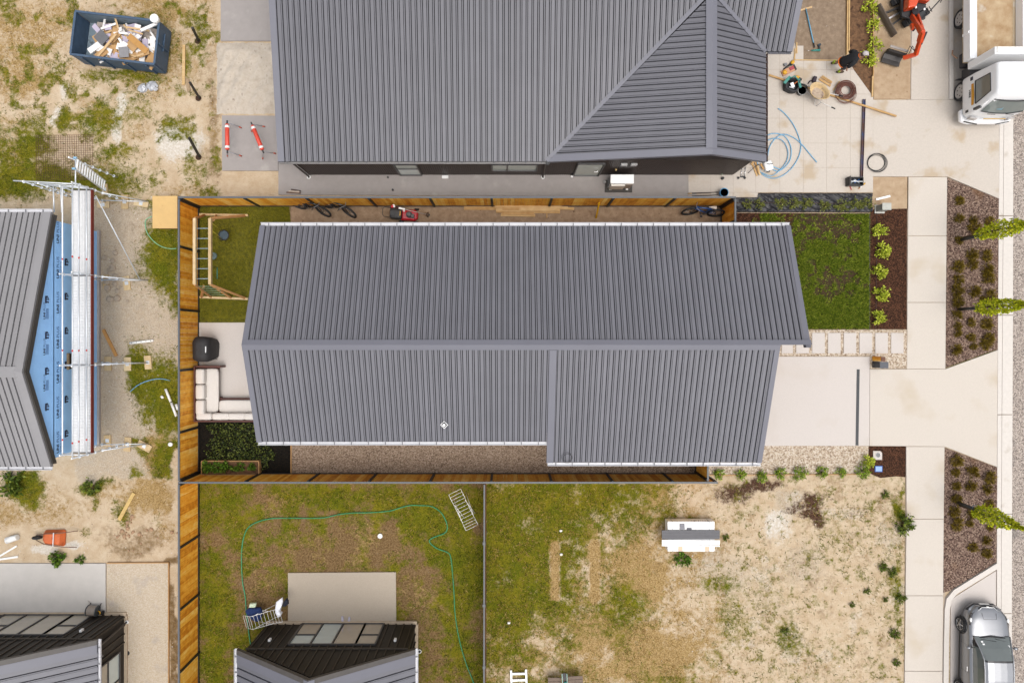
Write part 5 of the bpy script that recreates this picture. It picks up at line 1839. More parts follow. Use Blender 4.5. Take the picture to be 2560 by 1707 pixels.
# broken concrete by the scaffold
for i in range(26):
    u, v = random.gauss(283, 13), random.gauss(705, 34)
    r_ = random.choice((.05, .07, .09, .13, .17))
    c_ = P(u, v, r_ * .25)
    mb = MB()
    rings = []
    for j, z in enumerate((-.4, .1, .45)):
        rr = (.9, 1.0, .6)[j]
        rings.append([c_ + Vector((r_ * rr * math.cos(k * PI / 3 + i) * random.uniform(.75, 1.1), r_ * rr * math.sin(k * PI / 3 + i) * random.uniform(.75, 1.1), z * r_ * .7)) for k in range(6)])
    mb.loft(rings, smooth=False)
    mb.build('concrete_chunk', M('broken_concrete', lin(186, 170, 150), rough=.95, var=.12), label='broken lump of concrete on the gravel by the scaffold foot', cat='rubble', group='concrete lumps by the scaffold')
for i in range(34):
    u, v = random.gauss(335, 42), random.gauss(1335, 22)
    r_ = random.choice((.04, .05, .07, .1))
    c_ = P(u, v, r_ * .2)
    mb = MB()
    mb.loft([[c_ + Vector((r_ * rr * math.cos(k * PI / 3 + i) * random.uniform(.75, 1.1), r_ * rr * math.sin(k * PI / 3 + i) * random.uniform(.75, 1.1), z * r_ * .8)) for k in range(6)] for z, rr in ((-.4, .9), (.1, 1), (.5, .55))], smooth=False)
    mb.build('soil_clod', M('clod', lin(184, 150, 118), rough=.95, var=.12), label='dry clod of earth on the dug ground behind the slab', cat='clod', group='earth clods behind the slab')

# --- upturned orange wheelbarrow
wb = thing('upturned_wheelbarrow', 'upturned orange wheelbarrow on the dry ground', 'wheelbarrow', P(140, 1342), math.radians(-3))
mb = MB()
mb.loft([[Vector((x * s_, y * s_, z)) for x, y in ((-.42, -.30), (.38, -.36), (.45, -.3), (.45, .3), (.38, .36), (-.42, .30), (-.52, .14), (-.52, -.14))] for z, s_ in ((.02, 1.0), (.06, 1.0), (.26, .72), (.30, .60))], smooth=False)
mb.build('tray', ORANGE_OLD, wb, local=True, bev=.02)
for s_ in (-1, 1):
    MB().tube([(-.72, s_ * .10, .2), (-.3, s_ * .22, .33), (.45, s_ * .30, .33), (1.0, s_ * .36, .12)], .019, 7).build('handle', M('handle_brown', lin(128, 96, 78), rough=.6), wb, local=True)
MB().bar((.12, -.3, .36), (.12, .3, .36), .03, .03).build('crossbar', GALV, wb, local=True)
wl_ = MB().torus((-.68, 0, .2), .15, .05, 'y', n=22, m=8).build('tyre', RUBBER, wb, local=True)
MB().cyl((-.68, -.03, .2), (-.68, .03, .2), .1, n=16).build('rim', M('rim_dark', (.05, .05, .055)), wl_, local=True)
pl_ = thing('pail', 'white pail lying on its side on pale dirt', 'pail', P(30, 1347))
a, b = P(18, 1350, .14), P(44, 1342, .14)
MB().tube([a, b], [.14, .12], 16).build('body', PVC, pl_)
MB().tube([a + (a - b).normalized() * .012, a], .145, 16).build('lid', WHITE, pl_)

# --- hose reel on the new slab
hr = thing('hose_reel', 'grey hose wound on a reel with yellow crank on the slab', 'hose reel', P(240, 1520, .065), math.radians(-4))
for k in range(9):
    MB().torus((-.16 + k * .04, 0, .24), .19 + .006 * (k % 2), .02, 'x', n=22, m=6).build('hose_turn', M('hose_grey', lin(176, 164, 152), rough=.5), hr, local=True)
for s_ in (-1, 1):
    MB().cyl((s_ * .2 - .01, 0, .24), (s_ * .2 + .01, 0, .24), .23, n=22).build('flange', M('reel_grey', lin(92, 98, 102), rough=.5), hr, local=True)
    MB().tube([(s_ * .22, -.24, .02), (s_ * .24, 0, .3), (s_ * .22, .24, .02)], .018, 6).build('frame', STEELB, hr, local=True)
MB().tube([(.24, 0, .24), (.34, -.02, .28), (.36, -.1, .3)], .025, 7).build('crank', YELLOW, hr, local=True)
MB().cyl((.34, -.12, .12), (.40, -.12, .12), .10, n=16).build('wheel', RUBBER, hr, local=True)
MB().tube([(-.2, .1, .3), (-.28, .28, .05), (-.36, .32, .02)], .008, 5).build('hose_tail', M('hose_grey', lin(176, 164, 152)), hr, local=True)
c_ = P(320, 1631, .0)
gl_ = thing('yard_gully', 'round black gully cover in the gravel yard', 'gully', (c_.x, c_.y, .02))
MB().cyl((c_.x, c_.y, .0), (c_.x, c_.y, .05), .085, n=18).build('cover', BLACKP, gl_)
MB().torus((c_.x, c_.y, .05), .085, .01, n=18, m=5).build('rim', STEELB, gl_)
for (u0, v0, u1, v1, lb) in ((268, 1406.5, 423, 1405.5, 'timber edging board behind the gravel yard'), (422, 1406, 422, 1790, 'timber edging board along the gravel yard by the fence')):
    plank('edging_board', lb, 'edging', u0, v0, u1, v1, .03, .1, z=.04, mat=TIMBER_EDGE)

# --- scaffold beside the wrapped house
sc = thing('scaffold', 'galvanised scaffold bay with perforated decks beside the blue wrap', 'scaffold', (-16.85, .5, 0))
XI, XO = -17.28, -16.37
YF = [5.89, 2.50, -1.05, -4.53]
DZ = 2.4
RED = M('marker_red', lin(226, 70, 60), rough=.5)


def std(parent, x, y, h, z0=.05):
    t = MB().cyl((x, y, z0), (x, y, h), .026, n=8).build('standard', GALV, parent)
    r_ = MB()
    z = .3
    while z < h:
        r_.cyl((x, y, z - .008), (x, y, z + .008), .06, n=10)
        z += .5
    r_.build('rosette', GALV, t, kind='stuff')
    MB().cyl((x, y, h), (x, y, h + .02), .032, n=8).build('cap', WHITE, t)
    return t


for y in YF:
    std(sc, XI, y, 3.05)
    std(sc, XO, y, 3.75)
    MB().tube([(XI - .12, y, 2.9), (XO + .05, y, 2.9)], .024, 7).build('transom', GALV, sc)
    MB().bar((XI, y, DZ - .08), (XO, y, DZ - .08), .05, .08).build('deck_beam', M('beam_dark', (.06, .06, .06)), sc)
    MB().tube([(XI, y, .35), (XO + .9, y, .12)], .022, 7).build('outrigger', GALV, sc)
    MB().tube([(XO, y, 1.9), (XO + .95, y, .1)], .024, 7).build('raker', GALV, sc)
for y0, y1 in zip(YF, YF[1:]):
    for (x, z) in ((XI, 2.9), (XO, 2.85), (XO, 3.33), (XO, 3.72)):
        l_ = MB().tube([(x, y0, z), (x, y1, z)], .026, 8).build('ledger', WHITE if x == XI else GALV, sc)
        mk = y1 + .55
        MB().tube([(x, mk, z), (x, mk + .07, z)], .029, 8).build('marker_band', RED, l_)
    for i in range(3):
        xa = XI + .06 + i * .265
        dk = MB().box((xa + .13, (y0 + y1) / 2, DZ), (.25, y0 - y1 - .06, .05)).build('deck_plank', ALU, sc)
        rb_ = MB()
        for j in range(4):
            rb_.box((xa + .04 + j * .06, (y0 + y1) / 2, DZ + .03), (.012, y0 - y1 - .1, .012))
        if y0 < 3:
            n_ = int((y0 - y1) / .12)
            for j in range(n_):
                rb_.box((xa + .13, y1 + .1 + j * .12, DZ + .028), (.2, .03, .008))
        rb_.build('deck_rib', M('deck_rib_pale', (.66, .66, .66), rough=.45), dk, kind='stuff')
    MB().box((XO + .01, (y0 + y1) / 2, DZ + .10), (.04, y0 - y1 - .02, .16)).build('toe_board', PINK, sc)
MB().tube([(XO + .02, YF[0] - .2, 2.3), (-15.75, YF[1] + .05, .15)], .024, 7).build('diagonal_brace', GALV, sc)
# returned bay at the upper end
for (x, h, dy) in ((-17.95, 3.3, .05), (-18.5, 3.35, .12)):
    std(sc, x, YF[0] + dy, h)
for z, x0 in ((3.3, -18.9), (2.85, -18.4), (2.5, -18.3)):
    MB().tube([(x0, YF[0] + .16, z), (XO + .05, YF[0] + .02, z)], .026, 7).build('ledger', GALV, sc)
for x in (-17.9, -17.6):
    MB().tube([(x, YF[0] + .1, 2.5), (x, YF[0] - .9, 2.45)], .028, 7).build('ledger', GALV, sc)
std(sc, XO - .4, YF[0] + 1.05, 3.3)
MB().tube([(XO - .4, YF[0] + 1.05, 2.9), (XO - .4, YF[0], 2.9)], .026, 7).build('ledger', GALV, sc)
ld = thing('access_ladder', 'aluminium access ladder leaning on the scaffold end', 'ladder', P(258, 470))
la, lb_ = P(262, 478, .1), P(189, 424, 3.0)
sd = Vector((0.05, .42, 0))
for s_ in (0, 1):
    MB().bar(la + sd * s_, lb_ + sd * s_, .05, .03).build('stile', GALV, ld)
for i in range(12):
    c_ = la + (lb_ - la) * ((i + .6) / 12)
    MB().bar(c_, c_ + sd, .06, .035).build('rung', WHITE, ld)
for s_ in (0, 1):
    MB().box(lb_ + sd * s_ + Vector((-.04, .02, .04)), (.12, .07, .07)).build('top_grip', M('grip_blue', lin(150, 196, 226)), ld)
SOLE = [(258, 512, 30, 16, 0), (312, 505, 17, 35, 0), (353, 509, 36, 15, -.17), (265, 704, 14, 34, 0), (317, 708, 17, 35, .14), (270, 909, 17, 35, 0), (319, 910, 17, 34, .03), (370, 906, 17, 34, .08), (269, 1101, 17, 28, .03), (319, 1110, 17, 35, -.1), (361, 1115, 36, 18, -.5), (262, 474, 14, 28, 0)]
for i, (u, v, du, dv, rz) in enumerate(SOLE):
    c_ = P(u, v, .025)
    t = thing('sole_board', 'pine sole board under a foot of the scaffold', 'board', (c_.x, c_.y, 0), rz, 'sole boards under the scaffold feet')
    MB().box((0, 0, .025), (du * k_, dv * k_, .05)).build('board', WOOD_PALE, t, local=True)
    MB().box((0, 0, .055), (.15, .15, .008)).build('base_plate', GALV, t, local=True)

# --- monkey bars on the back lawn
mk = thing('monkey_bars', 'pine monkey bar frame with swings on the back lawn', 'monkey bars', (-12.2, 3.5, 0))
TZ = 2.0
xa, xb = -12.53, -11.91
ya, yb = 4.83, 2.17
for x in (xa, xb):
    MB().bar((x, ya, TZ), (x, yb, TZ), .11, .14).build('beam', WOOD_PALE, mk)
for i in range(6):
    y = ya - .40 - i * .405
    MB().tube([(xa, y, TZ - .01), (xb, y, TZ - .01)], .017, 7).build('rung', M('rung_blue', lin(150, 170, 180), rough=.4), mk)
MB().bar((-13.22, 5.34, .05), (-11.12, 5.30, .05), .09, .09).build('base_beam', WOOD_PALE, mk)
MB().bar((-13.2, 1.78, .05), (-11.12, 1.70, .05), .09, .09).build('base_beam', WOOD_PALE, mk)
for (p, q) in (((xa, ya, TZ), (-13.0, 5.3, .08)), ((xb, ya, TZ), (-11.25, 5.28, .08)), ((xb, ya - .02, 1.7), (-12.5, 5.28, .08)), ((xa, yb, TZ), (-12.72, 1.78, .08)), ((xb, yb, TZ), (-11.25, 1.74, .08)), ((xb - .1, yb, 1.6), (-11.85, 1.76, .08)), ((xa, yb, 1.2), (-13.12, 1.78, .08))):
    MB().bar(p, q, .09, .075).build('leg', M('leg_pine', lin(212, 158, 102), rough=.7), mk)
for i in range(5):
    t = (i + .8) / 6
    MB().tube([(xa - .17 * t, yb - .38 * t, TZ * (1 - t)), (xb + .1 * t, yb - .40 * t, TZ * (1 - t))], .016, 6).build('ladder_rung', M('rung_green', lin(120, 150, 120)), mk)
sw = thing('nest_swing', 'round black swing seat on yellow ropes under the monkey bars', 'swing', P(559, 588, .5))
c_ = sw.location
MB().torus(c_, .21, .022, n=24, m=7, sc=(1, 1)).build('ring', BLACKP, sw)
MB().tube([c_ - Vector((0, 0, .04)), c_ - Vector((0, 0, .02))], [.1, .2], 20).build('seat', M('seat_slate', lin(66, 86, 96), rough=.5), sw)
for (yo, ty) in ((.17, .28), (-.17, -.02)):
    MB().tube([c_ + Vector((-.05, yo, .0)), (xb + .02, c_.y + ty, TZ - .08)], .013, 6).build('rope', M('rope_yellow', lin(216, 196, 70)), sw)
tz_ = thing('trapeze_bar', 'green trapeze bar hanging beside the monkey bars', 'trapeze', P(543, 683, .9))
c_ = tz_.location
MB().tube([c_ + Vector((0, .24, 0)), c_ + Vector((0, -.24, 0))], .017, 8).build('bar', TEAL, tz_)
for s_ in (-1, 1):
    MB().tube([c_ + Vector((0, s_ * .22, 0)), (xb + .02, c_.y + s_ * .2, TZ - .08)], .006, 5).build('rope', M('rope_dark', (.05, .06, .05)), tz_)
ds = thing('disc_swing', 'grey blue disc swing hanging under the monkey bar beam', 'swing', P(533, 640, .55))
c_ = ds.location
MB().tube([c_ - Vector((0, 0, .02)), c_ + Vector((0, 0, .02))], [.16, .15], 20).build('disc', M('disc_grey', lin(92, 112, 112), rough=.5), ds)
MB().tube([c_, (xb + .02, c_.y, TZ - .08)], .012, 6).build('rope', M('rope_dark', (.05, .06, .05)), ds)

# --- covered barbecue
bq = thing('covered_barbecue', 'barbecue under a fitted black cover on the patio', 'barbecue', (-12.72, -.45, .055))
mb = MB()
rings = []
for z, sx, sy in ((0.0, .36, .44), (.45, .38, .50), (.80, .39, .53), (.95, .37, .52), (1.08, .28, .44), (1.14, .12, .28)):
    ring = []
    for i in range(28):
        a = 2 * PI * i / 28
        ca, sa = math.cos(a), math.sin(a)
        ring.append(Vector((math.copysign(abs(ca) ** .5, ca) * sx + .012 * math.sin(7 * a + z * 4), math.copysign(abs(sa) ** .5, sa) * sy + .012 * math.sin(5 * a + z * 6), z)))
    rings.append(ring)
mb.loft(rings)
mb.build('cover', COVER, bq, local=True)
MB().add([(.235, -.14, 1.115), (.27, -.14, 1.10), (.27, .12, 1.10), (.235, .12, 1.115)], [(0, 1, 2, 3)]).build('badge', M('badge_white', (.6, .6, .6)), bq, local=True)
for y_, x_ in ((.44, .38), (-.4, .40)):
    MB().tube([(x_ - .1, y_, .8), (x_ + .02, y_ + .02, .74), (x_ + .1, y_ - .05, .5)], .012, 5).build('strap', COVER, bq, local=True)

# --- L-shaped sofa
so = thing('corner_sofa', 'L shaped timber sofa with white cushions on the patio', 'sofa', P(560, 990, .055))


def px_box(u0, v0, u1, v1, zt):
    a, b = P(u0, v0, zt), P(u1, v1, zt)
    return (a.x + b.x) / 2, (a.y + b.y) / 2, abs(b.x - a.x), abs(b.y - a.y)


for (u0, v0, u1, v1) in ((486, 915, 548, 1052), (548, 994, 655, 1052)):
    x, y, dx, dy = px_box(u0, v0, u1, v1, .25)
    MB().box((x, y, .24), (dx - .02, dy - .02, .12)).build('base', MAHOG, so)
x, y, dx, dy = px_box(484.5, 917, 488, 1053, .72)
MB().box((x, y, .42), (dx, dy, .64)).build('back_panel', MAHOG, so)
x, y, dx, dy = px_box(484.5, 1050.5, 655, 1054.5, .66)
MB().box((x, y, .40), (dx, dy - .005, .60)).build('back_panel', MAHOG, so)
x, y, dx, dy = px_box(485, 914, 552, 919, .6)
MB().box((x, y, .36), (dx, dy - .005, .56)).build('arm', MAHOG, so)
x, y, dx, dy = px_box(546, 990, 552, 998, .3)
MB().box((x, y, .18), (.06, .06, .25)).build('leg', MAHOG, so)
for (u0, v0, u1, v1) in ((511, 921, 546, 1031), (547, 1000, 655, 1031.5)):
    x, y, dx, dy = px_box(u0, v0, u1, v1, .46)
    MB().cushion((x, y, .39), (dx, dy, .15), puff=.012).build('seat_cushion', FABRIC, so)
for (v0, v1) in ((922, 960), (961.5, 998), (1000, 1036)):
    x, y, dx, dy = px_box(488, v0, 510, v1, .74)
    MB().cushion((x, y, .58), (dx, dy, .34), puff=.03).build('back_cushion', FABRIC, so)
for (u0, u1) in ((490, 529), (530, 572), (569.5, 612), (609.5, 652)):
    x, y, dx, dy = px_box(u0, 1032.5, u1, 1049.5, .70)
    MB().cushion((x, y, .56), (dx, dy, .32), puff=.03).build('back_cushion', FABRIC, so)

# --- raised planter
pt = thing('raised_planter', 'timber raised planter in the corner of the black bed', 'planter', P(575, 1170))
a, b = P(503.5, 1152.5, .3), P(647, 1186.5, .3)
for (p, q) in (((a.x, a.y), (b.x, a.y)), ((a.x, b.y), (b.x, b.y))):
    MB().bar((*p, .16), (*q, .16), .03, .30).build('side_board', TIMBER_EDGE, pt)
for x in (a.x + .001, b.x - .001):
    MB().bar((x, a.y - .016, .16), (x, b.y + .016, .16), .03, .298).build('end_board', TIMBER_EDGE, pt)
bx = MB()
bx.prism([(a.x + .02, a.y - .02), (b.x - .02, a.y - .02), (b.x - .02, b.y + .02), (a.x + .02, b.y + .02)], .0, .25)
bx.build('soil', SOIL_BROWN, pt)
plank('edging_board', 'timber edging between the black bed and the gravel strip', 'edging', 728, 1086, 728, 1183, .035, .08, z=.04, mat=TIMBER_EDGE)
plank('edging_board', 'timber edging behind the shrubs of the gravel strip', 'edging', 1772, 1187, 2165, 1185, .03, .06, z=.035, mat=TIMBER_EDGE)
plank('edging_board', 'thin black edging between the front lawn and compost bed', 'edging', 2173.5, 533, 2173, 823, .025, .06, z=.03, mat=STEELB)
plank('edging_board', 'thin pale edging below the black plastic bed', 'edging', 1842, 532, 2175, 533.5, .025, .06, z=.04, mat=M('edge_tan', lin(176, 152, 124)))


# --- bicycles
def bicycle(label, mid, rz, lean, col, sad, steer=.35):
    t = thing('bicycle', label, 'bicycle', mid, rz)
    t.rotation_euler = (lean, 0, rz)
    fm = M('bike_' + col[0], col[1], rough=.3, coat=.4, var=.05)
    wr = .34
    for i, (x, st) in enumerate(((-.55, 0), (.55, steer))):
        R = Matrix.Rotation(st, 3, 'Z')
        mb = MB()
        mb.tube([Vector((x, 0, wr)) + R @ Vector((wr * math.cos(a), 0, wr * math.sin(a))) for a in np.linspace(0, 2 * PI, 33)[:-1]], .044, 8, closed=True)
        w_ = mb.build('wheel', RUBBER, t, local=True)
        mb = MB()
        mb.tube([Vector((x, 0, wr)) + R @ Vector((.30 * math.cos(a), 0, .30 * math.sin(a))) for a in np.linspace(0, 2 * PI, 33)[:-1]], .012, 6, closed=True)
        mb.build('rim', M('rim_black', (.03, .03, .032), rough=.4), w_, local=True)
        mb = MB()
        for k in range(14):
            a = 2 * PI * k / 14
            mb.tube([Vector((x, 0, wr)), Vector((x, 0, wr)) + R @ Vector((.30 * math.cos(a), 0, .30 * math.sin(a)))], .003, 4)
        mb.build('spoke', CHROME, w_, local=True, kind='stuff')
    f = MB()
    hd, bb, st_, rx = Vector((.40, 0, .78)), Vector((-.08, 0, .32)), Vector((-.22, 0, .74)), Vector((-.55, 0, .34))
    f.tube([hd, st_], .034, 8)
    f.tube([hd - Vector((-.02, 0, .1)), bb], .042, 8)
    f.tube([bb, st_], .03, 8)
    for s_ in (-.05, .05):
        f.tube([bb, rx + Vector((0, s_, 0))], .012, 6)
        f.tube([st_, rx + Vector((0, s_, 0))], .011, 6)
    f.tube([hd + Vector((-.02, 0, .08)), hd + Vector((.03, 0, -.14))], .026, 8)
    f.build('frame', fm, t, local=True)
    fk = MB()
    for s_ in (-.06, .06):
        fk.tube([hd + Vector((.03, s_ * .9, -.12)), Vector((.55, s_, .34))], .018, 7)
    fk.build('fork', M('fork_black', (.02, .02, .02), rough=.3), t, local=True)
    R = Matrix.Rotation(steer, 3, 'Z')
    hb = MB()
    hb.tube([hd + Vector((0, 0, .1)) + R @ Vector((-.06, y, 0)) if abs(y) > .2 else hd + Vector((0, 0, .1)) + R @ Vector((.06, y, 0)) for y in (-.34, -.22, 0, .22, .34)], .014, 7)
    hb_ = hb.build('handlebar', M('bar_silver', (.25, .25, .26), rough=.35, metal=.5), t, local=True)
    for s_ in (-1, 1):
        MB().tube([hd + Vector((0, 0, .1)) + R @ Vector((-.06, s_ * .25, 0)), hd + Vector((0, 0, .1)) + R @ Vector((-.07, s_ * .37, 0))], .02, 7).build('grip', RUBBER, hb_, local=True)
    sd_ = MB()
    sd_.loft([[Vector((x, y * w_, .90 + z)) for y, z in ((-1, -.02), (-.6, .02), (0, .03), (.6, .02), (1, -.02), (0, -.04))] for x, w_ in ((-.40, .085), (-.30, .08), (-.18, .035), (-.08, .02))])
    sd_.build('saddle', sad, t, local=True)
    MB().tube([st_, Vector((-.26, 0, .9))], .015, 7).build('seat_post', CHROME, t, local=True)
    ck = MB()
    ck.cyl(bb + Vector((0, .06, 0)), bb + Vector((0, .07, 0)), .09, n=16)
    ck.bar(bb + Vector((0, .09, 0)), bb + Vector((.12, .09, -.12)), .02, .03)
    ck.bar(bb + Vector((0, -.09, 0)), bb + Vector((-.12, -.09, .12)), .02, .03)
    ck.build('crank', M('crank_grey', (.12, .12, .12), rough=.4, metal=.5), t, local=True)
    for (x, y, z) in ((.12, .14, -.12), (-.12, -.14, .12)):
        MB().box(bb + Vector((x, y, z)), (.1, .09, .025)).build('pedal', BLACKP, t, local=True)
    return t


BIKEB = ('black', (.02, .02, .022))
bicycle('black mountain bike leaning nearest the lawn edge on the fence', P(781, 529, .02), math.radians(-16), math.radians(-19), BIKEB, RUBBER, steer=-.18)
bicycle('black mountain bike leaning beside the mower end of the fence', P(845, 528, .02), math.radians(-20), math.radians(-17), BIKEB, RUBBER, steer=-.2)
bicycle('blue bicycle with pale saddle parked at the fence corner', P(1752, 538, .02), math.radians(176), math.radians(12), ('blue', lin(30, 84, 150)), M('saddle_cream', lin(226, 214, 200), rough=.6), steer=.18)

# --- mower and trimmer
mo = thing('lawn_mower', 'red lawn mower with black grass catcher in the side yard', 'mower', P(1022, 540, .012), math.radians(-4))
mb = MB()
mb.loft([[Vector((x * s_, y * s_, z)) for x, y in ((-.30, -.24), (.30, -.24), (.42, -.14), (.42, .14), (.30, .24), (-.30, .24))] for z, s_ in ((.08, 1), (.2, 1), (.26, .88), (.28, .7))], smooth=False)
mb.build('deck', REDP, mo, local=True, bev=.02)
MB().cyl((.06, 0, .27), (.06, 0, .42), .14, .12, n=18).build('engine', BLACKP, mo, local=True)
MB().cyl((.06, 0, .42), (.06, 0, .45), .09, .07, n=16).build('pull_start', M('engine_grey', (.09, .09, .09)), mo, local=True)
MB().box((.22, -.06, .36), (.12, .16, .12)).build('fuel_tank', M('engine_grey', (.09, .09, .09)), mo, local=True, bev=.02)
MB().box((.33, 0, .31), (.06, .36, .06)).build('front_guard', REDP, mo, local=True, bev=.015)
MB().cushion((-.50, 0, .34), (.50, .46, .30), puff=.02).build('catcher', M('catcher_black', (.035, .034, .034), rough=.6), mo, local=True)
MB().box((-.62, 0, .505), (.22, .24, .02)).build('catcher_grip', BLACKP, mo, local=True, bev=.02)
MB().box((-.30, .0, .515), (.035, .20, .01)).build('warning_sticker', YELLOW, mo, local=True)
MB().box((-.18, .16, .285), (.09, .07, .012)).build('badge', WHITE, mo, local=True)
for x, r_ in ((.34, .095), (-.28, .10)):
    for s_ in (-1, 1):
        wv = MB().cyl((x, s_ * .25, r_), (x, s_ * .31, r_), r_, n=18).build('wheel', RUBBER, mo, local=True)
        MB().cyl((x, s_ * .305, r_), (x, s_ * .318, r_), r_ * .5, n=12).build('hub', M('hub_grey', (.3, .3, .3)), wv, local=True)
MB().tube([(-.28, -.22, .3), (-.95, -.2, .62), (-1.02, -.12, .64), (-1.02, .12, .64), (-.95, .2, .62), (-.28, .22, .3)], .013, 7).build('handle', STEELB, mo, local=True)
tr = thing('string_trimmer', 'red and white string trimmer leaning along the mower', 'trimmer', P(1020, 525, .5))
a, b = P(975, 515, 1.0), P(1070, 537, .1)
MB().tube([a + (b - a) * .22, b], .014, 8).build('shaft', M('shaft_pale', lin(210, 200, 196), rough=.4), tr)
MB().tube([a, a + (b - a) * .24], [.03, .022], 8).build('grip', M('grip_dark_red', (.07, .012, .012)), tr)
MB().ell(a + (b - a) * .06, (.08, .07, .07)).build('engine', REDP, tr)
MB().box(a + (b - a) * .10 + Vector((0, .03, .03)), (.1, .12, .1), .4).build('cowl', WHITE, tr, bev=.02)
MB().bar(a + (b - a) * .22, a + (b - a) * .38, .07, .06).build('throttle_body', WHITE, tr)
MB().tube([b + Vector((-.1, 0, .0)), b + Vector((.02, 0, -.02))], [.05, .13], 12).build('guard', M('guard_brown', lin(96, 74, 54), rough=.6), tr)
MB().cyl(b + Vector((.03, 0, -.07)), b + Vector((.03, 0, 0)), .05, n=12).build('spool', BLACKP, tr)

# --- timber stack in the side yard
st = [(1160, 518, 1300, 518.5, .07), (1160, 521.5, 1240, 522, .04), (1238, 517, 1405, 518.5, .11), (1300, 519, 1420, 520, .08), (1240, 525, 1400, 526, .10), (1256, 522.5, 1297, 522.5, .15), (1302, 523, 1393, 524, .15), (1240, 529, 1400, 530.5, .06), (1256, 533, 1335, 534, .10), (1252, 537.5, 1338, 539, .05), (1400, 521, 1435, 522, .05)]
for i, (u0, v0, u1, v1, z) in enumerate(st):
    plank('timber_length', 'new pine length in the loose stack against the side fence', 'timber', u0, v0, u1, v1, .115, .045, z=z, mat=WOOD, group='timber stack in the side yard')
plank('timber_peg', 'short pine block below the timber stack', 'timber', 1367, 533, 1367, 545, .05, .05, z=.04, mat=WOOD_Y)
plank('spirit_level', 'yellow straight edge leaning against the side fence', 'straight edge', 1490, 545, 1498, 507, .065, .04, z=.03, z1=.95, mat=YELLOW)
for i, (u0, v0, u1, v1, lb) in enumerate(((716, 481, 752, 483, 'long brown offcut on the grey path'), (728, 474, 752, 478, 'dark thin offcut on the grey path'), (722, 478, 748, 480, 'pale split offcut on the grey path'))):
    plank('path_offcut', lb, 'offcut', u0, v0, u1, v1, .06, .03, z=.075 + .02 * i, mat=(M('offcut_brown', lin(120, 92, 76)), M('offcut_dark', lin(80, 60, 52)), M('offcut_pale', lin(214, 196, 178)))[i])
bk = thing('bucket', 'bright blue bucket on the paving edge by the fence', 'bucket', P(1805, 485, .06))
c_ = bk.location
mb = MB()
mb.tube([c_, c_ + Vector((0, 0, .30)), c_ + Vector((0, 0, .30)), c_ + Vector((0, 0, .05))], [.14, .185, .172, .13], 22)
mb.build('shell', BLUEP, bk)
MB().torus(c_ + Vector((0, 0, .30)), .18, .012, n=24, m=6).build('rim', M('rim_light_blue', lin(110, 190, 240)), bk)
MB().box(c_ + Vector((.03, -.05, .1)), (.12, .1, .04), .5).build('sponge', YELLOW, bk)
for i, v in enumerate((483.5, 490.5)):
    a, b = P(1720, v + .5, .09), P(1795, v - 3, .2)
    s_ = thing('shovel', ('long handled shovel resting in the blue bucket beside the wall', 'long handled shovel resting in the blue bucket beside the fence')[i], 'shovel', ((a + b) / 2))
    MB().tube([a + (b - a) * .12, b], .016, 7).build('handle', STEELB, s_)
    MB().tube([a, a + (b - a) * .13], [.022, .02], 7).build('grip', TIMBER, s_)

# --- garden south: airers, hose, sandals, pail
PW_ = M('powder_white', (.80, .79, .77), rough=.4, var=.04)


def airer(label, mid, rz, wings, zt):
    t = thing('clothes_airer', label, 'clothes airer', mid, rz)
    for s_ in (-1, 1):
        MB().tube([(-.45, s_ * .27, zt), (.45, s_ * .27, zt)], .011, 6).build('side_rail', PW_, t, local=True)
        MB().tube([(-.5, s_ * .29, 0), (.35, s_ * .28, zt)], .012, 6).build('leg', PW_, t, local=True)
        MB().tube([(.5, s_ * .25, 0), (-.35, s_ * .25, zt)], .012, 6).build('leg', PW_, t, local=True)
    for i in range(7):
        x = -.45 + .15 * i
        MB().tube([(x, -.27, zt), (x, .27, zt)], .007, 5).build('rail', PW_, t, local=True)
    for k, (x0, x1, dz) in enumerate(wings):
        for s_ in (-1, 1):
            MB().tube([(x0, s_ * .28, zt), (x1, s_ * .28, zt + dz)], .010, 6).build('wing_rail', PW_, t, local=True)
        for i in range(1, 4):
            f_ = i / 3
            MB().tube([(x0 + (x1 - x0) * f_, -.28, zt + dz * f_), (x0 + (x1 - x0) * f_, .28, zt + dz * f_)], .008, 5).build('wing_bar', PW_, t, local=True)
    return t


airer('white wire clothes airer standing empty near the thin grey fence', P(1162, 1263), math.radians(-64), [(-.45, -.86, .02), (.45, .80, .04)], .82)
airer('white wire clothes airer draped with clothes beside the cream pad', P(672, 1529), math.radians(16), [(-.45, -.92, -.45), (.45, .86, .1)], .85)


def cloth(name, label, pts, z, mat, seed):
    """a crumpled garment: uneven folded sheet with thickness"""
    r = random.Random(seed)
    poly = [P(u, v, z) for u, v in pts]
    c0 = sum(poly, Vector()) / len(poly)
    rings = []
    for f_, zz_ in ((1.0, -.16), (1.02, -.02), (.75, .03), (.45, .015), (.12, .04)):
        rings.append([c0 + Vector(((p.x - c0.x) * f_ * r.uniform(.93, 1.07), (p.y - c0.y) * f_ * r.uniform(.93, 1.07), zz_ + r.uniform(-.03, .03))) for p in poly])
    mb = MB()
    mb.loft(rings)
    return mb.build(name, mat, label=label, cat='garment')


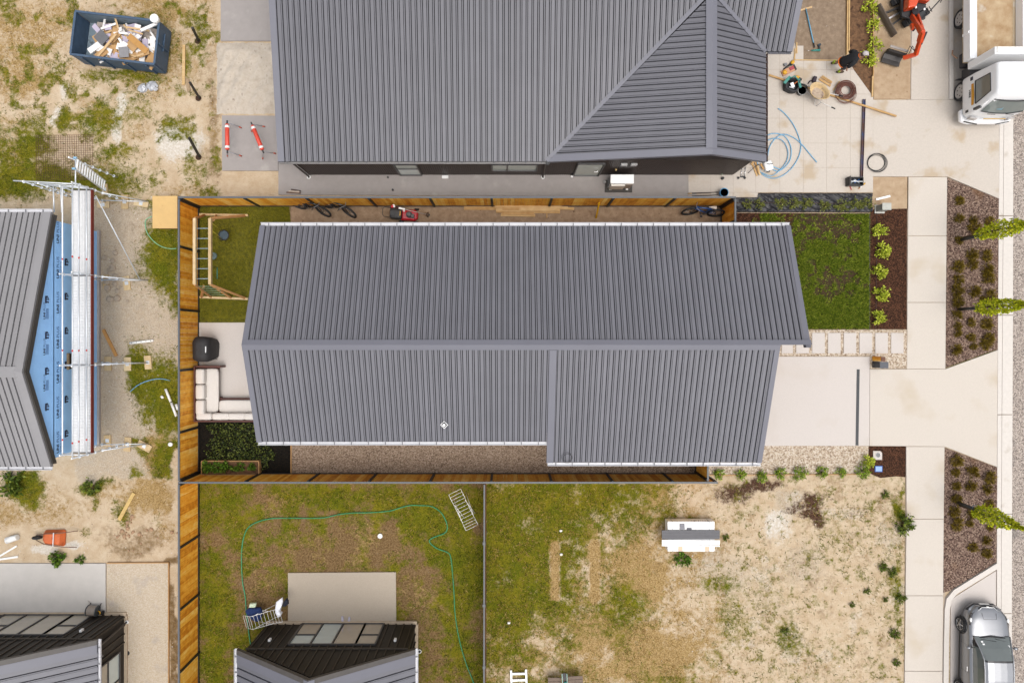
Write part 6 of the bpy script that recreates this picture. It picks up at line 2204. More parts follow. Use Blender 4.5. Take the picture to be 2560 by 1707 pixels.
cloth('garment', 'navy blue garment hung on the low end of the airer', [(613, 1527), (622, 1520), (634, 1520), (650, 1521), (654, 1532), (653, 1547), (646, 1552), (635, 1551), (626, 1544), (618, 1536)], .62, M('cloth_navy', lin(26, 52, 104), rough=.9, var=.25, scale=9), 3)
cloth('garment', 'pale mint towel folded over the airer end', [(624, 1508), (640, 1508), (637, 1518), (622, 1518)], .8, M('cloth_mint', lin(226, 240, 210), rough=.9), 4)
cloth('garment', 'white shirt draped across the airer', [(690, 1506), (704, 1495), (707, 1506), (701, 1520), (699, 1530), (704, 1534), (699, 1541), (694, 1543), (688, 1532), (687, 1518)], .92, M('cloth_white', (.78, .79, .84), rough=.9, var=.06), 5)
cloth('garment', 'black garment hung on the raised end of the airer', [(706, 1516), (709, 1504), (715, 1497), (719, 1502), (719, 1511), (713, 1516)], .88, M('cloth_black', (.012, .014, .025), rough=.9), 6)
Z8 = [(85, 1290), (70, 1190), (50, 1030), (40, 900), (20, 790), (12, 650), (15, 520), (35, 420), (70, 360), (140, 320), (250, 295), (400, 292), (560, 293), (660, 288), (760, 265), (880, 252), (1000, 250), (1150, 238), (1230, 215), (1310, 195), (1400, 195), (1480, 202), (1550, 245), (1590, 310), (1603, 370), (1580, 410), (1500, 440), (1465, 465), (1480, 495), (1530, 530), (1605, 558), (1630, 600), (1645, 740), (1655, 880), (1665, 1050), (1700, 1250), (1750, 1420), (1805, 1560), (1850, 1700)]
hose('garden_hose', 'long green garden hose looping round the back lawn', 'hose', [(600 + x / 3.093, 1200 + y / 3.093) for x, y in Z8], .021, HOSE_G, z=.04)
c_ = P(951, 1338)
wl = thing('white_pail', 'round white plastic pail on the patchy lawn', 'pail', (c_.x, c_.y, 0))
MB().cyl((c_.x, c_.y, -.02), (c_.x, c_.y, .10), .10, n=20).build('body', PVC, wl)
MB().torus((c_.x, c_.y, .10), .092, .014, n=20, m=6).build('rim', WHITE, wl)
for i, (u, v, r_) in enumerate(((856.5, 1546.5, .08), (873, 1548, -.1))):
    c_ = P(u, v, .06)
    t = thing('sandal', 'pale lilac slip-on sandal on the cream pad by the doors', 'sandal', c_, r_, 'pair of sandals on the pad')
    MB().prism([(-.045, -.13), (.04, -.13), (.05, -.05), (.052, .06), (.03, .13), (-.03, .13), (-.052, .06), (-.05, -.05)], 0, .028).build('sole', M('sandal_lilac', lin(206, 200, 220), rough=.6), t, local=True)
    MB().loft([[Vector((x, y, z)) for x, z in ((-.05, .02), (-.035, .06), (.035, .06), (.05, .02))] for y in (.0, .1)], cap=False).build('strap', M('sandal_strap', lin(226, 222, 236), rough=.6), t, local=True)
c_ = P(1049, 1626)
gl_ = thing('lawn_gully', 'small grey gully pipe by the wall of the pad house', 'gully', (c_.x, c_.y, 0))
MB().torus((c_.x, c_.y, .06), .075, .018, n=18, m=6).build('rim', PVC, gl_)
MB().cyl((c_.x, c_.y, -.02), (c_.x, c_.y, .045), .075, n=16).build('throat', BLACKP, gl_)

# --- wrapped cladding pack
pk = thing('wrapped_pack', 'white plastic wrapped pallet of cladding on the weedy section', 'pack', P(1727, 1340))
a, b = P(1669, 1303, .55), P(1787, 1378, .55)
MB().box(((a.x + b.x) / 2, (a.y + b.y) / 2, .30), (b.x - a.x, a.y - b.y, .50)).build('wrap', M('wrap_white', (.80, .80, .80), rough=.35, var=.03, bump=.3, bscale=7), pk, bev=.03)
for u in (1682, 1773):
    x = P(u, 1340, .55).x
    MB().box((x, (a.y + b.y) / 2, .31), (.018, a.y - b.y + .012, .508)).build('strap', M('strap_grey', (.3, .34, .35)), pk)
for u in (1701, 1768):
    c_ = P(u, 1371, .55)
    MB().box((c_.x, c_.y, .556), (.19, .2, .008)).build('tape', M('tape_tan', lin(236, 208, 176), rough=.6), pk)
for y_ in (-.45, .45):
    MB().box(((a.x + b.x) / 2, (a.y + b.y) / 2 + y_, .03), (b.x - a.x - .1, .1, .06)).build('bearer', TIMBER, pk)
tw_ = MB()
for i, wd_ in enumerate((.04, .07, .03, .04, .03, .03, .05, .09)):       # print too small to read
    x = P(1729, 1303, .5).x + .095 * i
    tw_.add([(x, a.y + .006, .40), (x + wd_, a.y + .006, .40), (x + wd_, a.y + .006, .47 + .03 * (i % 2)), (x, a.y + .006, .47 + .03 * (i % 2))], [(3, 2, 1, 0)])
tw_.build('print', INK, pk)
for i in range(6):
    v = 1326.5 + i * 3.75
    plank('cladding_board', 'charcoal cladding board laid across the white pack', 'board', 1654.5, v, 1799, v - .2, .058, .05, z=.60, mat=M('clad_charcoal', (.05, .05, .06), rough=.45), group='charcoal boards on the pack')
for i in range(4):
    v = 1350.5 + i * 4.0
    plank('trim_length', 'white trim length laid across the pack beside the charcoal boards', 'trim', 1654.5, v, 1799, v + (1.6 if i == 3 else .8), .054, .05, z=.60, mat=WHITE, group='white trims on the pack')
c_ = P(1706, 1316, .6)
MB().box((c_.x, c_.y, .585), (.2, .23, .04), .06).build('sample_block', M('block_grey', (.17, .17, .19)), label='square grey sample block resting on the white pack', cat='block')
c_ = P(1719, 1320, .6)
MB().box((c_.x + .08, c_.y - .03, .58), (.2, .07, .03)).build('sample_strip', M('block_dark', (.08, .08, .1)), label='dark sample strip beside the grey block on the pack', cat='block')

# --- things at the bottom of the weedy section
ld = thing('wide_ladder', 'short white wide runged ladder lying in the grass', 'ladder', P(1297, 1715))
for u in (1277.5, 1315):
    a, b = P(u, 1674 if u < 1300 else 1672, .06), P(u + 4, 1790, .06)
    MB().bar(a, b, .085, .06).build('stile', PW_, ld)
for v in (1683, 1699, 1717, 1735, 1753, 1771):
    a, b = P(1279, v + .5, .06), P(1315, v - .5, .06)
    MB().bar(a, b, .09, .05).build('rung', PW_, ld)
tb = MB()
sh_ = thing('saw_bench', 'weathered grey plank bench with a teal mitre saw', 'bench', P(1412, 1712))
for (u0, u1) in ((1370, 1403), (1420, 1457)):
    for k in range(3):
        a, b = P(u0, 1697 + k * 9 - (3 if u0 > 1400 else 0), .42), P(u1, 1697 + k * 9 - (5 if u0 > 1400 else 0), .42)
        MB().bar(a, b, .14, .035).build('plank', M('board_greyed', lin(130, 112, 98), rough=.85, var=.2, scale=9), sh_)
for u in (1378, 1448):
    for v in (1700, 1716):
        p = P(u, v, .2)
        MB().box((p.x, p.y, .2), (.07, .07, .4)).build('leg', M('board_greyed', lin(130, 112, 98)), sh_)
ms = thing('mitre_saw', 'teal and black mitre saw on the weathered bench', 'saw', P(1411, 1706, .44))
for u in (1405, 1417):
    a, b = P(u, 1683, .62), P(u + 2, 1722, .55)
    MB().bar(a, b, .03, .03).build('rail', M('rail_teal', lin(150, 190, 186), rough=.3), ms)
a, b = P(1410.5, 1681, .6), P(1413, 1718, .55)
MB().bar(a, b, .12, .05).build('guide', BLACKP, ms)
c_ = P(1413, 1707, .55)
MB().box((c_.x, c_.y, .60), (.13, .2, .16)).build('motor', TEAL, ms, bev=.03)
MB().cyl((c_.x - .1, c_.y - .1, .52), (c_.x - .08, c_.y - .1, .52), .12, n=18).build('blade', CHROME, ms)
for i, (u, v, lb) in enumerate(((1402, 1326, 'small white stone in the green weeds'), (1403, 1385, 'white plastic scrap beside the straw strip'), (1272, 1556, 'white scrap lying in the lush grass'))):
    c_ = P(u, v, .02)
    MB().ell((c_.x, c_.y, .03), (.075, .06, .045), 8, 5).build('white_scrap', PVC, label=lb, cat='scrap')

# ------------------------------------------------------------------ front yards and street furniture
DRAIN = M('drain_iron', lin(44, 52, 62), rough=.5, var=.15)
dr = thing('channel_drain', 'dark slotted channel drain across the cream driveway', 'drain', P(2143, 1018, .06))
a, b = P(2145.5, 923, .066), P(2142.5, 1113, .066)
MB().bar(a, b, .125, .012).build('frame', DRAIN, dr)
sl = MB()
for i in range(120):
    c_ = a + (b - a) * ((i + .5) / 120)
    sl.box((c_.x, c_.y, .0735), (.095, .014, .003))
sl.build('slot', STEELB, dr, kind='stuff')
lb = thing('letterbox', 'black metal letterbox beside a cedar post in the gravel', 'letterbox', P(2203, 910))
a, b = P(2199, 905, .62), P(2219, 920, .62)
bx = MB().box(((a.x + b.x) / 2, (a.y + b.y) / 2, .34), (b.x - a.x, a.y - b.y, .62)).build('box', M('letterbox_black', (.016, .018, .026), rough=.4), lb, bev=.012)
MB().box(((a.x + b.x) / 2, (a.y + b.y) / 2, .662), (b.x - a.x + .02, a.y - b.y + .02, .02)).build('lid', M('letterbox_lid', (.04, .045, .06), rough=.4), lb)
MB().box((a.x - .006, (a.y + b.y) / 2, .12), (.012, .03, .05)).build('lock', CHROME, lb)
cp_ = thing('cedar_post', 'short cedar clad post block behind the letterbox', 'post', P(2195, 897))
a, b = P(2205, 892, .72), P(2212, 903, .72)
for i in range(4):
    f_ = .25 * i
    xx = P(2177, 897, 0).x
    MB().box(((a.x + b.x) / 2 - .02 + .001 * i, a.y + (b.y - a.y) * (f_ + .12), .37), (.16, .05, .7)).build('board', PALE, cp_)
MB().box(((a.x + b.x) / 2 - .02, (a.y + b.y) / 2, .735), (.17, .2, .03)).build('cap', M('cap_brown', lin(110, 66, 44)), cp_)
# inspection covers
ic = thing('inspection_cover', 'cream concrete surround with round grey lid in the compost bed', 'cover', P(2194, 1138, .02))
a, b = P(2183, 1127, .05), P(2205, 1149, .05)
MB().prism([(a.x, a.y), (b.x - .08, a.y), (b.x, a.y - .08), (b.x, b.y), (a.x, b.y)], -.02, .06).build('surround', CONC2, ic)
c_ = P(2195, 1137, .06)
MB().cyl((c_.x, c_.y, .03), (c_.x, c_.y, .068), .10, n=24).build('lid', M('lid_grey', (.16, .16, .16), rough=.7, var=.2, scale=30), ic)
MB().torus((c_.x, c_.y, .066), .105, .008, n=24, m=5).build('ring', CHROME, ic)
vb = thing('valve_box', 'pale blue valve box lid in the compost bed', 'valve box', P(2197, 1171, .02))
a, b = P(2187.5, 1164, .05), P(2206.5, 1179.5, .05)
MB().prism([(a.x, a.y), (b.x, a.y), (b.x, b.y), (a.x, b.y)], -.02, .045).build('frame', M('valve_blue_dark', lin(40, 90, 170)), vb)
MB().prism([(a.x + .03, a.y - .03), (b.x - .03, a.y - .03), (b.x - .03, b.y + .03), (a.x + .03, b.y + .03)], .0, .055).build('lid', M('valve_blue', lin(150, 186, 236), rough=.4), vb)
# black plastic sheet in folds
mb = MB()
nu, nv = 170, 26
V_ = []
for i in range(nu + 1):
    for j in range(nv + 1):
        u, v = 1838 + (2178 - 1838) * i / nu, 483.5 + (531 - 483.5) * j / nv
        if u < 1894 and v < 495:
            v = 495 + (v - 483.5) * .05
        p = P(u, v)
        q = np.array([p.x * .9 + p.y * 1.3]), np.array([p.y * .5 - p.x * .25])
        rg_ = abs(float(fbm(q[0], q[1], 1.7, 23)[0]) - .5) + .6 * abs(float(fbm(q[0] + 9, q[1], 3.7, 29)[0]) - .5)
        z = .035 + .11 * (1 - min(1, rg_ * 5)) ** 1.5 + .05 * float(fbm(np.array([p.x]), np.array([p.y]), 2.2, 33)[0])
        if j in (0, nv):
            z = .02
        V_.append((p.x, p.y, z))
mb.add(V_, [(i * (nv + 1) + j, i * (nv + 1) + j + 1, (i + 1) * (nv + 1) + j + 1, (i + 1) * (nv + 1) + j)[::-1] for i in range(nu) for j in range(nv)], True)
mb.build('weed_sheet', M('black_polythene', (.014, .013, .016), rough=.42, var=.2, scale=4, spec=.4), label='creased black plastic sheet covering the planting bed', cat='plastic sheet')
hose('irrigation_pipe', 'thin brown dripline across the black plastic sheet', 'pipe', [(1838, 507), (1900, 506), (1970, 508), (2040, 508), (2110, 509), (2172, 511)], .011, M('drip_brown', lin(80, 52, 44)), z=.13)
hose('irrigation_pipe', 'thin brown dripline beneath the lime shrubs', 'pipe', [(2192, 528), (2192, 600), (2191, 690), (2190, 760), (2189, 822)], .011, M('drip_brown', lin(80, 52, 44)), z=.04)
# meter box and white post in the bare patch
mt = thing('utility_box', 'grey metal utility box at the head of the compost bed', 'utility box', P(2200, 521))
a, b = P(2188, 514, .0), P(2207, 532, .0)
MB().box(((a.x + b.x) / 2, (a.y + b.y) / 2, .30), (.34, .26, .58)).build('cabinet', M('cabinet_grey', (.27, .27, .24), rough=.5), mt, bev=.015)
MB().box(((a.x + b.x) / 2, (a.y + b.y) / 2, .60), (.38, .30, .03)).build('lid', M('cabinet_lid', (.36, .36, .32), rough=.5), mt)
MB().box(((a.x + b.x) / 2, (a.y + b.y) / 2 - .01, .03), (.42, .36, .06)).build('base', M('cabinet_base', (.45, .44, .4)), mt)
plank('marker_post', 'white plastic marker post lying on the bare patch', 'post', 2190, 499, 2225, 490.5, .09, .05, z=.05, mat=WHITE)

# ------------------------------------------------------------------ work gear on the neighbour's paving
TZ0 = .06
plank('straight_timber', 'long pine straight edge lying across the paving', 'timber', 1922, 188, 2241, 291, .075, .04, z=.14, mat=WOOD)
for i, (u0, v0, u1, v1) in enumerate(((2056, 190, 2080, 206), (2052, 193, 2078, 209), (2048, 198, 2076, 215), (2046, 206, 2074, 230))):
    plank('timber_peg', 'short pine peg in the bundle on the paving', 'peg', u0, v0, u1, v1, (.05, .05, .09, .06)[i], .04, z=.085, mat=WOOD, group='pegs on the paving')
plank('timber_peg', 'thin pine stake beside the brown pipe coil', 'peg', 2083, 226, 2099, 204, .05, .03, z=.08, mat=WOOD)
plank('formwork_board', 'pine formwork board along the soil strip', 'formwork', 2119, -60, 2116.5, 137, .05, .12, z=.06, mat=WOOD_Y)
plank('formwork_board', 'second pine formwork board against the basecourse', 'formwork', 2123, -60, 2121, 130, .045, .12, z=.06, mat=WOOD_Y)
plank('formwork_board', 'pine formwork board across the end of the basecourse', 'formwork', 1982, 151, 2110, 152.5, .03, .1, z=.05, mat=WOOD)
plank('formwork_board', 'pine edging board between the soil strip and verge dirt', 'formwork', 2182.5, -60, 2182, 200, .03, .1, z=.05, mat=WOOD_Y)
plank('formwork_board', 'short pine edging board at the tip of the soil strip', 'formwork', 2181, 192, 2179.5, 243, .06, .1, z=.06, mat=WOOD_Y)
plank('timber_stake', 'pine stake standing by the corner of the charcoal roof', 'stake', 1991.5, 107, 1992, 134, .05, .04, z=.08, mat=WOOD_Y)
plank('timber_stake', 'second pine stake beside the paving corner', 'stake', 1988, 122, 1986, 151, .05, .04, z=.08, mat=WOOD_Y)
# screed tool and drill
ft = thing('bull_float', 'blue handled screed rake lying on the basecourse', 'screed', P(2024, 66, .05))
a, b = P(2014.5, 22, .06), P(2034, 108, .06)
MB().tube([a, b], .026, 8).build('handle', M('pole_blue', lin(112, 176, 210), rough=.35), ft)
MB().tube([b, b + (b - a).normalized() * .2], [.026, .03], 8).build('grip', RUBBER, ft)
p, q = P(1998.5, 27, .04), P(2030, 18, .04)
MB().bar(p, q, .07, .03).build('blade', TIMBER, ft)
dl = thing('cordless_drill', 'teal cordless drill lying on the basecourse', 'drill', P(2043, 124, .01))
a, b = P(2028, 127, .06), P(2050, 126, .06)
MB().tube([a, a + (b - a) * .3, b], [.02, .04, .05], 9).build('body', TEAL, dl)
MB().bar(P(2048, 126, .05), P(2048, 113, .05), .07, .07).build('handle', BLACKP, dl)
MB().box(P(2048, 113, .05), (.13, .08, .08), .4).build('battery', M('battery_dark', lin(40, 60, 74)), dl)
MB().tube([P(2016, 127.5, .06), a], .006, 5).build('bit', CHROME, dl)
# nailer and case
nc = thing('tool_tray', 'tan tool tray with yellow tools on the paving', 'tool tray', P(1970, 178, TZ0), math.radians(27))
MB().box((0, 0, .04), (.62, .25, .08)).build('tray', M('tray_tan', lin(222, 166, 128), rough=.6), nc, local=True, bev=.02)
MB().ell((-.2, 0, .1), (.10, .10, .06)).build('reel', YELLOW, nc, local=True)
MB().box((.15, .02, .09), (.2, .14, .03)).build('label_card', M('card_red', lin(180, 70, 80)), nc, local=True)
MB().box((.29, 0, .06), (.06, .26, .1)).build('end_cap', BLACKP, nc, local=True)
nl = thing('nail_gun', 'yellow and black nail gun beside the tan tray', 'nail gun', P(1970, 167, TZ0), math.radians(35))
MB().tube([(-.25, 0, .05), (.15, .02, .06)], [.03, .045], 8).build('barrel', BLACKP, nl, local=True)
MB().ell((.22, .03, .08), (.1, .08, .07)).build('head', YELLOW, nl, local=True)
MB().box((-.08, .13, .06), (.12, .1, .1)).build('magazine', M('mag_grey', (.16, .16, .17)), nl, local=True)
MB().tube([(.15, -.05, .05), (-.05, -.09, .05)], .02, 6).build('grip', TEAL, nl, local=True)
# open tool bag
tb = thing('tool_bag', 'open teal and black tool bag full of gear', 'tool bag', P(1974, 218, TZ0), math.radians(-8))
mb = MB()
pr8 = [(-.28, -.22), (0, -.32), (.2, -.3), (.34, -.08), (.3, .2), (.12, .3), (-.2, .28), (-.34, .05)]
mb.loft([[Vector((x * s_, y * s_, z)) for x, y in pr8] for z, s_ in ((0, .9), (.18, 1), (.34, .95), (.34, .8), (.1, .7))], smooth=False)
mb.build('shell', M('bag_black', (.03, .03, .032), rough=.8), tb, local=True)
MB().bar((-.36, .0, .3), (-.16, .3, .32), .12, .08).build('side_panel', TEAL, tb, local=True)
MB().bar((.22, .26, .3), (.34, -.1, .31), .1, .07).build('side_panel', TEAL, tb, local=True)
MB().tube([(-.2, .2, .33), (.0, .32, .42), (.2, .2, .34)], .025, 7).build('strap', TEAL, tb, local=True)
MB().box((.02, .0, .24), (.14, .2, .04), .5).build('paper', WHITE, tb, local=True)
MB().bar((.08, .04, .26), (.2, .16, .28), .03, .03).build('tool', M('orange_tool', lin(214, 110, 40)), tb, local=True)
MB().bar((-.1, -.1, .24), (.1, -.14, .26), .04, .03).build('tool', CHROME, tb, local=True)
sw_ = thing('circular_saw', 'yellow circular saw beside the tool bag', 'saw', P(1993, 199, TZ0), math.radians(-25))
MB().box((0, 0, .03), (.34, .16, .03)).build('shoe', M('shoe_grey', (.3, .28, .25)), sw_, local=True)
MB().box((-.05, .02, .12), (.16, .12, .14)).build('motor', YELLOW, sw_, local=True, bev=.03)
MB().cyl((.06, -.02, .1), (.06, .02, .1), .11, n=18).build('blade_guard', M('guard_dark', (.08, .06, .05)), sw_, local=True)
pb = thing('knee_bag', 'small dark tool pouch with strap on the paving', 'pouch', P(2034, 201, TZ0), math.radians(-15))
MB().cushion((0, 0, .07), (.16, .26, .14), puff=.02).build('pouch', M('pouch_dark', lin(62, 52, 62), rough=.8), pb, local=True)
MB().tube([(-.06, -.05, .08), (-.16, -.1, .03), (-.2, -.22, .03)], .025, 6).build('strap', M('pouch_dark', lin(62, 52, 62)), pb, local=True)
bc = thing('bucket_carrier', 'black trug with pale rim wedged against the barrow', 'trug', P(1999, 232, TZ0), math.radians(20))
mb = MB()
mb.tube([(0, 0, 0), (0, 0, .26), (0, 0, .26), (0, 0, .04)], [.13, .19, .175, .12], 18)
mb.build('shell', BLACKP, bc, local=True)
MB().torus((0, 0, .26), .185, .012, n=22, m=5).build('rim', M('rim_pale', lin(190, 190, 186)), bc, local=True)
# builder's wheelbarrow
wb = thing('builders_wheelbarrow', 'cream plastic wheelbarrow with cement crust on the paving', 'wheelbarrow', P(2033, 240, TZ0), math.radians(-32))
oval = [(math.cos(a) * (.48 if math.cos(a) > 0 else .44), math.sin(a) * (.33 if math.cos(a) < .3 else .29)) for a in np.linspace(0, 2 * PI, 25)[:-1]]
mb = MB()
mb.loft([[Vector((x * s_ + dx, y * s_, z)) for x, y in oval] for z, s_, dx in ((.30, .62, .04), (.42, .85, .01), (.58, 1.0, 0), (.60, 1.03, 0), (.60, .96, 0), (.44, .8, .01), (.36, .62, .04), (.345, .2, .04))])
mb.build('tray', CREAM, wb, local=True)
MB().prism([(-.22, -.2), (.1, -.22), (.3, -.14), (.3, .12), (.05, .2), (-.2, .18)], .352, .37).build('cement_crust', M('crust', lin(196, 178, 158), rough=.95, var=.2, scale=7, spots=lin(120, 100, 96), spot_scale=4, spot_th=.52), wb, local=True)
for s_ in (-1, 1):
    h_ = MB().tube([(-.62, s_ * .07, .2), (-.2, s_ * .16, .27), (.4, s_ * .24, .34), (.85, s_ * .30, .58)], .018, 7).build('handle', M('tube_steel', (.5, .48, .45), rough=.4), wb, local=True)
    MB().tube([(.80, s_ * .295, .555), (.96, s_ * .31, .62)], .026, 7).build('grip', RUBBER, h_, local=True)
    MB().tube([(.1, s_ * .2, .3), (.22, s_ * .30, .03), (.36, s_ * .30, .03), (.36, s_ * .23, .33)], .015, 6).build('leg', M('tube_steel', (.5, .48, .45)), wb, local=True)
wv = MB().torus((-.60, 0, .19), .15, .045, 'y', n=20, m=8).build('tyre', RUBBER, wb, local=True)
MB().cyl((-.60, -.03, .19), (-.60, .03, .19), .1, n=14).build('rim', CREAM, wv, local=True)


# coils
def coil(name, label, u, v, r0, r1, n_, tr_, mat, z=.07, spread=.0):
    c_ = P(u, v, z)
    t = thing(name, label, 'coil', (c_.x, c_.y, z - .01))
    R_ = random.Random(int(u))
    for i in range(n_):
        r_ = r0 + (r1 - r0) * i / max(1, n_ - 1)
        ox, oy = R_.uniform(-spread, spread), R_.uniform(-spread, spread)
        MB().torus((c_.x + ox, c_.y + oy, z + tr_ * (i % 4) * 1.6), r_, tr_, n=40, m=6, sc=(1, R_.uniform(.94, 1.0))).build('turn', mat, t)
    return t


BRN = M('pipe_brown', lin(118, 70, 54), rough=.5, var=.1)
coil('brown_pipe_coil', 'thick coil of brown dripline resting on the timber', 2114, 226, .21, .42, 16, .013, BRN, z=.19, spread=.012)
coil('brown_pipe_loose_turns', 'loose lower turns of brown dripline around the timber', 2113, 234, .40, .46, 5, .008, BRN, z=.18, spread=.03)
coil('black_cable_coil', 'open coil of black pipe on the dusty crossing', 2191.5, 407.5, .36, .42, 4, .012, BLACKP, z=.07, spread=.03)
# light blue water pipe in wide loops
q = [(1945, 272), (1957, 280), (1972, 296), (1986, 317), (1996, 340), (2002, 362), (1999, 385), (1990, 405), (1975, 425), (1955, 440), (1933, 446), (1912, 440), (1898, 425), (1893, 405), (1896, 380), (1905, 355), (1920, 338), (1940, 334), (1960, 340), (1972, 355), (1978, 375), (1975, 400), (1962, 418), (1945, 428), (1930, 422), (1918, 405), (1920, 385), (1925, 365), (1940, 345), (1960, 336), (1985, 345), (2005, 362), (2020, 380), (2035, 398), (2042, 406)]
hose('water_pipe', 'light blue water pipe thrown in wide loops by the roof corner', 'pipe', q, .022, HOSE_B, z=.085)
hose('water_pipe', 'second light blue pipe length crossing the loops', 'pipe', [(1905, 395), (1925, 412), (1940, 420), (1951, 424)], .022, HOSE_B, z=.13)
hose('water_pipe', 'outer light blue pipe loop against the wall corner', 'pipe', [(1900, 372), (1918, 352), (1942, 346), (1960, 356), (1970, 380), (1966, 404), (1950, 425), (1928, 440), (1905, 432)], .020, HOSE_B, z=.11)
# steel channel
sc_ = thing('steel_channel', 'blue and rusty steel channel lying across the paving', 'steel channel', P(2156, 347, TZ0))
a, b = P(2159.5, 249, .085), P(2153, 443, .085)
CH = M('channel_paint', lin(40, 92, 150), rough=.6, var=.25, scale=3, col2=lin(110, 66, 44), stretch=(1, 1, 1), spots=lin(96, 60, 44), spot_scale=1.5, spot_th=.48)
MB().bar(a, b, .10, .02).build('web', CH, sc_)
for s_ in (-1, 1):
    o_ = Vector((s_ * .047, 0, .03))
    MB().bar(a + o_, b + o_, .012, .07).build('flange', CH, sc_)
tx = thing('tool_box', 'open black tool box with cables below the steel channel', 'tool box', P(2138, 453, TZ0))
a, b = P(2121, 443, .3), P(2159, 463, .3)
mb = MB()
cx_, cy_, dx_, dy_ = (a.x + b.x) / 2, (a.y + b.y) / 2, b.x - a.x, a.y - b.y
for (x, y, w_, d_) in ((cx_, a.y, dx_, .03), (cx_, b.y, dx_, .03), (a.x, cy_, .03, dy_), (b.x, cy_, .03, dy_)):
    mb.box((x, y, .16), (w_, d_, .22))
mb.box((cx_, cy_, .07), (dx_, dy_, .02))
mb.build('body', BLACKP, tx)
MB().box((a.x + .02, cy_, .32), (.02, dy_ + .04, .3)).build('lid', M('box_lid', (.05, .045, .045), rough=.5), tx)
for i, m_ in enumerate((M('cable_grey', lin(170, 180, 190)), CHROME, M('cable_dark_red', lin(70, 30, 34)), BLUEP)):
    MB().tube([(cx_ - .2 + .05 * i, cy_ - .12 + .07 * i, .14), (cx_, cy_ + .1 - .05 * i, .2), (cx_ + .22, cy_ - .06 + .06 * i, .15)], .022, 6).build('tool', m_, tx)
MB().bar((a.x + .1, cy_, .26), (b.x, cy_ - .01, .26), .03, .02).build('handle', CHROME, tx)
cg = thing('sealant_tube', 'yellow and white sealant tube beside the tool box', 'sealant tube', P(2156, 463, TZ0))
a, b = P(2150, 469, .09), P(2163, 458, .09)
MB().tube([a, (a + b) / 2], .03, 9).build('barrel', WHITE, cg)
MB().tube([(a + b) / 2, b], .03, 9).build('label_band', YELLOW, cg)
MB().tube([a + (a - b) * .35, a], [.006, .02], 8).build('nozzle', M('nozzle_orange', lin(214, 130, 50)), cg)
pc = MB().bar(P(2124, 465, .08), P(2129, 475, .08), .03, .02).build('pliers', M('plier_red', lin(190, 60, 64)), label='red handled pliers dropped beside the tool box', cat='pliers')
# gear at the house corner
hd_ = thing('hand_trolley', 'small silver hand trolley lying by the brown wall corner', 'trolley', P(1856, 436, TZ0))
for u in (1852, 1861):
    MB().tube([P(u, 442, .1), P(u + 4, 416, .12)], .014, 6).build('rail', CHROME, hd_)
for v in (422, 429, 436):
    MB().tube([P(1852, v, .11), P(1863, v, .11)], .010, 6).build('bar', CHROME, hd_)
MB().box(P(1857, 442, .1), (.22, .06, .02)).build('toe_plate', BLACKP, hd_)
MB().cyl(P(1846, 445, .06), P(1846, 445, .12), .05, n=12).build('wheel', RUBBER, hd_)
MB().cyl(P(1862, 445, .06), P(1862, 445, .12), .05, n=12).build('wheel', RUBBER, hd_)
for i, (u0, v0, u1, v1) in enumerate(((1880, 408, 1893, 440), (1888, 405, 1897, 435), (1893, 412, 1900, 438), (1878, 412, 1886, 402), (1902, 410, 1909, 424))):
    plank('timber_offcut', 'split pine offcut in the heap by the roof corner', 'offcut', u0, v0, u1, v1, .07, .03, z=.08 + .03 * i, mat=WOOD, group='offcuts by the roof corner')
hose('pry_bar', 'black steel bar lying over the offcuts', 'bar', [(1870, 433), (1880, 424), (1892, 414), (1902, 410)], .014, STEELB, z=.22)
rs = thing('ribbon_spool', 'white sack with black straps at the roof corner', 'sack', P(1917, 417, TZ0))
c_ = rs.location
MB().cushion((c_.x, c_.y, .16), (.36, .42, .26), rz=.3, puff=.04).build('sack', WHITE, rs)
MB().tube([(c_.x - .16, c_.y + .1, .28), (c_.x, c_.y + .03, .34), (c_.x + .17, c_.y + .08, .28)], .016, 6).build('strap', BLACKP, rs)
MB().torus((c_.x, c_.y - .2, .2), .07, .022, n=18, m=6).build('ring', BLACKP, rs)
jg = thing('drain_riser', 'black gully riser by the board wall', 'gully', P(1805, 447, .05))
c_ = jg.location
MB().cyl(c_, c_ + Vector((0, 0, .14)), .06, n=14).build('collar', BLACKP, jg)
MB().tube([c_ + Vector((-.05, .16, 0)), c_ + Vector((-.05, .16, .2))], .018, 7).build('tap', M('tap_pale', lin(206, 226, 200)), jg)

# ------------------------------------------------------------------ person
WS = P(2104, 165, .0)
pe = thing('person', 'person in black shirt, orange trim shorts and pale cap walking on the paving', 'person', (14.25, 11.6, .058))
SKIN = M('skin', lin(196, 150, 122), rough=.6, var=.05)
SHIRT = M('shirt_black', (.010, .010, .012), rough=.9, var=.2, scale=12)
HIV = M('hivis_orange', lin(240, 116, 20), rough=.7)
J = [(-.13, -.04, .92), (-.04, -.04, 1.12), (.10, -.05, 1.34), (.17, -.05, 1.47), (.24, -.05, 1.55), (.30, -.05, 1.66), (.32, -.05, 1.76),
     (-.12, .07, .88), (-.06, .16, .50), (-.18, .24, .10), (-.02, .26, .05),
     (-.12, -.14, .88), (.06, -.16, .50), (.06, -.14, .10), (.22, -.13, .05),
     (.10, .16, 1.38), (.02, .28, 1.14), (.14, .30, .92), (.20, .29, .85),
     (.09, -.26, 1.38), (-.10, -.36, 1.16), (-.02, -.40, .92), (.03, -.40, .85)]
Ed = [(0, 1), (1, 2), (2, 3), (3, 4), (4, 5), (5, 6), (0, 7), (7, 8), (8, 9), (9, 10), (0, 11), (11, 12), (12, 13), (13, 14), (2, 15), (15, 16), (16, 17), (17, 18), (2, 19), (19, 20), (20, 21), (21, 22)]
Rd = [.13, .13, .15, .07, .06, .10, .085, .085, .06, .042, .035, .085, .06, .042, .035, .07, .048, .032, .03, .07, .048, .032, .03]
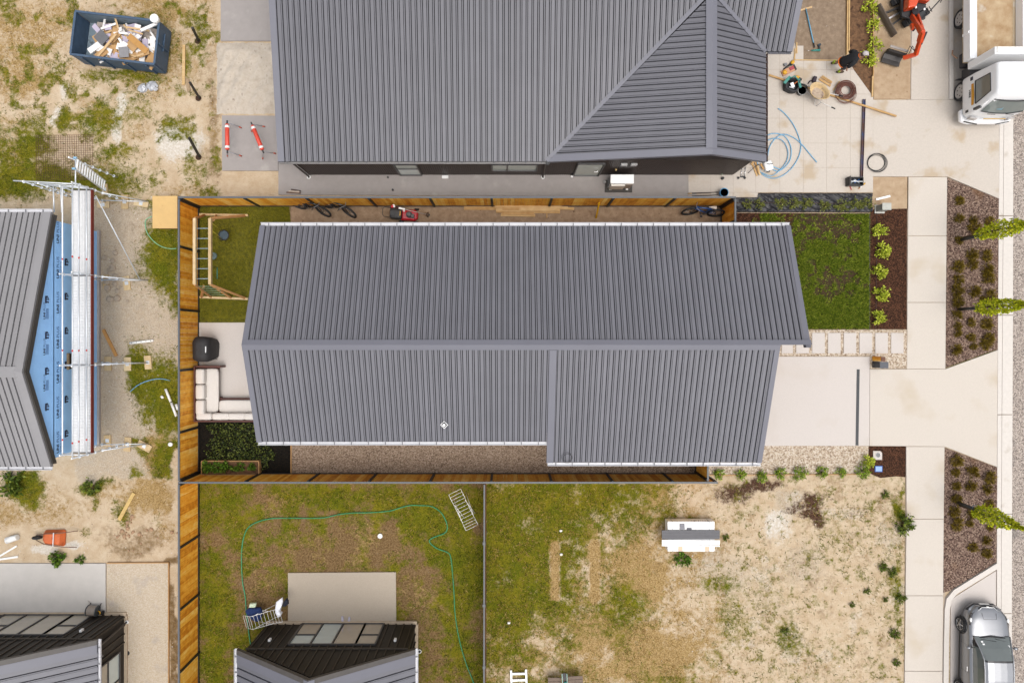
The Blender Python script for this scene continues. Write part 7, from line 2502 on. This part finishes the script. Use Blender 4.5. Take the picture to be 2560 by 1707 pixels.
me_ = bpy.data.meshes.new('body')
me_.from_pydata(J, Ed, [])
bo = bpy.data.objects.new('body', me_)
COL.objects.link(bo)
bo.parent = pe
sk_ = bo.modifiers.new('skin', 'SKIN')
sv = me_.skin_vertices[0].data
for i, r_ in enumerate(Rd):
    sv[i].radius = (r_, r_)
sv[0].use_root = True
sb_ = bo.modifiers.new('sub', 'SUBSURF')
sb_.levels = sb_.render_levels = 2
me_.materials.append(SKIN)


def tors(pts, name, mat, parent, e=.0):
    rings = []
    for (x, y, z, rx, ry, tilt) in pts:
        R = Matrix.Rotation(tilt, 3, 'Y')
        rings.append([Vector((x, y, z)) + R @ Vector((rx * math.cos(a), ry * math.sin(a), 0)) for a in np.linspace(0, 2 * PI, 19)[:-1]])
    return MB().loft(rings).build(name, mat, parent, local=True)


sh = tors([(-.17, -.04, .84, .17, .20, .3), (-.12, -.04, .98, .165, .195, .35), (-.02, -.04, 1.18, .155, .20, .45), (.08, -.05, 1.36, .15, .235, .5), (.14, -.05, 1.46, .12, .22, .6), (.19, -.05, 1.52, .075, .12, .6), (.21, -.05, 1.545, .055, .06, .6)], 'shirt', SHIRT, pe)
for sgn, (a, b, c) in ((1, ((.10, .12, 1.40), (.07, .22, 1.28), (.03, .28, 1.13))), (-1, ((.10, -.22, 1.40), (.02, -.31, 1.28), (-.09, -.365, 1.15)))):
    MB().tube([a, b, c], [.105, .09, .078], 12).build('sleeve', SHIRT, sh, local=True)
MB().tube([Vector((.20, -.05, 1.535)) + Matrix.Rotation(.6, 3, 'Y') @ Vector((.07 * math.cos(a), .075 * math.sin(a), 0)) for a in np.linspace(0, 2 * PI, 19)[:-1]], .014, 6, closed=True).build('collar', HIV, sh, local=True)
MB().tube([Vector((-.175, -.04, .83)) + Matrix.Rotation(.3, 3, 'Y') @ Vector((.175 * math.cos(a), .205 * math.sin(a), 0)) for a in np.linspace(0, 2 * PI, 25)[:-1]], .024, 7, closed=True).build('hem', HIV, sh, local=True)
for (a, b) in (((-.13, .07, .90), (-.07, .15, .56)), ((-.12, -.14, .90), (.04, -.16, .56))):
    MB().tube([a, b], [.125, .105], 14).build('shorts_leg', M('shorts_dark', (.03, .028, .03), rough=.9), pe, local=True)
for (a, b) in (((-.18, .24, .06), (.0, .26, .05)), ((.05, -.14, .06), (.24, -.13, .05))):
    d_ = (Vector(b) - Vector(a)).normalized()
    bt = MB().tube([Vector(a) - d_ * .08, Vector(a), Vector(b), Vector(b) + d_ * .05], [.035, .058, .055, .03], 10).build('boot', M('boot_brown', lin(84, 66, 50), rough=.8), pe, local=True)
    MB().tube([Vector(a) + Vector((0, 0, .03)), Vector(a) + Vector((-.01, 0, .2))], [.06, .055], 10).build('sock', M('sock_lime', lin(180, 206, 50)), bt, local=True)
cpz = MB()
cpz.ell((.315, -.05, 1.77), (.115, .10, .085), 16, 8)
hat = cpz.build('cap', M('cap_pale', lin(206, 198, 196), rough=.8, var=.08, scale=14), pe, local=True)
MB().loft([[Vector((.38 + dx, -.05 + y, 1.76 - abs(y) * .1 - dx * .25)) for y in (-.08, -.04, 0, .04, .08)] + [Vector((.38 + dx, -.05 + y, 1.75 - abs(y) * .1 - dx * .25)) for y in (.08, .04, 0, -.04, -.08)] for dx in (0, .05, .1)]).build('peak', M('cap_pale', lin(206, 198, 196)), hat, local=True)
MB().ell((.26, -.05, 1.69), (.08, .095, .09), 12, 7).build('hair', M('hair_brown', lin(86, 66, 52), rough=.9), pe, local=True)


# ------------------------------------------------------------------ vehicles
def wheel(parent, c, axis, r, wd, rim_mat, spokes=5, dish=0, side=-1):
    """tyre, rim and spokes; axis 'x' in the vehicle's own frame"""
    c = Vector(c)
    prof = [(-wd / 2, .72), (-wd / 2, .92), (-wd * .38, 1.0), (wd * .38, 1.0), (wd / 2, .92), (wd / 2, .72)]
    rings = []
    n_ = 30
    for k in range(n_):
        a = 2 * PI * k / n_
        rings.append([c + Vector((o, r * f * math.cos(a), r * f * math.sin(a))) for o, f in prof])
    mb = MB()
    mb.loft(rings, closed=True)
    w_ = mb.build('wheel', RUBBER, parent, local=True)
    MB().cyl(c + Vector((-wd * .4, 0, 0)), c + Vector((wd * .4, 0, 0)), r * .73, n=26).build('barrel', M('wheel_dark', (.03, .03, .03), rough=.5), w_, local=True)
    sp = MB()
    sx = side * wd * .42
    if dish:
        sp.cyl(c + Vector((sx - side * .02, 0, 0)), c + Vector((sx, 0, 0)), r * .66, n=26)
        for k in range(6):
            a = PI / 3 * k
            MB().cyl(c + Vector((sx, r * .42 * math.cos(a), r * .42 * math.sin(a))), c + Vector((sx + side * .004, r * .42 * math.cos(a), r * .42 * math.sin(a))), .03, n=10).build('wheel_hole', CARD, w_, local=True)
        spokes = 0
    for k in range(spokes):
        a = 2 * PI * k / spokes + .3
        sp.bar(c + Vector((sx, .05 * math.cos(a), .05 * math.sin(a))), c + Vector((sx, r * .68 * math.cos(a), r * .68 * math.sin(a))), .03 if spokes > 5 else .05, .03, up=(1, 0, 0))
    sp.tube([c + Vector((sx, r * .70 * math.cos(a), r * .70 * math.sin(a))) for a in np.linspace(0, 2 * PI, 31)[:-1]], .014, 6, closed=True)
    sp.build('rim', rim_mat, w_, local=True)
    MB().cyl(c + Vector((sx - side * .01, 0, 0)), c + Vector((sx + side * .03, 0, 0)), .06, n=14).build('hub', rim_mat, w_, local=True)
    return w_


# silver hatchback in the bay
CARP = M('car_silver', (.27, .276, .29), rough=.3, metal=.75, var=.02, coat=.25)
CARD = M('car_black_trim', (.012, .012, .014), rough=.3)
CGL = M_glass('car_glass', (.10, .115, .11))
car = thing('silver_hatchback', 'silver hatchback parked in the bay below the kerb', 'car', (20.27, -13.52, .022), math.radians(-1.2))


def ip(y, tab):
    for (a, va), (b, vb) in zip(tab, tab[1:]):
        if a <= y <= b:
            t = (y - a) / (b - a)
            t = t * t * (3 - 2 * t) * .5 + t * .5
            return va + (vb - va) * t
    return tab[-1][1] if y > tab[-1][0] else tab[0][1]


HWT = [(-2.22, .60), (-2.05, .76), (-1.6, .87), (0, .89), (1.2, .885), (1.6, .86), (1.9, .77), (2.1, .62), (2.22, .42)]
BLT = [(-2.22, .92), (-1.9, 1.0), (-1.0, .99), (0.2, .94), (1.05, .90), (1.7, .80), (2.1, .68), (2.22, .60)]
ys = [-2.22, -2.15, -2.0, -1.75, -1.4, -1.0, -.5, 0, .4, .8, 1.05, 1.3, 1.5, 1.7, 1.85, 1.98, 2.08, 2.16, 2.22]
rings = []
for y in ys:
    w_, b_ = ip(y, HWT), ip(y, BLT)
    half = [(w_ * .90, .20), (w_ * .985, .34), (w_, .52), (w_ * .99, b_ - .20), (w_ * .95, b_ - .07), (w_ * .86, b_), (w_ * .55, b_ + .045 * min(1, w_)), (w_ * .25, b_ + .06 * min(1, w_))]
    rings.append([Vector((x, y, z)) for x, z in half] + [Vector((-x, y, z)) for x, z in half[::-1]])
mb = MB()
mb.loft(rings)
body = mb.build('body', CARP, car, local=True)
HT = [(-2.12, 1.0), (-1.95, 1.14), (-1.6, 1.40), (-1.2, 1.50), (-.5, 1.545), (.0, 1.53), (.30, 1.47), (.7, 1.24), (1.08, .965)]
gy = [-2.12, -1.95, -1.75, -1.55, -1.3, -.9, -.5, -.1, .22, .3, .5, .7, .9, 1.08]
G_ = []
for y in gy:
    h_, b_ = ip(y, HT), ip(y, BLT) - .005
    w_ = ip(y, HWT) * .865
    e = max(0, min(1, (h_ - b_) / .5))
    rw = w_ * (1 - .24 * e)
    G_.append([(w_, b_), (w_ * (1 - .06 * e), b_ + (h_ - b_) * .4), (rw + .015, b_ + (h_ - b_) * .84), (rw * .86, h_ - .025 * e), (rw * .45, h_ - .004), (0, h_)])


def gpatch(name, mat, y0, y1, s0, s1, sides=(1, -1), off=0.0):
    m_ = MB()
    ii = [i for i, y in enumerate(gy) if y0 - 1e-6 <= y <= y1 + 1e-6]
    for sg in sides:
        for a, b in zip(ii, ii[1:]):
            for s_ in range(s0, s1):
                q_ = [Vector((sg * (G_[i][j][0] + off), gy[i], G_[i][j][1] + off * .4)) for i, j in ((a, s_), (b, s_), (b, s_ + 1), (a, s_ + 1))]
                m_.add(q_ if sg > 0 else q_[::-1], [(0, 1, 2, 3)], True)
    return m_.build(name, mat, car, local=True)


gpatch('cabin_shell', CARD, -2.12, 1.08, 0, 5, off=-.006)
gpatch('roof', CARP, -1.55, .22, 2, 5)
gpatch('windscreen', CGL, .3, 1.08, 2, 5)
gpatch('rear_window', CGL, -2.12, -1.55, 2, 5)
for sg in (1, -1):
    gpatch('side_window', CGL, -.1, .7, 0, 2, sides=(sg,), off=.002)
    gpatch('side_window', CGL, -1.3, -.1, 0, 2, sides=(sg,), off=.002)
for sg in (1, -1):
    pts = [Vector((sg * (G_[i][2][0] + .004), gy[i], G_[i][2][1] + .006)) for i in range(1, len(gy))]
    MB().tube(pts, .024, 7).build('roof_rail', CARP, car, local=True)
    MB().tube([Vector((sg * (G_[i][0][0] + .01), gy[i], G_[i][0][1] + .01)) for i in range(1, len(gy) - 1)], .012, 6).build('window_trim', CARP, car, local=True)
    mr_ = MB().ell((sg * .98, .62, .99), (.10, .07, .07), 10, 6).build('mirror', CARP, car, local=True)
    MB().bar((sg * .80, .62, .96), (sg * .95, .62, .98), .05, .03).build('stalk', CARD, mr_, local=True)
    hl_ = MB()
    hl_.loft([[Vector((sg * x, y, z)) for x, y, z in ring_] for ring_ in (((.46, 2.10, .68), (.52, 2.12, .60), (.60, 2.02, .58), (.60, 2.0, .70)), ((.66, 1.92, .74), (.70, 1.94, .66), (.76, 1.86, .66), (.74, 1.84, .76)), ((.80, 1.52, .83), (.83, 1.56, .77), (.86, 1.50, .78), (.83, 1.48, .84)))])
    hl_.build('headlight', M('headlight_dark', (.05, .05, .055), rough=.15, coat=1.0), car, local=True)
    MB().ell((sg * .78, 1.70, .80), (.05, .1, .035), 8, 5).build('lamp_lens', WHITE, car, local=True)
    MB().bar((sg * .905, -1.0, .30), (sg * .905, 1.0, .30), .02, .06).build('sill_trim', CARD, car, local=True)
    MB().box((sg * .90, -.35, .80), (.025, .2, .03)).build('door_handle', CHROME, car, local=True)
    MB().bar((sg * .893, .62, .35), (sg * .87, .62, .84), .006, .008).build('door_gap', CARD, car, local=True)
    MB().bar((sg * .893, -.5, .35), (sg * .87, -.5, .86), .006, .008).build('door_gap', CARD, car, local=True)
    for y in (1.32, -1.38):
        MB().tube([(sg * .885, y + .36 * math.cos(a), .32 + .36 * math.sin(a)) for a in np.linspace(-.2, PI + .2, 18)], .028, 6).build('wheel_arch', CARD, car, local=True)
for x in (.84, -.84):
    for y in (1.32, -1.38):
        wheel(car, (x, y, .32), 'x', .32, .2, M('alloy', (.45, .45, .46), rough=.25, metal=.8), 5, side=1 if x > 0 else -1)
mb = MB()
mb.loft([[Vector((x, y, z)) for x in (-.44, -.2, .2, .44)] for y, z in ((2.06, .70), (2.16, .66), (2.21, .60))], cap=False)
mb.v = [(x, y + .012 - .06 * abs(x), z + .012) for x, y, z in mb.v]
MB().tube([(-.46, 2.03, .715), (-.25, 2.19, .68), (.25, 2.19, .68), (.46, 2.03, .715)], .018, 6).build('grille_trim', CHROME, car, local=True)
MB().tube([(-.38, 2.12, .67), (-.2, 2.2, .63), (.2, 2.2, .63), (.38, 2.12, .67)], .045, 8).build('grille', CARD, car, local=True)
MB().cyl((0, 2.2, .66), (0, 2.235, .665), .05, n=14).build('badge', WHITE, car, local=True)
MB().tube([(-.72, 1.98, .42), (-.4, 2.2, .40), (.4, 2.2, .40), (.72, 1.98, .42)], .06, 8).build('bumper_lip', CARD, car, local=True)
MB().box((0, 2.25, .45), (.40, .015, .12)).build('number_plate', WHITE, car, local=True)
MB().tube([(-.60, 1.02, ip(1.02, BLT) + .055), (0, 1.1, .99), (.60, 1.02, ip(1.02, BLT) + .055)], .035, 7).build('cowl', CARD, car, local=True)
hp_ = MB()
hp_.tube([(-.3, 1.98, .765), (-.27, 1.75, .835), (.27, 1.75, .835), (.3, 1.98, .765)], .006, 5)
hp_.build('charge_flap', CARD, car, local=True)
for (x, y, z) in ((-.50, .92, 1.09), (-.47, .84, 1.145), (.56, .78, 1.165)):
    MB().box((x, y, z), (.09, .06, .004), rot=Euler((-.57, 0, 0)).to_matrix()).build('sticker', WHITE, car, local=True)
MB().tube([(-.5, 1.0, 1.035), (.1, .93, 1.085)], .008, 5).build('wiper', CARD, car, local=True)
MB().tube([(.1, 1.02, 1.03), (.6, .9, 1.07)], .008, 5).build('wiper', CARD, car, local=True)

# white tipper
TW = M('truck_white', (.80, .80, .80), rough=.3, var=.02, coat=.5)
TDK = M('truck_chassis', (.02, .02, .024), rough=.6, var=.2)
TSAND = M('tray_steel_dusty', lin(206, 184, 152), rough=.8, var=.10, scale=2.5, spots=lin(226, 216, 200), spot_scale=1.6, spot_th=.58)
tk = thing('tipper_truck', 'white cab tipper truck parked at the kerb with dusty tray', 'truck', (20.3, 12.4, .022))
CXT = 20.3


def rrect(hw, yf, yb, z, k=.18, bow=.0):
    out = []
    n_ = 32
    cy_, hy = (yf + yb) / 2, (yb - yf) / 2
    for i in range(n_):
        a = 2 * PI * (i + .5) / n_
        ca, sa = math.cos(a), math.sin(a)
        x = math.copysign(abs(ca) ** k, ca) * hw
        y = math.copysign(abs(sa) ** k, sa) * hy
        if sa < 0:
            y -= bow * (1 - (x / hw) ** 2)
        out.append(Vector((CXT + x, cy_ + y, z)))
    return out


mb = MB()
mb.loft([rrect(1.0, 9.42, 10.95, .62, .13, .10), rrect(1.045, 9.32, 10.95, .75, .13, .14), rrect(1.05, 9.32, 10.95, 1.2, .13, .14), rrect(1.045, 9.36, 10.95, 1.45, .13, .14), rrect(1.0, 9.52, 10.93, 2.05, .13, .12), rrect(.965, 9.64, 10.92, 2.52, .14, .1), rrect(.94, 9.70, 10.90, 2.62, .16, .08), rrect(.86, 9.80, 10.82, 2.68, .18, .05), rrect(.5, 10.1, 10.6, 2.70, .3, 0)])
mb.build('cab', TW, tk)


def cab_hw(z):
    return ip(z, [(.75, 1.045), (1.45, 1.045), (2.05, 1.0), (2.45, .955)])


for sg in (-1, 1):
    m_ = MB()
    q_ = [(9.62, 1.50), (10.55, 1.50), (10.58, 2.28), (9.86, 2.30)]
    m_.add([(CXT + sg * (cab_hw(z) + .012), y, z) for y, z in (q_ if sg > 0 else q_[::-1])], [(0, 1, 2, 3)])
    sdw = m_.build('side_window', CGL, tk)
    m_ = MB()
    for (a, b) in zip(q_, q_[1:] + q_[:1]):
        m_.bar((CXT + sg * (cab_hw(a[1]) + .014), a[0], a[1]), (CXT + sg * (cab_hw(b[1]) + .014), b[0], b[1]), .035, .02)
    m_.build('seal', CARD, sdw)
    MB().box((CXT + sg * 1.055, 10.72, 1.28), (.02, .14, .14)).build('grab_handle', M('handle_navy', lin(40, 40, 62)), tk)
    MB().box((CXT + sg * 1.05, 9.47, .98), (.02, .1, .16)).build('side_repeater', CARD, tk)
    ml = MB().tube([(CXT + sg * 1.0, 9.50, 2.2), (CXT + sg * 1.18, 9.34, 2.1), (CXT + sg * 1.20, 9.34, 1.75)], .018, 6).build('mirror_arm', WHITE, tk)
    MB().box((CXT + sg * 1.21, 9.33, 1.85), (.14, .10, .34)).build('mirror', CARD, ml, bev=.02)
m_ = MB()
wc = []
for x in np.linspace(-.86, .86, 9):
    bow = .14 * (1 - (x / 1.05) ** 2)
    wc.append((x, 9.36 - bow - .012, 1.55, 9.60 - bow * .85 - .012, 2.26))
for a, b in zip(wc, wc[1:]):
    m_.add([(CXT + a[0], a[1], a[2]), (CXT + b[0], b[1], b[2]), (CXT + b[0] * .95, b[3], b[4]), (CXT + a[0] * .95, a[3], a[4])], [(0, 1, 2, 3)], True)
ws = m_.build('windscreen', M_glass('truck_glass', (.16, .19, .18)), tk)
m_ = MB()
m_.tube([(CXT + x, y0 - .006, z0) for x, y0, z0, y1, z1 in wc], .022, 6)
m_.tube([(CXT + x * .95, y1 - .006, z1) for x, y0, z0, y1, z1 in wc], .026, 6)
m_.build('seal', CARD, ws)
MB().add([(CXT - .38, 9.30, 1.75), (CXT - .16, 9.28, 1.75), (CXT - .17, 9.37, 1.97), (CXT - .38, 9.39, 1.97)], [(0, 1, 2, 3)]).build('permit_sticker', M('sticker_blue', lin(120, 170, 190)), ws)
for x in (-.55, .2):
    MB().tube([(CXT + x, 9.2, 1.48), (CXT + x + .3, 9.17, 1.52)], .012, 5).build('wiper', CARD, tk)
m_ = MB()
m_.loft([rrect(1.03, 9.22, 9.7, .36, .16, .13), rrect(1.06, 9.16, 9.7, .48, .16, .15), rrect(1.05, 9.18, 9.7, .62, .16, .15)])
m_.build('bumper', TW, tk)
for sg in (-1, 1):
    MB().box((CXT + sg * .78, 9.20, .90), (.32, .06, .24), sg * .2).build('headlight', M('lamp_grey', (.35, .33, .32), rough=.15, coat=1.0), tk, bev=.02)
    MB().bar((CXT + sg * .40, 9.04, .63), (CXT + sg * .95, 9.16, .63), .03, .06).build('bumper_slot', CARD, tk)
m_ = MB()
m_.box((CXT, 9.12, 1.12), (.9, .03, .05))
m_.build('badge_strip', M('strip_gold', lin(226, 186, 110)), tk)
# sticker on the door
st_ = MB()
xs_ = CXT - 1.058
st_.add([(xs_, 9.62, 1.26), (xs_, 10.5, 1.26), (xs_, 10.5, 1.40), (xs_, 10.0, 1.44), (xs_, 9.62, 1.40)], [(0, 1, 2, 3, 4)])
st_.build('door_sign', M('sign_orange', lin(240, 170, 20)), tk)
st_ = MB()
text_into(st_, 'HIRE', .155, (xs_, 10.3, 1.12), (0, -1, 0), (0, 0, 1), bold=.006)
st_.build('door_lettering', CARD, tk)
# chassis, wheels, tray
m_ = MB()
for sg in (-1, 1):
    m_.box((CXT + sg * .38, 12.6, .72), (.09, 6.4, .18))
m_.box((CXT, 11.1, .75), (1.9, .5, .5))
m_.build('chassis', TDK, tk)
MB().box((19.42, 11.75, .62), (.3, .6, .36)).build('fuel_tank', TDK, tk, bev=.04)
for (y, dual) in ((10.5, False), (13.6, True)):
    for sg in (-1, 1):
        wheel(tk, (sg * .88, y - 12.4, .40), 'x', .40, .24, M('truck_rim', (.40, .37, .34), rough=.5), 6, dish=1, side=sg)
        if dual:
            wheel(tk, (sg * .60, y - 12.4, .40), 'x', .40, .24, M('truck_rim', (.40, .37, .34)), 6, side=sg)
        MB().tube([(CXT + sg * .90, y + .50 * math.cos(a), .42 + .50 * math.sin(a)) for a in np.linspace(.25, PI - .25, 14)], .07, 6).build('mudguard', TW if dual else TDK, tk)
for sg in (-1, 1):
    MB().box((CXT + sg * .9, 11.02, .45), (.34, .03, .45), rot=Euler((.15, 0, 0)).to_matrix()).build('mudflap', TDK, tk)
TX0, TX1, TY0, TY1 = 19.05, 21.55, 11.5, 16.2
MB().box(((TX0 + TX1) / 2, (TY0 + TY1) / 2, .98), (TX1 - TX0 - .1, TY1 - TY0, .1)).build('tray_floor', TSAND, tk)
for x, w_ in ((TX0 + .16, .30), (TX1 - .16, .30)):
    MB().box((x, (TY0 + TY1) / 2, 1.24), (w_, TY1 - TY0, .42)).build('tray_side', TW, tk, bev=.02)
MB().box((TX0 + .36, (TY0 + TY1) / 2, 1.10), (.1, TY1 - TY0 - .02, .14)).build('tray_gutter', TSAND, tk)
MB().box(((TX0 + TX1) / 2, TY1, 1.24), (TX1 - TX0 - .6, .1, .42)).build('tailgate', TW, tk)
for y in (12.6, 14.2, 15.6):
    MB().box((TX0 - .01, y, 1.22), (.04, .1, .38)).build('stanchion', TW, tk)
MB().box((CXT, 11.33, 1.85), (2.15, .30, 1.60)).build('headboard', TW, tk, bev=.03)
MB().box((CXT, 11.345, 2.67), (2.0, .22, .03)).build('headboard_cap', M('truck_offwhite', (.66, .64, .60)), tk)
sd_ = MB()
nn = 16
vsx = []
for i in range(nn + 1):
    for j in range(nn + 1):
        x, y = TX0 + .42 + (TX1 - TX0 - .84) * i / nn, TY0 + .1 + (TY1 - TY0 - .2) * j / nn
        e = min(i, j, nn - i, nn - j) / 4
        vsx.append((x, y, 1.035 + .12 * min(1, e) * float(fbm(np.array([x]), np.array([y]), 1.2, 55)[0])))
sd_.add(vsx, [(i * (nn + 1) + j, (i + 1) * (nn + 1) + j, (i + 1) * (nn + 1) + j + 1, i * (nn + 1) + j + 1) for i in range(nn) for j in range(nn)], True)
sd_.build('tray_sand', M('tray_load', lin(186, 150, 108), rough=.95, var=.12, scale=2.2, col2=lin(214, 190, 154), spots=lin(226, 220, 208), spot_scale=1.3, spot_th=.62), label='thin layer of tan sand spread in the tipper tray', cat='sand', kind='stuff')
MB().tube([(19.2, 11.9, .45), (19.05, 12.1, .35), (19.1, 12.3, .3)], .03, 7).build('hose', M('hose_tan', lin(190, 150, 120)), tk)

# orange mini excavator
ex = thing('mini_excavator', 'orange mini excavator with dozer blade digging in the verge dirt', 'excavator', P(2276, 22, .02))
EXD = M('excavator_dark', lin(62, 58, 56), rough=.6, var=.2)
EXK = M('excavator_black', (.022, .022, .024), rough=.5)
EC = P(2276, 18, .25)
hd = Vector((-math.cos(math.radians(29)), -math.sin(math.radians(29)), 0))       # blade end
sdv = Vector((-hd.y, hd.x, 0))
for sg in (-1, 1):
    c_ = EC + sdv * sg * .52
    tr_ = MB()
    ringp = []
    for a in np.linspace(0, 2 * PI, 25)[:-1]:
        x = .62 * math.copysign(min(1, abs(math.cos(a)) ** .5), math.cos(a))
        z = .20 * math.sin(a)
        ringp.append((x, z))
    tr_.loft([[c_ + hd * x + sdv * o + Vector((0, 0, z - .04)) for x, z in ringp] for o in (-.13, .13)], smooth=False)
    tk_ = tr_.build('track', RUBBER, ex)
    gr_ = MB()
    for k in range(12):
        gr_.bar(c_ + hd * (-.58 + k * .105) + sdv * -.13 + Vector((0, 0, .165)), c_ + hd * (-.58 + k * .105) + sdv * .13 + Vector((0, 0, .165)), .03, .02)
    gr_.build('track_lug', EXD, tk_, kind='stuff')
MB().bar(EC - hd * .5, EC + hd * .5, .5, .2).build('undercarriage', EXD, ex)
for sg in (-1, 1):
    MB().bar(EC + hd * .5 + sdv * sg * .22, EC + hd * 1.18 + sdv * sg * .3, .08, .1).build('blade_arm', EXD, ex)
MB().bar(EC + hd * .45 + Vector((0, 0, .1)), EC + hd * 1.1 + Vector((0, 0, .05)), .07, .07).build('blade_ram', CHROME, ex)
bl_ = MB()
bl_.loft([[EC + hd * (1.18 + dx) + Vector((0, 0, z)) + sdv * w_ for dx, z in ((.0, -.2), (.06, -.1), (.05, .05), (.0, .16), (-.04, .16), (-.02, -.02), (-.05, -.2))] for w_ in (-.74, .74)], smooth=False)
bl_.build('blade', M('blade_steel', lin(110, 96, 84), rough=.7, var=.2, scale=6), ex)
# upper works
UC = EC + Vector((-.14, -.36, .0))
MB().cyl(EC + Vector((.05, .1, .18)), EC + Vector((.05, .1, .34)), .34, n=24).build('turntable', EXK, ex)
MB().prism([(UC.x - .48, UC.y - .28), (UC.x + .52, UC.y - .36), (UC.x + .58, UC.y + .9), (UC.x + .3, UC.y + 1.15), (UC.x - .3, UC.y + 1.15), (UC.x - .52, UC.y + .8)], .56, .70).build('platform', EXK, ex, bev=.03)
MB().prism([(UC.x - .46, UC.y - .1), (UC.x - .1, UC.y - .02), (UC.x + .04, UC.y + .35), (UC.x + .02, UC.y + .85), (UC.x - .4, UC.y + .85)], .70, 1.12).build('engine_cover', ORANGE, ex, bev=.06)
MB().prism([(UC.x + .05, UC.y + .32), (UC.x + .52, UC.y + .24), (UC.x + .54, UC.y + .86), (UC.x + .05, UC.y + .86)], .70, 1.0).build('seat_cover', M('cover_orange_dark', lin(206, 66, 20), rough=.4), ex, bev=.05)
for (x, y) in ((-.06, .02), (.30, -.06)):
    MB().tube([(UC.x + x, UC.y + y, .70), (UC.x + x, UC.y + y - .02, .95)], .02, 6).build('lever', EXK, ex)
    MB().ell((UC.x + x, UC.y + y - .02, .97), (.045, .06, .03), 8, 5).build('lever_knob', WHITE, ex)
fr_ = MB()
fr_.tube([(UC.x - .5, UC.y - .28, .72), (UC.x - .2, UC.y - .38, .78), (UC.x + .35, UC.y - .40, .78), (UC.x + .95, UC.y + .30, .95)], .025, 7)
fr_.build('guard_rail', EXK, ex)
MB().tube([(UC.x + .95, UC.y + .3, .95), (UC.x + 1.05, UC.y + .35, .95), (UC.x + .98, UC.y + .2, .95)], .02, 6).build('step', EXK, ex)
# boom, arm, bucket
B0, B1, B2, B3 = P(2284, 40, .75), P(2300, 72, 1.55), P(2306, 84, 1.75), P(2289, 138, .95)
MB().bar(P(2281, 28, .62), P(2286, 44, .78), .26, .3).build('swing_post', EXK, ex)
bm = MB()
bm.bar(B0 + Vector((-.09, 0, 0)), B1 + Vector((-.03, 0, 0)), .10, .20)
bm.bar(B0 + Vector((.13, .02, .05)), B1 + Vector((.06, 0, .04)), .09, .14)
bm.bar(B1 - (B1 - B0) * .08, B2, .17, .22)
bm.build('boom', ORANGE, ex, bev=.02)
MB().bar(P(2279, 62, 1.1), P(2282, 74, 1.3), .1, .12).build('ram_cover', ORANGE, ex)
MB().cyl(P(2283, 74, 1.25), P(2286, 76, 1.25), .07, n=12).build('boom_pin', EXK, ex)
ar = MB()
ar.bar(B2 + Vector((0, .06, .02)), B2 + (B3 - B2) * .4, .16, .24)
ar.bar(B2 + (B3 - B2) * .35, B3, .13, .18)
ar.build('arm', ORANGE, ex, bev=.02)
MB().tube([B2 + Vector((.10, 0, .12)), B2 + (B3 - B2) * .55 + Vector((.05, 0, .10))], .035, 8).build('arm_ram', EXK, ex)
MB().tube([B2 + (B3 - B2) * .55 + Vector((.05, 0, .1)), B3 + Vector((.06, .05, .05))], .018, 8).build('ram_rod', CHROME, ex)
B4 = P(2258, 146, .62)
lk = MB()
lk.bar(B3 + Vector((0, .02, 0)), B4, .16, .16)
lk.build('bucket_link', ORANGE, ex, bev=.02)
for k in range(2):
    MB().tube([B3 + Vector((-.1, .1, .12)), B3 + Vector((-.25 - .12 * k, .28, .22)), B4 + Vector((.15 - .1 * k, .1, .12))], .014, 6).build('hydraulic_hose', EXK, ex)
BK = M('bucket_steel', lin(72, 68, 66), rough=.5, var=.15, metal=.3)
p0, p1 = P(2218, 128, .45), P(2262, 141, .45)
ax_ = (p1 - p0).normalized()
pn = Vector((-ax_.y, ax_.x, 0))
bu = MB()
ringb = [(-.02, .62), (.10, .58), (.16, .40), (.10, .18), (-.08, .06), (-.30, .10), (-.32, .16), (-.12, .16), (.04, .24), (.08, .40), (.05, .52), (-.02, .56)]
bu.loft([[p0 + ax_ * t + pn * (a - .05) + Vector((0, 0, z - .45 + .02)) for a, z in ringb] for t in (0, (p1 - p0).length)], smooth=False)
bu.build('bucket', BK, ex)
MB().bar(p0 + pn * .13 + Vector((-.02, 0, .2)), p1 + pn * .12 + Vector((0, 0, .2)), .10, .04).build('bucket_lip', M('lip_pale', lin(176, 166, 158), rough=.5), ex)
